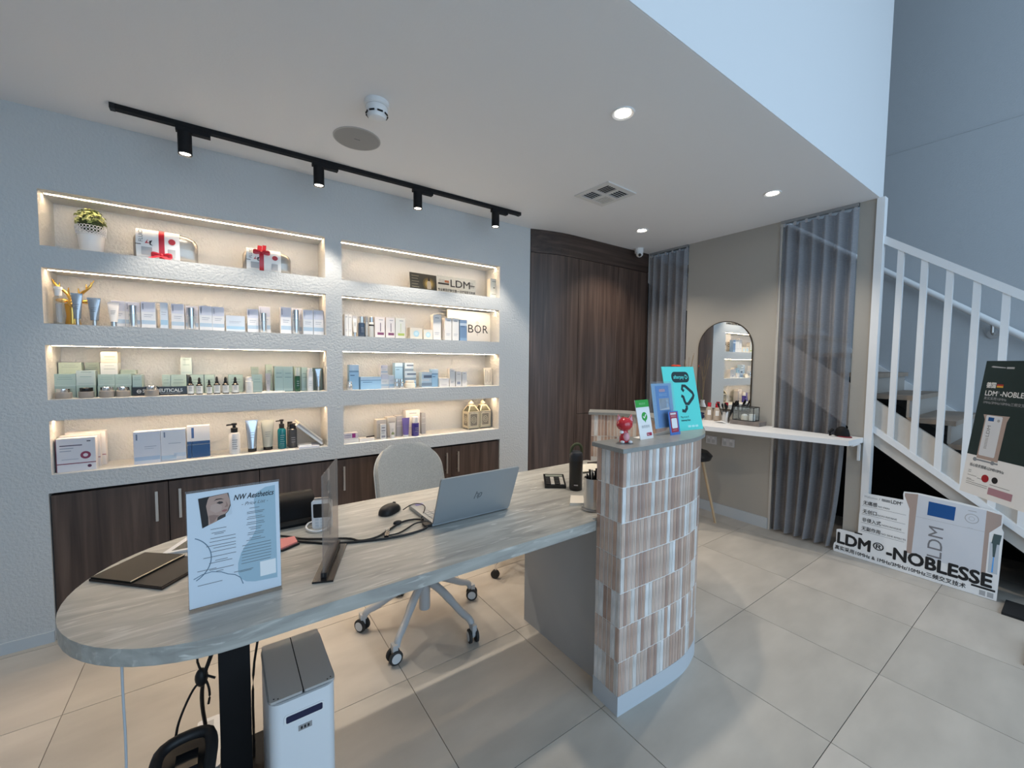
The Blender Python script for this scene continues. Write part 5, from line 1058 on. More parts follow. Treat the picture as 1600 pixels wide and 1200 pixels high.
# ================================================================== products in the niches
# kind, x, front y, base z, width, height, depth, style, label
SHELF = [
 ('carton', 1.545, 0.06, 1.944, 0.074, 0.165, 0.05, 'cream', 'small cream carton alone at the right end of the top right shelf'),
 ('carton', -0.808, 0.09, 1.574, 0.054, 0.141, 0.06, 'ice', 'white carton with pale stripes partly behind the short white tube on the second left shelf'),
 ('carton', -0.751, 0.09, 1.574, 0.06, 0.139, 0.06, 'ice', 'pale striped carton behind the leftmost silver pump bottle on the second left shelf'),
 ('bottle', -0.746, 0.04, 1.574, 0.035, 0.117, 0, 'silver', 'leftmost slim silver pump bottle on the second left shelf'),
 ('carton', -0.685, 0.07, 1.574, 0.06, 0.143, 0.06, 'ice', 'wide pale striped carton right of the leftmost silver pump bottle'),
 ('carton', -0.62, 0.07, 1.574, 0.033, 0.145, 0.04, 'iceblue', 'narrow pale blue carton standing alone between wider striped cartons on the second left shelf'),
 ('carton', -0.56, 0.07, 1.574, 0.057, 0.143, 0.06, 'ice', 'pale striped carton between the narrow blue carton and the middle silver bottle'),
 ('carton', -0.498, 0.1, 1.574, 0.06, 0.139, 0.05, 'ice', 'pale carton tucked behind the middle silver bottle on the second left shelf'),
 ('bottle', -0.5, 0.04, 1.574, 0.037, 0.124, 0, 'silver', 'middle slim silver bottle on the second left shelf'),
 ('carton', -0.434, 0.07, 1.574, 0.06, 0.143, 0.06, 'ice', 'left one of two touching pale cartons right of the middle silver bottle'),
 ('carton', -0.375, 0.07, 1.574, 0.057, 0.142, 0.06, 'ice', 'right one of two touching pale cartons right of the middle silver bottle'),
 ('carton', -0.29, 0.06, 1.574, 0.094, 0.095, 0.07, 'iceblue', 'low wide pale blue carton lying on the second left shelf'),
 ('carton', -0.201, 0.07, 1.574, 0.058, 0.143, 0.06, 'ice', 'pale striped carton just right of the low wide carton on the second left shelf'),
 ('carton', -0.137, 0.1, 1.574, 0.062, 0.167, 0.05, 'ice', 'tall pale carton behind the third silver bottle on the second left shelf'),
 ('bottle', -0.148, 0.04, 1.574, 0.036, 0.121, 0, 'silver', 'third slim silver bottle, shorter than the others, on the second left shelf'),
 ('carton', -0.023, 0.07, 1.574, 0.06, 0.17, 0.06, 'ice', 'pale striped carton left of the rightmost silver bottle on the second left shelf'),
 ('carton', 0.05, 0.135, 1.574, 0.061, 0.174, 0.05, 'ice', 'white carton hidden behind the rightmost silver bottle on the second left shelf'),
 ('bottle', 0.032, 0.04, 1.574, 0.039, 0.155, 0, 'silver', 'rightmost slim silver bottle on the second left shelf'),
 ('carton', 0.104, 0.06, 1.574, 0.059, 0.16, 0.06, 'ice', 'second carton from the right end of the second left shelf'),
 ('carton', 0.166, 0.06, 1.574, 0.061, 0.163, 0.06, 'ice', 'carton at the very right end of the second left shelf'),
 ('clear_bottle', -1.021, 0.05, 1.574, 0.043, 0.186, 0, 'clear', 'clear bottle with white pump cap at the left end of the second left shelf'),
 ('tube', -0.957, 0.05, 1.574, 0.043, 0.161, 0, 'steel', 'taller silver tube standing on its cap before the gold antlers'),
 ('tube', -0.896, 0.05, 1.574, 0.051, 0.144, 0, 'steel', 'second silver tube standing on its cap right of the gold antlers'),
 ('tube', -0.824, 0.05, 1.574, 0.048, 0.128, 0, 'whitetube', 'short white tube with silver cap on the second left shelf'),
 ('carton', -1.024, 0.11, 1.204, 0.081, 0.058, 0.08, 'mint', 'mint carton at the floor of the left stack, behind the leftmost jar'),
 ('carton', -1.023, 0.11, 1.262, 0.078, 0.064, 0.08, 'mint', 'mint carton in the middle of the leftmost stack on the third left shelf'),
 ('carton', -1.011, 0.155, 1.326, 0.085, 0.058, 0.045, 'mint2', 'greenish carton topmost of the leftmost stack on the third left shelf'),
 ('carton', -0.945, 0.1, 1.204, 0.07, 0.063, 0.09, 'mint', 'mint carton under the light mint carton, behind the black lidded jar'),
 ('carton', -0.944, 0.1, 1.267, 0.071, 0.077, 0.05, 'mintl', 'light mint carton on top behind the black lidded jar'),
 ('carton', -0.941, 0.2, 1.204, 0.056, 0.051, 0.03, 'mint2', 'greenish carton lowest at the back between the two left stacks'),
 ('carton', -0.939, 0.2, 1.255, 0.055, 0.066, 0.03, 'mint2', 'greenish carton in the middle at the back between the two left stacks'),
 ('carton', -0.936, 0.2, 1.32, 0.055, 0.064, 0.03, 'mint2', 'greenish carton topmost at the back between the two left stacks'),
 ('carton', -0.871, 0.11, 1.204, 0.066, 0.059, 0.09, 'mint', 'mint carton at the bottom of the tall stack, behind the third jar'),
 ('carton', -0.869, 0.11, 1.263, 0.066, 0.06, 0.09, 'mint', 'mint carton second from below in the tall stack on the third left shelf'),
 ('carton', -0.857, 0.11, 1.322, 0.067, 0.061, 0.09, 'mintw', 'almost white carton third from below in the tall stack on the third left shelf'),
 ('carton', -0.855, 0.11, 1.384, 0.065, 0.058, 0.09, 'mintc', 'cream carton topmost of the tallest stack on the third left shelf'),
 ('carton', -0.803, 0.11, 1.204, 0.065, 0.057, 0.09, 'mint', 'mint carton under another, behind the fourth jar'),
 ('carton', -0.801, 0.11, 1.261, 0.065, 0.062, 0.09, 'mint', 'upper mint carton behind the fourth jar on the third left shelf'),
 ('carton', -0.784, 0.13, 1.323, 0.063, 0.022, 0.06, 'mint2', 'thin flat carton lying on the mint cartons right of the tallest stack'),
 ('carton', -0.747, 0.1, 1.204, 0.038, 0.051, 0.09, 'mint', 'lower narrow mint carton left of the fifth jar, behind the black plaque'),
 ('carton', -0.746, 0.1, 1.255, 0.038, 0.063, 0.09, 'mint', 'upper narrow mint carton left of the fifth jar'),
 ('carton', -0.628, 0.16, 1.204, 0.037, 0.112, 0.06, 'mint', 'first mint carton of the back row behind the dropper bottles'),
 ('carton', -0.573, 0.16, 1.204, 0.071, 0.112, 0.06, 'mint', 'second mint carton of the back row behind the dropper bottles'),
 ('carton', -0.486, 0.16, 1.204, 0.062, 0.111, 0.06, 'mint', 'third mint carton of the back row behind the dropper bottles'),
 ('carton', -0.427, 0.16, 1.204, 0.05, 0.11, 0.06, 'mint', 'fourth mint carton of the back row behind the dropper bottles'),
 ('carton', -0.296, 0.16, 1.204, 0.075, 0.109, 0.06, 'mint', 'fifth mint carton of the back row behind the dropper bottles'),
 ('carton', -0.536, 0.16, 1.316, 0.052, 0.1, 0.05, 'mintl', 'upright mint carton standing on top of the back row, centre of the third left shelf'),
 ('dropper', -0.514, 0.05, 1.204, 0.031, 0.104, 0, 'white', 'first dropper bottle from the left, with black bulb and white label'),
 ('dropper', -0.474, 0.05, 1.204, 0.031, 0.098, 0, 'white', 'second dropper bottle from the left, with black bulb and white label'),
 ('dropper', -0.428, 0.05, 1.204, 0.026, 0.084, 0, 'white', 'third and smallest dropper bottle from the left, with black bulb and white label'),
 ('dropper', -0.391, 0.05, 1.204, 0.032, 0.102, 0, 'white', 'fourth dropper bottle from the left, with black bulb and white label'),
 ('dropper', -0.349, 0.05, 1.204, 0.033, 0.1, 0, 'white', 'fifth dropper bottle from the left, with black bulb and white label'),
 ('dropper', -0.301, 0.05, 1.204, 0.034, 0.099, 0, 'white', 'sixth dropper bottle from the left, with black bulb and white label'),
 ('jar', -1.019, 0.04, 1.204, 0.062, 0.05, 0, 'jar', 'leftmost grey jar with silver lid on the third left shelf'),
 ('jar', -0.937, 0.04, 1.204, 0.06, 0.053, 0, 'jarb', 'second jar from the left, with a black lid'),
 ('jar', -0.861, 0.04, 1.204, 0.061, 0.055, 0, 'jar', 'third jar from the left, grey with silver lid'),
 ('jar', -0.8, 0.05, 1.204, 0.06, 0.053, 0, 'jar', 'fourth jar from the left, grey with a shiny silver lid'),
 ('jar', -0.682, 0.03, 1.204, 0.061, 0.056, 0, 'jar', 'fifth jar standing in front of the black plaque'),
 ('round_bottle', -0.23, 0.05, 1.204, 0.04, 0.098, 0, 'whitecap', 'small white bottle right of the dropper bottles on the third left shelf'),
 ('carton', -0.186, 0.1, 1.204, 0.055, 0.111, 0.06, 'mint', 'mint carton right of the small white bottle on the third left shelf'),
 ('carton', -0.197, 0.1, 1.316, 0.039, 0.046, 0.05, 'mint2', 'small carton lying on top of the mint carton right of the white bottle'),
 ('tube', -0.129, 0.06, 1.204, 0.031, 0.118, 0, 'greytube', 'small grey tube before the tall mint cartons on the third left shelf'),
 ('carton', -0.118, 0.13, 1.204, 0.036, 0.173, 0.05, 'mint2', 'slim tall carton behind the small grey tube'),
 ('carton', -0.068, 0.08, 1.204, 0.048, 0.162, 0.07, 'mint', 'left one of the two tall mint cartons right of the small grey tube'),
 ('carton', -0.016, 0.08, 1.204, 0.054, 0.16, 0.07, 'mint', 'right one of the two tall mint cartons beside the green bottle'),
 ('round_bottle', 0.035, 0.05, 1.204, 0.032, 0.154, 0, 'green', 'dark green bottle with pale cap right of the tall mint cartons'),
 ('carton', 0.041, 0.1, 1.204, 0.043, 0.16, 0.05, 'mint2', 'tall carton directly behind the dark green bottle'),
 ('carton', 0.081, 0.09, 1.204, 0.036, 0.155, 0.06, 'mint', 'slim mint carton right of the dark green bottle'),
 ('round_bottle', 0.109, 0.05, 1.204, 0.038, 0.15, 0, 'whitecap2', 'tall white bottle second from the right end of the third left shelf'),
 ('carton', 0.165, 0.11, 1.204, 0.058, 0.151, 0.05, 'dark', 'dark teal carton behind the last silver tube on the third left shelf'),
 ('tube', 0.159, 0.05, 1.204, 0.035, 0.145, 0, 'steel', 'small silver tube at the right end of the third left shelf'),
 ('carton', -0.981, 0.04, 0.834, 0.143, 0.168, 0.045, 'redring', 'large white carton with dark red ring and stripe at the front of three'),
 ('carton', -0.977, 0.095, 0.834, 0.149, 0.174, 0.04, 'redstripe', 'middle of three large white cartons with a red mark on the side'),
 ('carton', -0.965, 0.15, 0.834, 0.152, 0.183, 0.045, 'redstripe', 'rearmost of three large white cartons on the bottom left shelf'),
 ('carton', -0.71, 0.05, 0.834, 0.111, 0.176, 0.06, 'icebig', 'leftmost of the two big pale cartons on the bottom left shelf'),
 ('carton', -0.598, 0.06, 0.834, 0.109, 0.176, 0.06, 'icebig2', 'pale marbled carton between the plain pale carton and the blue based one'),
 ('carton', -0.486, 0.08, 0.834, 0.106, 0.184, 0.06, 'navy', 'white carton with a navy blue lower half'),
 ('pump', -0.312, 0.06, 0.834, 0.058, 0.186, 0, 'white', 'white pump bottle with black pump on the bottom left shelf'),
 ('tube', -0.221, 0.07, 0.834, 0.066, 0.197, 0, 'steelk', 'large silver tube standing on a black cap'),
 ('tube', -0.135, 0.08, 0.834, 0.074, 0.189, 0, 'greyk', 'large grey green tube standing on a black cap'),
 ('pump', -0.057, 0.08, 0.834, 0.049, 0.188, 0, 'teal', 'teal bottle with black pump on the bottom left shelf'),
 ('round_bottle', 0.005, 0.08, 0.834, 0.052, 0.158, 0, 'charcoal', 'charcoal bottle with black cap beside the teal bottle, the front one'),
 ('round_bottle', -0.004, 0.13, 0.834, 0.038, 0.165, 0, 'charcoal', 'charcoal bottle with black cap, half hidden behind its twin'),
 ('carton', 0.34, 0.05, 1.574, 0.023, 0.15, 0.05, 'white', 'first slim white carton at the left end of the second right shelf'),
 ('carton', 0.365, 0.05, 1.574, 0.022, 0.149, 0.05, 'white', 'second slim white carton from the left end of the second right shelf'),
 ('tube', 0.399, 0.05, 1.574, 0.036, 0.145, 0, 'whitetube', 'white tube beside the slim white cartons on the second right shelf'),
 ('round_bottle', 0.445, 0.05, 1.574, 0.044, 0.142, 0, 'navyb', 'dark blue and silver bottle on the second right shelf'),
 ('carton', 0.483, 0.07, 1.574, 0.017, 0.144, 0.05, 'grey', 'very slim grey carton between the dark bottle and the silver bottle'),
 ('round_bottle', 0.513, 0.05, 1.574, 0.034, 0.144, 0, 'silverk', 'silver bottle with black band on the second right shelf'),
 ('carton', 0.57, 0.05, 1.574, 0.071, 0.146, 0.05, 'plum', 'white carton with plum stripe, the left one of two'),
 ('carton', 0.646, 0.05, 1.574, 0.066, 0.147, 0.05, 'plum', 'white carton with plum stripe, the right one of two'),
 ('carton', 0.721, 0.05, 1.574, 0.075, 0.149, 0.05, 'lime', 'white carton with lime green stripe on the second right shelf'),
 ('carton', 0.844, 0.05, 1.574, 0.098, 0.083, 0.06, 'ring', 'larger cream cube with pale blue disc on the second right shelf'),
 ('carton', 0.94, 0.05, 1.574, 0.074, 0.075, 0.05, 'ring', 'smaller cream cube with pale blue disc on the second right shelf'),
 ('carton', 1.019, 0.06, 1.574, 0.067, 0.195, 0.05, 'white', 'tall white carton right of the two cubes with discs'),
 ('carton', 1.11, 0.05, 1.574, 0.059, 0.176, 0.05, 'white', 'left one of two white cartons before the big brand board'),
 ('carton', 1.176, 0.05, 1.574, 0.059, 0.177, 0.05, 'white', 'right one of two white cartons before the big brand board'),
 ('carton', 1.242, 0.04, 1.574, 0.064, 0.169, 0.05, 'steelblue', 'steel blue carton overlapping the big white brand board'),
 ('jar', 0.354, 0.03, 1.204, 0.041, 0.057, 0, 'silverjar', 'small silver pot in front of the tall light blue carton'),
 ('carton', 0.393, 0.07, 1.204, 0.063, 0.173, 0.06, 'blue', 'tall light blue carton at the left end of the third right shelf'),
 ('carton', 0.503, 0.05, 1.204, 0.144, 0.087, 0.07, 'blue', 'wide low light blue carton on the third right shelf'),
 ('carton', 0.61, 0.08, 1.204, 0.061, 0.106, 0.06, 'ice', 'pale carton right of the wide blue carton on the third right shelf'),
 ('carton', 0.608, 0.08, 1.311, 0.05, 0.065, 0.05, 'ice', 'small pale carton stacked right of the wide blue carton'),
 ('carton', 0.659, 0.07, 1.204, 0.038, 0.096, 0.05, 'iceblue', 'slim blue carton beside the small stack on the third right shelf'),
 ('carton', 0.741, 0.14, 1.204, 0.06, 0.066, 0.06, 'blue', 'lower light blue carton of the middle stack behind the silver pots'),
 ('carton', 0.741, 0.14, 1.27, 0.06, 0.122, 0.06, 'blue', 'tall light blue carton on top of the middle stack'),
 ('carton', 0.825, 0.12, 1.204, 0.088, 0.053, 0.06, 'blue', 'lowest carton under the marbled blue carton, behind the cream pot'),
 ('carton', 0.825, 0.12, 1.257, 0.088, 0.069, 0.06, 'stripe', 'marbled blue carton below the silver striped carton'),
 ('carton', 0.815, 0.12, 1.326, 0.067, 0.067, 0.06, 'stripe', 'silver and dark striped carton topmost of the middle stack'),
 ('jar', 0.69, 0.04, 1.204, 0.035, 0.071, 0, 'silverjar', 'left shiny silver pot in front of the middle stack'),
 ('jar', 0.728, 0.04, 1.204, 0.035, 0.07, 0, 'silverjar', 'right shiny silver pot in front of the middle stack'),
 ('jar', 0.801, 0.05, 1.204, 0.078, 0.054, 0, 'creamjar', 'cream pot in front of the marbled blue carton'),
 ('carton', 0.937, 0.07, 1.204, 0.083, 0.117, 0.06, 'stripe', 'wide marbled blue carton right of the middle stack'),
 ('carton', 1.011, 0.08, 1.204, 0.052, 0.14, 0.05, 'blue', 'narrow light blue carton right of the wide marbled one'),
 ('carton', 1.079, 0.05, 1.204, 0.078, 0.069, 0.05, 'white', 'low white carton on the third right shelf'),
 ('carton', 1.153, 0.06, 1.204, 0.049, 0.145, 0.05, 'white', 'tallest of three upright white cartons on the third right shelf'),
 ('carton', 1.211, 0.06, 1.204, 0.05, 0.121, 0.05, 'white2', 'middle one of three upright white cartons, with a grey patch'),
 ('carton', 1.264, 0.06, 1.204, 0.044, 0.119, 0.05, 'white', 'rightmost of three upright white cartons on the third right shelf'),
 ('carton', 0.362, 0.04, 0.834, 0.099, 0.028, 0.05, 'white', 'lower flat white carton at the left end of the bottom right shelf'),
 ('carton', 0.361, 0.05, 0.863, 0.096, 0.038, 0.05, 'magenta', 'flat carton with magenta patch lying on another at the left end'),
 ('carton', 0.469, 0.04, 0.834, 0.103, 0.023, 0.05, 'white', 'flat white carton with a black pen on top'),
 ('carton', 0.586, 0.08, 0.834, 0.071, 0.14, 0.07, 'grey', 'grey carton behind the white printed tube, left end of the row'),
 ('carton', 0.589, 0.05, 0.834, 0.04, 0.11, 0.02, 'whiteprint', 'slim white printed carton at the front left of the row'),
 ('carton', 0.667, 0.1, 0.834, 0.068, 0.151, 0.07, 'grey', 'grey carton behind the white tube with green print'),
 ('tube', 0.66, 0.05, 0.834, 0.046, 0.114, 0, 'greenprint', 'white tube with green print on the bottom right shelf'),
 ('carton', 0.73, 0.1, 0.834, 0.052, 0.156, 0.07, 'grey2', 'silver grey carton left of the lilac tube'),
 ('tube', 0.766, 0.05, 0.834, 0.059, 0.143, 0, 'purple', 'lilac purple tube with white cap'),
 ('carton', 0.846, 0.13, 0.834, 0.115, 0.19, 0.06, 'white', 'tall white carton behind the purple bottle'),
 ('round_bottle', 0.841, 0.05, 0.834, 0.056, 0.146, 0, 'purplew', 'purple bottle with white cap beside the lilac tube'),
 ('carton', 0.927, 0.11, 0.834, 0.032, 0.166, 0.06, 'grey2', 'silver grey carton at the right end of the row'),
]
W_ = (0.74, 0.74, 0.76); ICE = (0.70, 0.72, 0.80); LINE = (0.33, 0.36, 0.44)
CS = {  # base colour, panels (u0,u1,v0,v1,colour)
 'ice': (W_, [(0.02, 0.98, 0.15, 0.30, (0.42, 0.54, 0.66)), (0.02, 0.98, 0.62, 0.98, (0.60, 0.62, 0.72)), (0.1, 0.18, 0.70, 0.93, (0.25, 0.29, 0.38)), (0.2, 0.8, 0.50, 0.52, LINE), (0.2, 0.7, 0.43, 0.445, LINE)]),
 'iceblue': ((0.62, 0.68, 0.76), [(0.02, 0.98, 0.15, 0.34, (0.34, 0.52, 0.68)), (0.15, 0.8, 0.62, 0.64, LINE), (0.15, 0.7, 0.54, 0.555, LINE)]),
 'icebig': ((0.70, 0.71, 0.77), [(0.02, 0.98, 0.10, 0.22, (0.44, 0.55, 0.70)), (0.09, 0.15, 0.74, 0.93, (0.2, 0.24, 0.32)), (0.4, 0.85, 0.52, 0.535, LINE), (0.4, 0.75, 0.46, 0.47, LINE)]),
 'icebig2': ((0.76, 0.76, 0.79), [(0.0, 0.6, 0.06, 0.18, (0.52, 0.64, 0.76)), (0.5, 1.0, 0.12, 0.24, (0.60, 0.68, 0.78)), (0.12, 0.18, 0.76, 0.93, (0.2, 0.24, 0.32)), (0.3, 0.8, 0.55, 0.565, LINE)]),
 'mint': ((0.37, 0.50, 0.48), [(0.2, 0.8, 0.72, 0.75, (0.22, 0.32, 0.31)), (0.15, 0.85, 0.56, 0.59, (0.22, 0.32, 0.31)), (0.02, 0.98, 0.03, 0.12, (0.45, 0.58, 0.56))]),
 'mint2': ((0.36, 0.43, 0.37), [(0.25, 0.75, 0.75, 0.78, (0.2, 0.26, 0.23)), (0.15, 0.85, 0.58, 0.62, (0.2, 0.26, 0.23))]),
 'mintl': ((0.48, 0.58, 0.57), [(0.25, 0.8, 0.86, 0.90, (0.25, 0.34, 0.33)), (0.2, 0.8, 0.55, 0.60, (0.3, 0.42, 0.42)), (0.1, 0.9, 0.08, 0.16, (0.40, 0.52, 0.52))]),
 'mintw': ((0.66, 0.70, 0.68), [(0.25, 0.8, 0.75, 0.78, (0.3, 0.36, 0.36)), (0.2, 0.85, 0.45, 0.5, (0.34, 0.42, 0.42))]),
 'mintc': ((0.60, 0.58, 0.50), [(0.2, 0.85, 0.5, 0.62, (0.34, 0.36, 0.32)), (0.25, 0.75, 0.3, 0.34, (0.34, 0.36, 0.32))]),
 'dark': ((0.12, 0.17, 0.16), []),
 'redring': ((0.70, 0.68, 0.71), [(0.0, 1.0, 0.225, 0.25, (0.20, 0.02, 0.05)), (0.0, 0.02, 0.0, 1.0, (0.16, 0.02, 0.05)), (0.1, 0.66, 0.77, 0.80, (0.10, 0.08, 0.12)), (0.1, 0.44, 0.69, 0.715, LINE), (0.1, 0.38, 0.61, 0.635, LINE), (0.78, 0.88, 0.88, 0.91, INK and (0.05, 0.05, 0.06)), (0.14, 0.56, 0.36, 0.375, LINE)]),
 'redstripe': ((0.72, 0.69, 0.68), [(0.9, 1.0, 0.29, 0.31, (0.25, 0.02, 0.05))]),
 'navy': ((0.74, 0.74, 0.76), [(0.0, 1.0, 0.0, 0.52, (0.02, 0.09, 0.24)), (0.0, 1.0, 0.40, 0.43, (0.6, 0.66, 0.74)), (0.17, 0.2, 0.0, 0.52, (0.6, 0.66, 0.74)), (0.19, 0.30, 0.62, 0.95, (0.05, 0.12, 0.30))]),
 'white': ((0.76, 0.73, 0.70), [(0.25, 0.75, 0.86, 0.89, (0.30, 0.30, 0.33)), (0.2, 0.8, 0.28, 0.30, (0.42, 0.42, 0.46)), (0.2, 0.7, 0.22, 0.235, (0.42, 0.42, 0.46))]),
 'white2': ((0.76, 0.73, 0.70), [(0.2, 0.8, 0.14, 0.32, (0.30, 0.32, 0.40)), (0.25, 0.75, 0.8, 0.83, (0.3, 0.3, 0.33))]),
 'whiteprint': ((0.78, 0.77, 0.75), [(0.2, 0.8, 0.75, 0.8, INK and (0.1, 0.1, 0.14)), (0.15, 0.85, 0.55, 0.6, (0.1, 0.1, 0.14)), (0.15, 0.7, 0.42, 0.45, (0.2, 0.2, 0.25)), (0.15, 0.85, 0.12, 0.25, (0.3, 0.3, 0.36))]),
 'cream': ((0.80, 0.74, 0.62), [(0.25, 0.75, 0.85, 0.88, (0.3, 0.28, 0.25)), (0.4, 0.6, 0.52, 0.57, (0.15, 0.13, 0.12)), (0.2, 0.8, 0.2, 0.23, (0.3, 0.28, 0.25))]),
 'plum': ((0.76, 0.69, 0.66), [(0.25, 0.9, 0.13, 0.25, (0.20, 0.05, 0.12)), (0.52, 0.6, 0.3, 0.72, (0.15, 0.1, 0.14)), (0.4, 0.8, 0.85, 0.88, (0.3, 0.3, 0.33))]),
 'lime': ((0.76, 0.73, 0.66), [(0.25, 0.9, 0.13, 0.25, (0.42, 0.50, 0.12)), (0.5, 0.56, 0.3, 0.72, (0.5, 0.55, 0.3)), (0.4, 0.8, 0.85, 0.88, (0.3, 0.3, 0.33))]),
 'ring': ((0.78, 0.72, 0.62), []),
 'steelblue': ((0.17, 0.27, 0.42), [(0.0, 1.0, 0.72, 0.84, (0.50, 0.58, 0.68)), (0.1, 0.7, 0.66, 0.68, (0.03, 0.06, 0.12)), (0.0, 1.0, 0.0, 0.14, (0.24, 0.36, 0.52))]),
 'blue': ((0.36, 0.58, 0.78), [(0.0, 1.0, 0.70, 0.76, (0.20, 0.33, 0.50)), (0.1, 0.55, 0.56, 0.59, (0.05, 0.12, 0.25)), (0.0, 1.0, 0.78, 1.0, (0.48, 0.64, 0.80))]),
 'stripe': ((0.46, 0.60, 0.72), [(0.0, 1.0, 0.08, 0.30, (0.22, 0.30, 0.40)), (0.0, 0.75, 0.42, 0.55, (0.60, 0.66, 0.72)), (0.2, 1.0, 0.62, 0.80, (0.12, 0.16, 0.24)), (0.0, 1.0, 0.88, 0.96, (0.62, 0.68, 0.74))]),
 'magenta': ((0.64, 0.60, 0.64), [(0.58, 0.82, 0.1, 0.9, (0.30, 0.02, 0.20)), (0.04, 0.5, 0.55, 0.65, (0.16, 0.14, 0.22)), (0.04, 0.5, 0.25, 0.32, (0.16, 0.14, 0.22))]),
 'grey': ((0.50, 0.48, 0.45), [(0.15, 0.85, 0.75, 0.78, (0.3, 0.3, 0.3)), (0.0, 1.0, 0.0, 0.1, (0.4, 0.4, 0.4))]),
 'grey2': ((0.38, 0.38, 0.40), [(0.0, 1.0, 0.5, 0.52, (0.6, 0.6, 0.6)), (0.15, 0.85, 0.75, 0.78, (0.55, 0.55, 0.55))]),
}
def cm(c, rough=0.45):
    return mat('card colour %03d %03d %03d' % tuple(int(x*255) for x in c), c, rough)
BOXCACHE = {}
GROUPS = {}
def carton(x, yf, z, w_, h, d, style, label):
    base, panels = CS[style]; ry = random.uniform(-0.03, 0.03)
    mb = MB().box(-w_/2, w_/2, -d/2, d/2, 0, h); mb.bevel(0.0006, 1)
    o = mb.build('product_carton', cm(base), local=True); o.location = (x, yf+d/2, z+0.0003); o.rotation_euler = (0, 0, ry)
    tag(o, label, 'carton', 'product cartons in the niches')
    by = {}
    for u0, u1, v0, v1, c in panels: by.setdefault(c, []).append((u0, u1, v0, v1))
    for c, rs in by.items():
        m_ = MB(); thin = all((b-a) < 0.06 for _, _, a, b in rs)
        for u0, u1, v0, v1 in rs: m_.box((u0-0.5)*w_, (u1-0.5)*w_, -d/2-(0.0006 if thin else 0.0003), -d/2+0.0002, v0*h, v1*h)
        m_.build('print_lines' if thin else 'printed_panel', cm(c), o, local=True)
    F_ = Fr((0, -d/2, 0), (1, 0, 0), (0, 0, 1))
    def flat(name, pts, c, w0):
        m_ = MB(); m_.prism(pts, w0, w0+0.0003, (0, -d/2, 0), (1, 0, 0), (0, 0, 1)); m_.build(name, cm(c), o, local=True)
    if style == 'redring':
        flat('printed_ring', disc(0.24*w_, 0.47*h, 0.135*w_, 24), (0.26, 0.04, 0.09), 0.0004); flat('ring_centre', disc(0.24*w_, 0.47*h, 0.062*w_, 18), (0.72, 0.66, 0.70), 0.0008)
        flat('red_seal', disc(0.33*w_, 0.13*h, 0.055*w_, 16), (0.10, 0.02, 0.06), 0.0004)
    if style == 'ring':
        flat('printed_disc', disc(0.0, 0.48*h, 0.28*min(w_, h), 20), (0.48, 0.68, 0.76), 0.0004); flat('disc_centre', disc(0.0, 0.48*h, 0.15*min(w_, h), 16), (0.62, 0.78, 0.84), 0.0008)
    return o
def lathe_thing(name, label, cat, x, y, z, parts, group=None):
    t = thing(name, label, cat, (x, y, z), 0, group)
    for nm, prof, m, kw in parts: MB().lathe(prof, (x, y, z), 18, **kw).build(nm, m, t, smooth=True)
    return t
DROPG = mat('brown black glass', (0.03, 0.025, 0.022), 0.15); MINTP = cm((0.42, 0.56, 0.54))
JARG = mat('frosted grey jar', (0.30, 0.275, 0.25), 0.3)
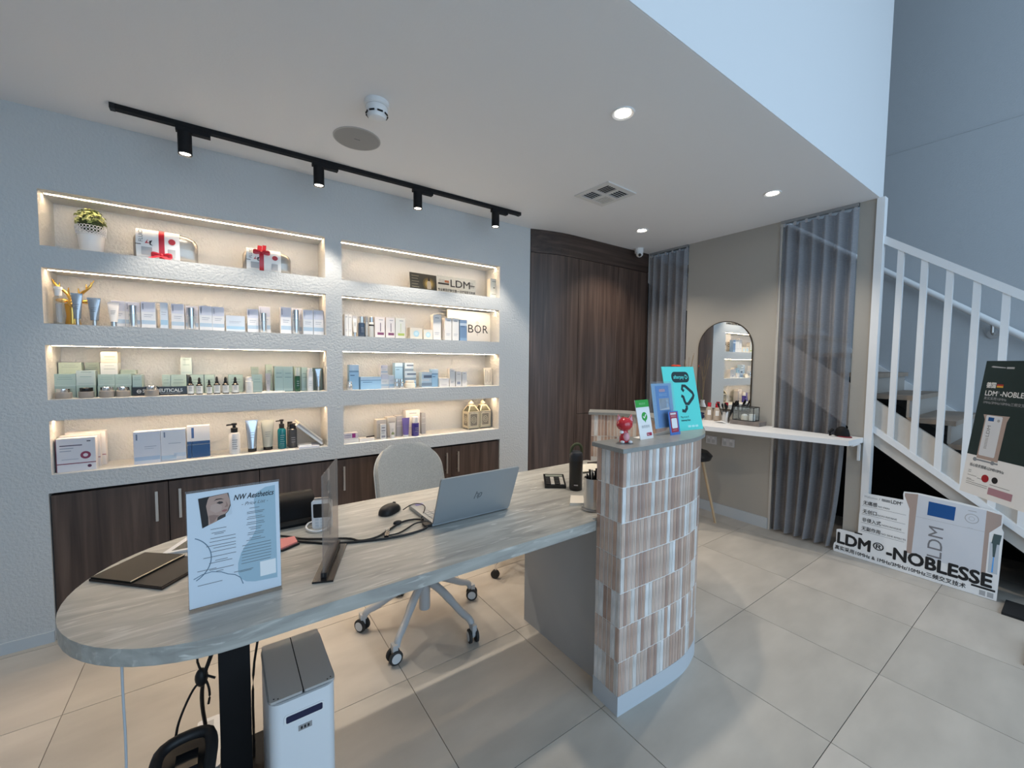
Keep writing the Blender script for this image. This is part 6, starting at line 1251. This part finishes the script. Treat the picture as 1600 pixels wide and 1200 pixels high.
for kind, x, yf, z, w_, h, d, style, label in SHELF:
    z += 0.0003
    if kind == 'carton': carton(x, yf, z-0.0003, w_, h, d, style, label); continue
    r = w_/2; y = yf+r*0.7
    if kind == 'bottle':
        lathe_thing('pump_bottle', label, 'bottle', x, y, z, [('body', [(r*0.95, 0), (r, 0.003), (r, h*0.62)], SILVER, {}), ('cap', [(r*0.98, h*0.625), (r*0.98, h*0.985), (r*0.8, h)], mat('bright silver cap', (0.7, 0.72, 0.75), 0.15, metal=1.0), {}), ('ring', [(r*1.01, h*0.61), (r*1.01, h*0.63)], CHROME, {})], 'silver bottles')
    elif kind == 'clear_bottle':
        lathe_thing('pump_bottle', label, 'bottle', x, y, z, [('body', [(r*0.9, 0), (r*0.95, 0.004), (r*0.95, h*0.70), (r*0.5, h*0.76)], GLASS, {}), ('liquid', [(r*0.5, 0.01), (r*0.55, h*0.55)], mat('clear pale gel', (0.55, 0.56, 0.6), 0.2, alpha=0.5), {}), ('cap', [(r*0.62, h*0.76), (r*0.62, h*0.93), (r*0.75, h*0.94), (r*0.75, h)], WHITE, {})])
    elif kind == 'tube':
        capm = {'steel': STEEL, 'whitetube': SILVER, 'greytube': SILVER, 'steelk': BLACKG, 'greyk': BLACKG, 'greenprint': WHITE, 'purple': WHITE}[style]
        bm_ = {'steel': mat('satin steel tube', (0.42, 0.46, 0.50), 0.25, metal=0.8), 'whitetube': mat('white tube', (0.76, 0.73, 0.70), 0.4), 'greytube': mat('grey lilac tube', (0.42, 0.41, 0.44), 0.4), 'steelk': mat('silver blue tube', (0.55, 0.60, 0.66), 0.22, metal=0.8), 'greyk': mat('grey green tube', (0.40, 0.41, 0.36), 0.35), 'greenprint': mat('white tube', (0.76, 0.73, 0.70), 0.4), 'purple': mat('lilac tube', (0.16, 0.12, 0.38), 0.4)}[style]
        t = thing('squeeze_tube', label, 'tube', (x, y, z)); caph = h*(0.20 if style in ('steel', 'whitetube') else 0.11); cr = r*(0.36 if style == 'steel' else 0.5 if style == 'whitetube' else 0.72)
        MB().lathe([(cr, 0), (cr, caph)], (x, y, z), 18).build('cap', capm, t, smooth=True)
        def fn(u, v): 
            k = v; a = 2*PI*u; br = max(cr, r*0.62); wx = br+(r-br)*k; wy = br*(1-k)+0.0012
            return (x+wx*math.cos(a), y+wy*math.sin(a), z+caph+(h-caph)*v)
        MB().grid(fn, 24, 8).build('body', bm_, t, smooth=True)
        MB().box(x-r, x+r, y-0.0015, y+0.0015, z+h*0.95, z+h).build('crimp', bm_, t)
        m_ = MB(); Ft = Fr((x, y, z), (1, 0, 0), (0, 0, 1))
        for k in range(3): m_.box(x-r*0.4, x+r*0.4*(1-0.2*k), y-max(cr, r*0.62)*(1-(0.55-0.08*k))-0.0022, y-max(cr, r*0.62)*(1-(0.55-0.08*k))-0.0005, z+caph+(h-caph)*(0.55-0.08*k), z+caph+(h-caph)*(0.565-0.08*k))
        m_.build('print_lines', GREYINK, t)
        if style == 'greenprint': MB().ball((x, y-r*0.55, z+h*0.3), r*0.5, 0.003, r*0.6, 12, 8).build('green_print', mat('olive print', (0.30, 0.34, 0.18), 0.6), t)
    elif kind == 'dropper':
        t = lathe_thing('dropper_bottle', label, 'bottle', x, y, z, [('body', [(r*0.95, 0), (r, 0.002), (r, h*0.55), (r*0.55, h*0.62)], DROPG, {}), ('collar', [(r*0.55, h*0.60), (r*0.58, h*0.72), (r*0.4, h*0.73)], BLACKP, {}), ('bulb', [(r*0.38, h*0.72), (r*0.42, h*0.85), (r*0.30, h*0.96), (r*0.1, h)], RUBBER, {})], 'dropper bottles')
        MB().lathe([(r*1.02, h*0.06), (r*1.02, h*0.50)], (x, y, z), 18, cap=False).build('label', cm((0.66, 0.67, 0.66)), t, smooth=True)
        m_ = MB()
        for k in range(3): m_.box(x-r*0.5, x+r*0.5, y-r*1.06, y-r*1.0, z+h*(0.40-0.09*k), z+h*(0.425-0.09*k))
        m_.build('print_lines', GREYINK, t)
    elif kind == 'jar':
        lm = {'jar': CHROME, 'jarb': BLACKG, 'silverjar': mat('bright silver cap', (0.7, 0.72, 0.75), 0.15, metal=1.0), 'creamjar': CREAM}[style]; bm_ = {'jar': JARG, 'jarb': JARG, 'silverjar': SILVER, 'creamjar': CREAM}[style]
        lathe_thing('cosmetic_jar', label, 'jar', x, y, z, [('body', [(r*0.9, 0), (r, 0.004), (r, h*0.58), (r*0.9, h*0.62)], bm_, {}), ('lid', [(r*0.82, h*0.63), (r*0.84, h*0.66), (r*0.84, h*0.97), (r*0.78, h)], lm, {})], 'cosmetic jars')
    elif kind == 'pump':
        bm_ = {'white': mat('white bottle', (0.74, 0.74, 0.75), 0.35), 'teal': mat('teal liquid plastic', (0.01, 0.16, 0.19), 0.12)}[style]
        t = lathe_thing('pump_bottle', label, 'bottle', x, y, z, [('body', [(r*0.93, 0), (r, 0.005), (r, h*0.62), (r*0.85, h*0.68), (r*0.45, h*0.71)], bm_, {}), ('collar', [(r*0.62, h*0.71), (r*0.62, h*0.84), (r*0.55, h*0.85)], BLACKP, {}), ('pump_head', [(r*0.3, h*0.85), (r*0.3, h*0.93), (r*0.5, h*0.94), (r*0.5, h)], BLACKP, {})])
        MB().tube([(x, y, z+h*0.965), (x-r*1.35, y-r*0.3, z+h*0.955)], r*0.16, 8).build('spout', BLACKP, t)
        m_ = MB()
        for k in range(5): m_.box(x-r*0.45, x+r*(0.5-0.1*(k % 3)), y-r*1.03, y-r*0.9, z+h*(0.46-0.07*k), z+h*(0.472-0.07*k))
        m_.build('print_lines', GREYINK if style == 'white' else mat('pale teal print', (0.3, 0.5, 0.52), 0.6), t)
    elif kind == 'round_bottle':
        S_ = {'whitecap': ((0.72, 0.71, 0.69), WHITE, 0.72), 'green': ((0.01, 0.07, 0.035), cm((0.60, 0.66, 0.62)), 0.62), 'whitecap2': ((0.74, 0.74, 0.74), WHITE, 0.85), 'charcoal': ((0.075, 0.075, 0.08), BLACKG, 0.76), 'navyb': ((0.04, 0.07, 0.12), SILVER, 0.66), 'silverk': ((0.52, 0.52, 0.50), SILVER, 0.7), 'purplew': ((0.05, 0.04, 0.24), WHITE, 0.66)}[style]
        t = lathe_thing('round_bottle', label, 'bottle', x, y, z, [('body', [(r*0.93, 0), (r, 0.003), (r, h*S_[2]), (r*0.8, h*(S_[2]+0.03))], cm(S_[0], 0.2), {}), ('cap', [(r*0.82, h*(S_[2]+0.035)), (r*0.82, h*0.985), (r*0.7, h)], S_[1], {})])
        if style == 'silverk': MB().lathe([(r*1.02, h*0.55), (r*1.02, h*0.62)], (x, y, z), 18, cap=False).build('black_band', BLACKG, t, smooth=True)
        else:
            m_ = MB()
            for k in range(3): m_.box(x-r*0.4, x+r*0.45, y-r*1.04, y-r*0.9, z+h*(0.42-0.09*k), z+h*(0.435-0.09*k))
            m_.build('print_lines', PALEINK, t)

Z1, Z2, Z3, Z4 = (b+0.0004 for t_, b in TB)
# potted plant
t = thing('potted_plant', 'small leafy plant in a white lace rimmed pot on the top left shelf', 'plant', (-0.905, 0.125, Z1))
MB().lathe([(0.040, 0), (0.043, 0.004), (0.052, 0.098)], (-0.905, 0.125, Z1), 28).build('pot', WHITE, t, smooth=True)
m_ = MB(); cx, cy = -0.905, 0.125
for k in range(28):
    a0 = 2*PI*k/28
    for j in range(3):
        zz = Z1+0.104+0.016*j; rr_ = 0.0545+0.003*j/2+0.0012
        pts = [(cx+rr_*math.cos(a0+0.112*math.cos(b)), cy+rr_*math.sin(a0+0.112*math.cos(b)), zz+0.0075*math.sin(b)) for b in [2*PI*i/7 for i in range(8)]]
        m_.tube(pts, 0.0016, 4)
m_.build('lace_rim', WHITE, t, smooth=False)
MB().lathe([(0.053, 0.098), (0.0545, 0.099), (0.0545, 0.104)], (cx, cy, Z1), 28, cap=False).build('rim_band', WHITE, t, smooth=True)
LEAF = stretched('leaf green', ((0.07, 0.11, 0.025), (0.20, 0.26, 0.07), (0.60, 0.60, 0.32)), (90, 90, 90), 0.5)
m_ = MB(); rl = random.Random(3)
for k in range(230):
    a, e = rl.uniform(0, 2*PI), rl.uniform(-0.15, 1.5); R_ = 0.068*rl.uniform(0.6, 1.0)
    p = Vector((cx+R_*math.cos(a)*math.cos(e)*0.98, cy+R_*math.sin(a)*math.cos(e)*0.98, Z1+0.165+1.05*R_*math.sin(e)))
    n_ = Vector((math.cos(a)*math.cos(e), math.sin(a)*math.cos(e), math.sin(e)+0.3)).normalized()
    u_ = n_.cross(Vector((rl.uniform(-1, 1), rl.uniform(-1, 1), rl.uniform(-1, 1)))).normalized(); v_ = n_.cross(u_)
    s_ = rl.uniform(0.009, 0.015)
    m_.face([p-u_*s_, p+v_*s_*0.6+n_*0.003, p+u_*s_, p-v_*s_*0.6+n_*0.003])
m_.build('foliage', LEAF, t)['kind'] = 'stuff'
m_ = MB(); m_.ball((cx, cy, Z1+0.160), 0.047, 0.047, 0.042, 14, 10); m_.build('foliage_core', mat('dark leaf core', (0.03, 0.05, 0.015), 0.9, noise=0.4, nscale=60), t, smooth=True)  # dark ball filling the inside of the foliage

# gift pouches
POUCH = mat('metallic grey pouch', (0.36, 0.345, 0.32), 0.3, metal=0.6, bump=0.25, bscale=30); RIB = mat('red satin ribbon', (0.50, 0.012, 0.03), 0.3)
def pouch(x0, x1, px0, px1, rx, h, yf, label, bow_low):
    xc = (x0+x1)/2; t = thing('gift_pouch', label, 'gift', (xc, yf+0.05, Z1)); d_ = 0.085
    def sec(x): k = (x-xc)/((x1-x0)/2); s_ = (1-abs(k)**3.2)**0.5 if abs(k) < 1 else 0; return 0.35+0.65*s_
    def fn(u, v):
        x = x0+(x1-x0)*u; s_ = sec(x); a = 2*PI*v
        return (x, yf+d_/2-d_/2*s_*math.copysign(abs(math.cos(a))**0.7, math.cos(a)), Z1+h/2*(1 if True else 0)+h/2*math.copysign(abs(math.sin(a))**0.7, math.sin(a))*(0.55+0.45*s_)-h/2*(0.45-0.45*s_)*0.9)
    m_ = MB(); m_.grid(fn, 26, 20); m_.build('pouch', POUCH, t, smooth=True)
    def wrap(x, v, out): a = 2*PI*v; return (x, yf+d_/2-(d_/2+out)*math.copysign(abs(math.cos(a))**0.7, math.cos(a)), Z1+0.001+h/2+(h/2+out)*math.copysign(abs(math.sin(a))**0.7, math.sin(a)))
    def sheet(xa, xb, out, v0=-0.24, v1=0.30): 
        s = MB(); s.grid(lambda u, v: wrap(xa+(xb-xa)*u, v0+(v1-v0)*v, out), 2, 18); return s
    sheet(px0, px1, 0.003).build('paper_wrap', PAPER, t, smooth=True)
    sheet(rx-0.012, rx+0.012, 0.0045).build('ribbon', RIB, t, smooth=True)
    yy = yf-0.0065; wd = px1-px0
    Fp = Fr((px0, yy+0.0015, Z1), (1, 0, 0), (0, 0, 1))
    m_ = MB(); Fp.poly(m_, disc(wd*0.82, h*0.66, wd*0.085, 18, h*0.10), 0, 0.0008); m_.build('red_seal', mat('seal red', (0.45, 0.02, 0.03), 0.4), t)
    m_ = MB(); Fp.poly(m_, [(wd*0.20, h*0.52), (wd*0.27, h*0.66), (wd*0.25, h*0.56), (wd*0.33, h*0.54)], 0, 0.0008); m_.build('red_print', MATS['seal red'], t)
    m_ = MB(); Fp.poly(m_, [(wd*0.30, h*0.60), (wd*0.37, h*0.64), (wd*0.33, h*0.52), (wd*0.38, h*0.46), (wd*0.31, h*0.48)], 0, 0.0008); m_.build('black_print', INK, t)
    m_ = MB(); Fp.rect(m_, wd*0.12, wd*0.36, h*0.14, h*0.40, 0, 0.0006); m_.build('grey_print', PALEINK, t); m_ = MB(); Fp.rect(m_, wd*0.72, wd*0.90, h*0.12, h*0.40, 0, 0.0006); m_.build('grey_print', PALEINK, t)
    text('1', Fp, wd*0.115, h*0.42, h*0.22, INK, t, 0.0008, rot=PI/2); text('FLUID', Fp, wd*0.155, h*0.55, h*0.15, GREYINK, t, 0.0008, rot=PI/2)
    bz = Z1+(h*0.16 if bow_low else h*0.83); m_ = MB()
    for sgn in (-1, 1):
        m_.grid(lambda u, v: (rx+sgn*(0.045*math.sin(PI*u*0.5)), yf-0.010-0.014*math.sin(PI*u)*(1 if v > 0.5 else 0.3), bz+0.014*(v-0.5)*2*math.sin(PI*(0.15+0.7*u))), 8, 4)
    m_.ball((rx, yf-0.012, bz), 0.009, 0.008, 0.009, 10, 8)
    bo = m_.build('bow', RIB, t, smooth=True)
    m_ = MB()
    if bow_low:
        m_.grid(lambda u, v: (rx+0.005+0.055*u+0.014*(v-0.5)*2, yf-0.022-0.012*u, bz-0.005-0.035*u), 5, 2); m_.grid(lambda u, v: (rx-0.005-0.05*u+0.012*(v-0.5)*2, yf-0.022-0.012*u, bz-0.005-0.02*u), 5, 2)
    else:
        m_.grid(lambda u, v: (rx-0.012+0.012*(v-0.5)*2+0.006*u, yf-0.008+0.02*u, bz+0.045*u), 4, 2); m_.grid(lambda u, v: (rx+0.012+0.01*(v-0.5)*2+0.006*u, yf-0.008+0.02*u, bz+0.05*u), 4, 2)
    m_.build('ribbon_tails', RIB, bo, smooth=True)
pouch(-0.738, -0.462, -0.724, -0.541, -0.618, 0.160, 0.055, 'left grey pouch with white wrap and red ribbon tied low', True)
pouch(-0.246, 0.012, -0.228, -0.046, -0.150, 0.140, 0.055, 'right grey pouch with white wrap and red bow on top', False)

# top right shelf: photo card and lettered acrylic plate
t = thing('photo_card', 'dark photo card with a glowing dropper bottle on the top right shelf', 'card', (0.922, 0.08, Z1))
Fc = Fr((0.810, 0.080, Z1), (1, 0.06, 0), (0, 0.12, 1))
m_ = MB(); Fc.rect(m_, 0, 0.226, 0.004, 0.136, -0.003, 0); m_.build('card', mat('photo dark olive', (0.032, 0.030, 0.022), 0.4), t)
for k, (r_, c_) in enumerate(((0.052, (0.09, 0.065, 0.02)), (0.038, (0.22, 0.15, 0.04)), (0.026, (0.42, 0.30, 0.08)))):
    m_ = MB(); Fc.poly(m_, disc(0.158, 0.062, r_, 22, r_*0.95), 0.0002+0.0003*k, 0.0004+0.0003*k); m_.build('photo_glow', cm(c_), t)
m_ = MB(); Fc.rect(m_, 0.141, 0.176, 0.022, 0.072, 0.0012, 0.0015); Fc.poly(m_, [(0.141, 0.072), (0.176, 0.072), (0.167, 0.084), (0.150, 0.084)], 0.0012, 0.0015); m_.build('photo_bottle', cm((0.42, 0.36, 0.28)), t)
m_ = MB(); Fc.rect(m_, 0.150, 0.168, 0.084, 0.098, 0.0012, 0.0015); Fc.poly(m_, disc(0.159, 0.104, 0.008, 12, 0.012), 0.0012, 0.0015); m_.build('photo_dropper', cm((0.015, 0.012, 0.01)), t)
m_ = MB(); [Fc.rect(m_, 0.015, 0.075-0.008*(k % 2), 0.112-0.021*k, 0.1145-0.021*k, 0.0004, 0.0007) for k in range(5)]; m_.build('print_lines', mat('print khaki', (0.30, 0.28, 0.2), 0.6), t)
t = thing('lettered_plate', 'clear plate with large black lettering right of the photo card', 'sign', (1.21, 0.09, Z1))
Fl = Fr((1.037, 0.092, Z1), (1, 0.03, 0), (0, 0.05, 1))
m_ = MB(); Fl.rect(m_, 0, 0.355, 0.002, 0.142, -0.0025, 0); m_.build('plate', GLASS, t)
text('LDM', Fl, 0.112, 0.062, 0.082, INK, t, 0.0005, width=0.182, bold=0.001)
m_ = MB(); Fl.rect(m_, 0.008, 0.105, 0.072, 0.086, 0, 0.0006); m_.build('black_bar', INK, t)
m_ = MB(); Fl.rect(m_, 0.066, 0.105, 0.090, 0.108, 0, 0.0006); m_.build('flag_stripe', mat('flag copper', (0.25, 0.08, 0.03), 0.5), t)
text('德国', Fl, 0.012, 0.090, 0.028, GREYINK, t, 0.0005, width=0.05); text('官方', Fl, 0.300, 0.098, 0.022, GREYINK, t, 0.0005, width=0.03); text('授权', Fl, 0.300, 0.074, 0.024, INK, t, 0.0005, width=0.042); m_ = MB(); Fl.rect(m_, 0.298, 0.345, 0.086, 0.092, 0, 0.0006); m_.build('black_bar', INK, t)
text('专业美容护肤仪器·一次疗程即见效果', Fl, 0.004, 0.022, 0.024, INK, t, 0.0005, width=0.345, bold=0.0006)

# gold deer head
t = thing('deer_head_ornament', 'gold deer head ornament with antlers behind the silver tubes', 'ornament', (-0.985, 0.17, Z2))
MB().lathe([(0.022, 0), (0.030, 0.01), (0.024, 0.05), (0.028, 0.09), (0.030, 0.115)], (-0.993, 0.165, Z2), 16).build('neck', GOLD, t, smooth=True)
MB().ball((-0.985, 0.150, Z2+0.118), 0.024, 0.036, 0.026).ball((-0.981, 0.117, Z2+0.106), 0.014, 0.026, 0.014).build('head', GOLD, t, smooth=True)
for sgn in (-1, 1):
    MB().ball((-0.985+sgn*0.045, 0.165, Z2+0.130), 0.024, 0.008, 0.011).build('ear', GOLD, t, smooth=True)
    b_ = Vector((-0.985+sgn*0.012, 0.16, Z2+0.135))
    m_ = MB().tube([b_, b_+Vector((sgn*0.012, 0, 0.035)), b_+Vector((sgn*0.045, -0.01, 0.062)), b_+Vector((sgn*0.068, -0.015, 0.108))], [0.008, 0.0075, 0.006, 0.0025], 8, smooth=2)
    m_.tube([b_+Vector((sgn*0.008, 0, 0.024)), b_+Vector((sgn*0.006, -0.006, 0.062))], [0.006, 0.002], 8)
    m_.tube([b_+Vector((sgn*0.038, -0.008, 0.056)), b_+Vector((sgn*0.036, -0.012, 0.085))], [0.005, 0.0015], 8); m_.tube([b_+Vector((sgn*0.052, -0.011, 0.072)), b_+Vector((sgn*0.056, -0.013, 0.098))], [0.004, 0.0015], 8)
    m_.build('antler', GOLD, t, smooth=True)
# black plaque on the third left shelf
t = thing('brand_plaque', 'black plaque with white lettering behind the fifth jar', 'sign', (-0.647, 0.085, Z3))
MB().box(-0.766, -0.531, 0.085, 0.097, Z3, Z3+0.047).build('plaque', BLACKG, t)
Fq = Fr((-0.766, 0.085, Z3), (1, 0, 0), (0, 0, 1))
text('SKINCEUTICALS', Fq, 0.042, 0.018, 0.026, PAPER, t, 0.0006, width=0.172, bold=0.0004); m_ = MB(); Fq.rect(m_, 0.115, 0.205, 0.009, 0.0115, 0, 0.0005); m_.build('print_lines', PALEINK, t)
m_ = MB(); stroke(Fq, m_, disc(0.028, 0.024, 0.0085, 14), 0.0022, 0, 0.0005, closed=True); Fq.rect(m_, 0.022, 0.034, 0.0225, 0.0255, 0.0005, 0.0009); m_.build('emblem', PAPER, t)
tag(MB().prism([(-0.165, 0.05), (-0.045, 0.05), (-0.03, 0.10), (-0.15, 0.11)], Z3, Z3+0.006).build('leaflet', PAPER, base=(-0.10, 0.07, Z3)), 'white leaflet lying flat before the mint cartons on the third left shelf', 'leaflet')
# big brand board
t = thing('brand_board', 'big white board with black serif lettering on the second right shelf', 'sign', (1.35, 0.15, Z2))
Fb = Fr((1.150, 0.135, Z2), (1, 0.02, 0), (0, 0.03, 1))
m_ = MB(); Fb.rect(m_, 0, 0.425, 0.0, 0.258, -0.012, 0); m_.build('board', mat('warm white board', (0.80, 0.76, 0.70), 0.5), t)
for ch_, u_ in (('B', 0.028), ('A', 0.104), ('B', 0.183), ('O', 0.250), ('R', 0.330)):
    text(ch_, Fb, u_, 0.078, 0.098, INK, t, 0.0006, width=0.052 if ch_ != 'O' else 0.066)
m_ = MB(); stroke(Fb, m_, [(0.266, 0.158), (0.282, 0.176), (0.298, 0.158)], 0.003, 0, 0.0006); stroke(Fb, m_, [(0.282, 0.055), (0.282, 0.165)], 0.0025, 0, 0.0006); m_.build('emblem', GREYINK, t)
# leaning frame and papers at the right end of the bottom left shelf
t = thing('picture_frame', 'white framed board leaning aslant at the right end of the bottom left shelf', 'frame', (0.11, 0.08, Z4))
sv = Vector((0.175, 0, -0.160)).normalized(); sn = Vector((sv.z, 0, -sv.x)) if False else Vector((0.67, 0, 0.74))
c0 = Vector((0.018, 0.035, Z4+0.148))
def slab(w0, w1, y0, y1, l0, l1): 
    a, b = c0+sv*l0, c0+sv*l1
    return MB().prism([(a.x+sn.x*w0, a.z+sn.z*w0), (b.x+sn.x*w0, b.z+sn.z*w0), (b.x+sn.x*w1, b.z+sn.z*w1), (a.x+sn.x*w1, a.z+sn.z*w1)], -y1, -y0, (0, 0, 0), (1, 0, 0), (0, 0, 1))
LMX = 0.205
slab(0.0, 0.012, 0.035, 0.20, 0.0, LMX).build('backboard', WHITE, t); slab(0.0122, 0.022, 0.035, 0.20, 0.003, LMX-0.01).build('glass_sheet', mat('frame mount', (0.42, 0.40, 0.37), 0.4), t); slab(0.0222, 0.029, 0.035, 0.20, 0.0, LMX-0.018).build('front_frame', CREAM, t)
tag(MB().prism([(0.03, 0.012), (0.15, 0.006), (0.17, 0.13), (0.03, 0.14)], Z4, Z4+0.010).build('paper_pile', mat('pale lilac paper', (0.62, 0.63, 0.69), 0.7), base=(0.1, 0.07, Z4)), 'low pile of pale papers under the leaning white frame', 'papers')
tag(MB().prism([(0.035, 0.03), (0.105, 0.02), (0.115, 0.10), (0.035, 0.11)], Z4+0.0102, Z4+0.018).build('booklet', PAPER, base=(0.07, 0.06, Z4+0.0102)), 'small white booklet on the papers under the leaning frame', 'booklet')
# lanterns
LW_ = mat('cream lantern metal', (0.68, 0.62, 0.47), 0.45); LP = mat('pierced lantern panel', (0.24, 0.215, 0.17), 0.6, noise=0.5, nscale=120)
def lantern(x, y, label):
    t = thing('lantern', label, 'lantern', (x, y, Z4), 0, 'cream metal lanterns'); s_ = 0.053
    m_ = MB(); m_.box(x-s_, x+s_, y-s_, y+s_, Z4+0.010, Z4+0.018)
    for a in (-1, 1):
        for b in (-1, 1): m_.box(x+a*s_-0.006*(a > 0)-0.0, x+a*s_+0.006*(a < 0), y+b*s_-0.006*(b > 0), y+b*s_+0.006*(b < 0), Z4, Z4+0.150)
    m_.box(x-s_, x+s_, y-s_, y-s_+0.005, Z4+0.142, Z4+0.150).box(x-s_, x+s_, y+s_-0.005, y+s_, Z4+0.142, Z4+0.150).box(x-s_, x-s_+0.005, y-s_, y+s_, Z4+0.142, Z4+0.150).box(x+s_-0.005, x+s_, y-s_, y+s_, Z4+0.142, Z4+0.150)
    m_.build('frame', LW_, t)
    for ax in ('x', 'y'):
        for sg in (-1, 1):
            m_ = MB()
            def bx(a0, a1, z0, z1, d0, d1):
                lo, hi = sorted((sg*d0, sg*d1))
                if ax == 'x': m_.box(x+a0, x+a1, y+lo, y+hi, z0, z1)
                else: m_.box(x+lo, x+hi, y+a0, y+a1, z0, z1)
            bx(-0.042, -0.034, Z4+0.022, Z4+0.138, s_-0.006, s_-0.001); bx(0.034, 0.042, Z4+0.022, Z4+0.138, s_-0.006, s_-0.001); bx(-0.034, 0.034, Z4+0.022, Z4+0.030, s_-0.006, s_-0.001); bx(-0.034, 0.034, Z4+0.130, Z4+0.138, s_-0.006, s_-0.001)
            pf = m_.build('panel_frame', LW_, t)
            m_ = MB(); bx(-0.034, 0.034, Z4+0.030, Z4+0.130, s_-0.005, s_-0.003); m_.build('pierced_panel', LP, pf)
            m_ = MB(); F_ = Fr((x, y-sg*s_, Z4), (sg, 0, 0), (0, 0, 1)) if ax == 'x' else Fr((x+sg*s_, y, Z4), (0, sg, 0), (0, 0, 1))
            for rr_ in (0.010, 0.022): stroke(F_, m_, disc(0, 0.080, rr_, 16, rr_*1.2), 0.003, -0.003, -0.0015, closed=True)
            m_.build('rosette', LW_, pf)
    m_ = MB(); top = 0.024
    for a, b in ((-1, -1), (1, -1), (1, 1), (-1, 1)): m_.tube([(x+a*(s_-0.003), y+b*(s_-0.003), Z4+0.150), (x+a*top, y+b*top, Z4+0.196)], 0.0045, 6)
    m_.box(x-top-0.004, x+top+0.004, y-top-0.004, y+top+0.004, Z4+0.194, Z4+0.202); m_.build('roof_frame', LW_, t)
    m_ = MB()
    for (a, b), (c_, d_) in zip(((-1, -1), (1, -1), (1, 1), (-1, 1)), ((1, -1), (1, 1), (-1, 1), (-1, -1))):
        m_.face([(x+a*(s_-0.005), y+b*(s_-0.005), Z4+0.151), (x+c_*(s_-0.005), y+d_*(s_-0.005), Z4+0.151), (x+c_*top*0.95, y+d_*top*0.95, Z4+0.195), (x+a*top*0.95, y+b*top*0.95, Z4+0.195)])
    m_.build('roof_panes', mat('dark olive glass', (0.10, 0.10, 0.07), 0.2), t)
    MB().cyl((x, y, Z4+0.202), 0.014, 0.016, 14).lathe([(0.026, 0.216), (0.014, 0.228), (0.003, 0.244), (0.001, 0.246)], (x, y, Z4), 16).build('finial', LW_, t, smooth=True)
lantern(1.368, 0.135, 'left one of two cream metal lanterns on the bottom right shelf'); lantern(1.488, 0.145, 'right one of two cream metal lanterns on the bottom right shelf')
t = thing('printed_card', 'cream card printed with upright bars leaning at the right end of the third right shelf', 'card', (1.535, 0.1, Z3))
Fk = Fr((1.482, 0.100, Z3), (1, 0.03, 0), (0, 0.06, 1))
m_ = MB(); Fk.rect(m_, 0, 0.078, 0.0, 0.150, -0.010, 0); m_.build('card', CREAM, t)
m_ = MB(); [Fk.rect(m_, 0.012+0.016*k, 0.016+0.016*k, 0.02+0.01*(k % 2), 0.135-0.012*(k % 3), 0, 0.0006) for k in range(4)]; m_.build('print_bars', mat('bar print', (0.33, 0.28, 0.22), 0.6), t)
tag(MB().tube([(0.47, 0.06, Z4+0.0265), (0.53, 0.075, Z4+0.0265)], 0.0045, 8).build('marker_pen', BLACKP, base=(0.5, 0.07, Z4+0.022), smooth=True), 'black marker pen on the flat white carton on the bottom right shelf', 'pen')
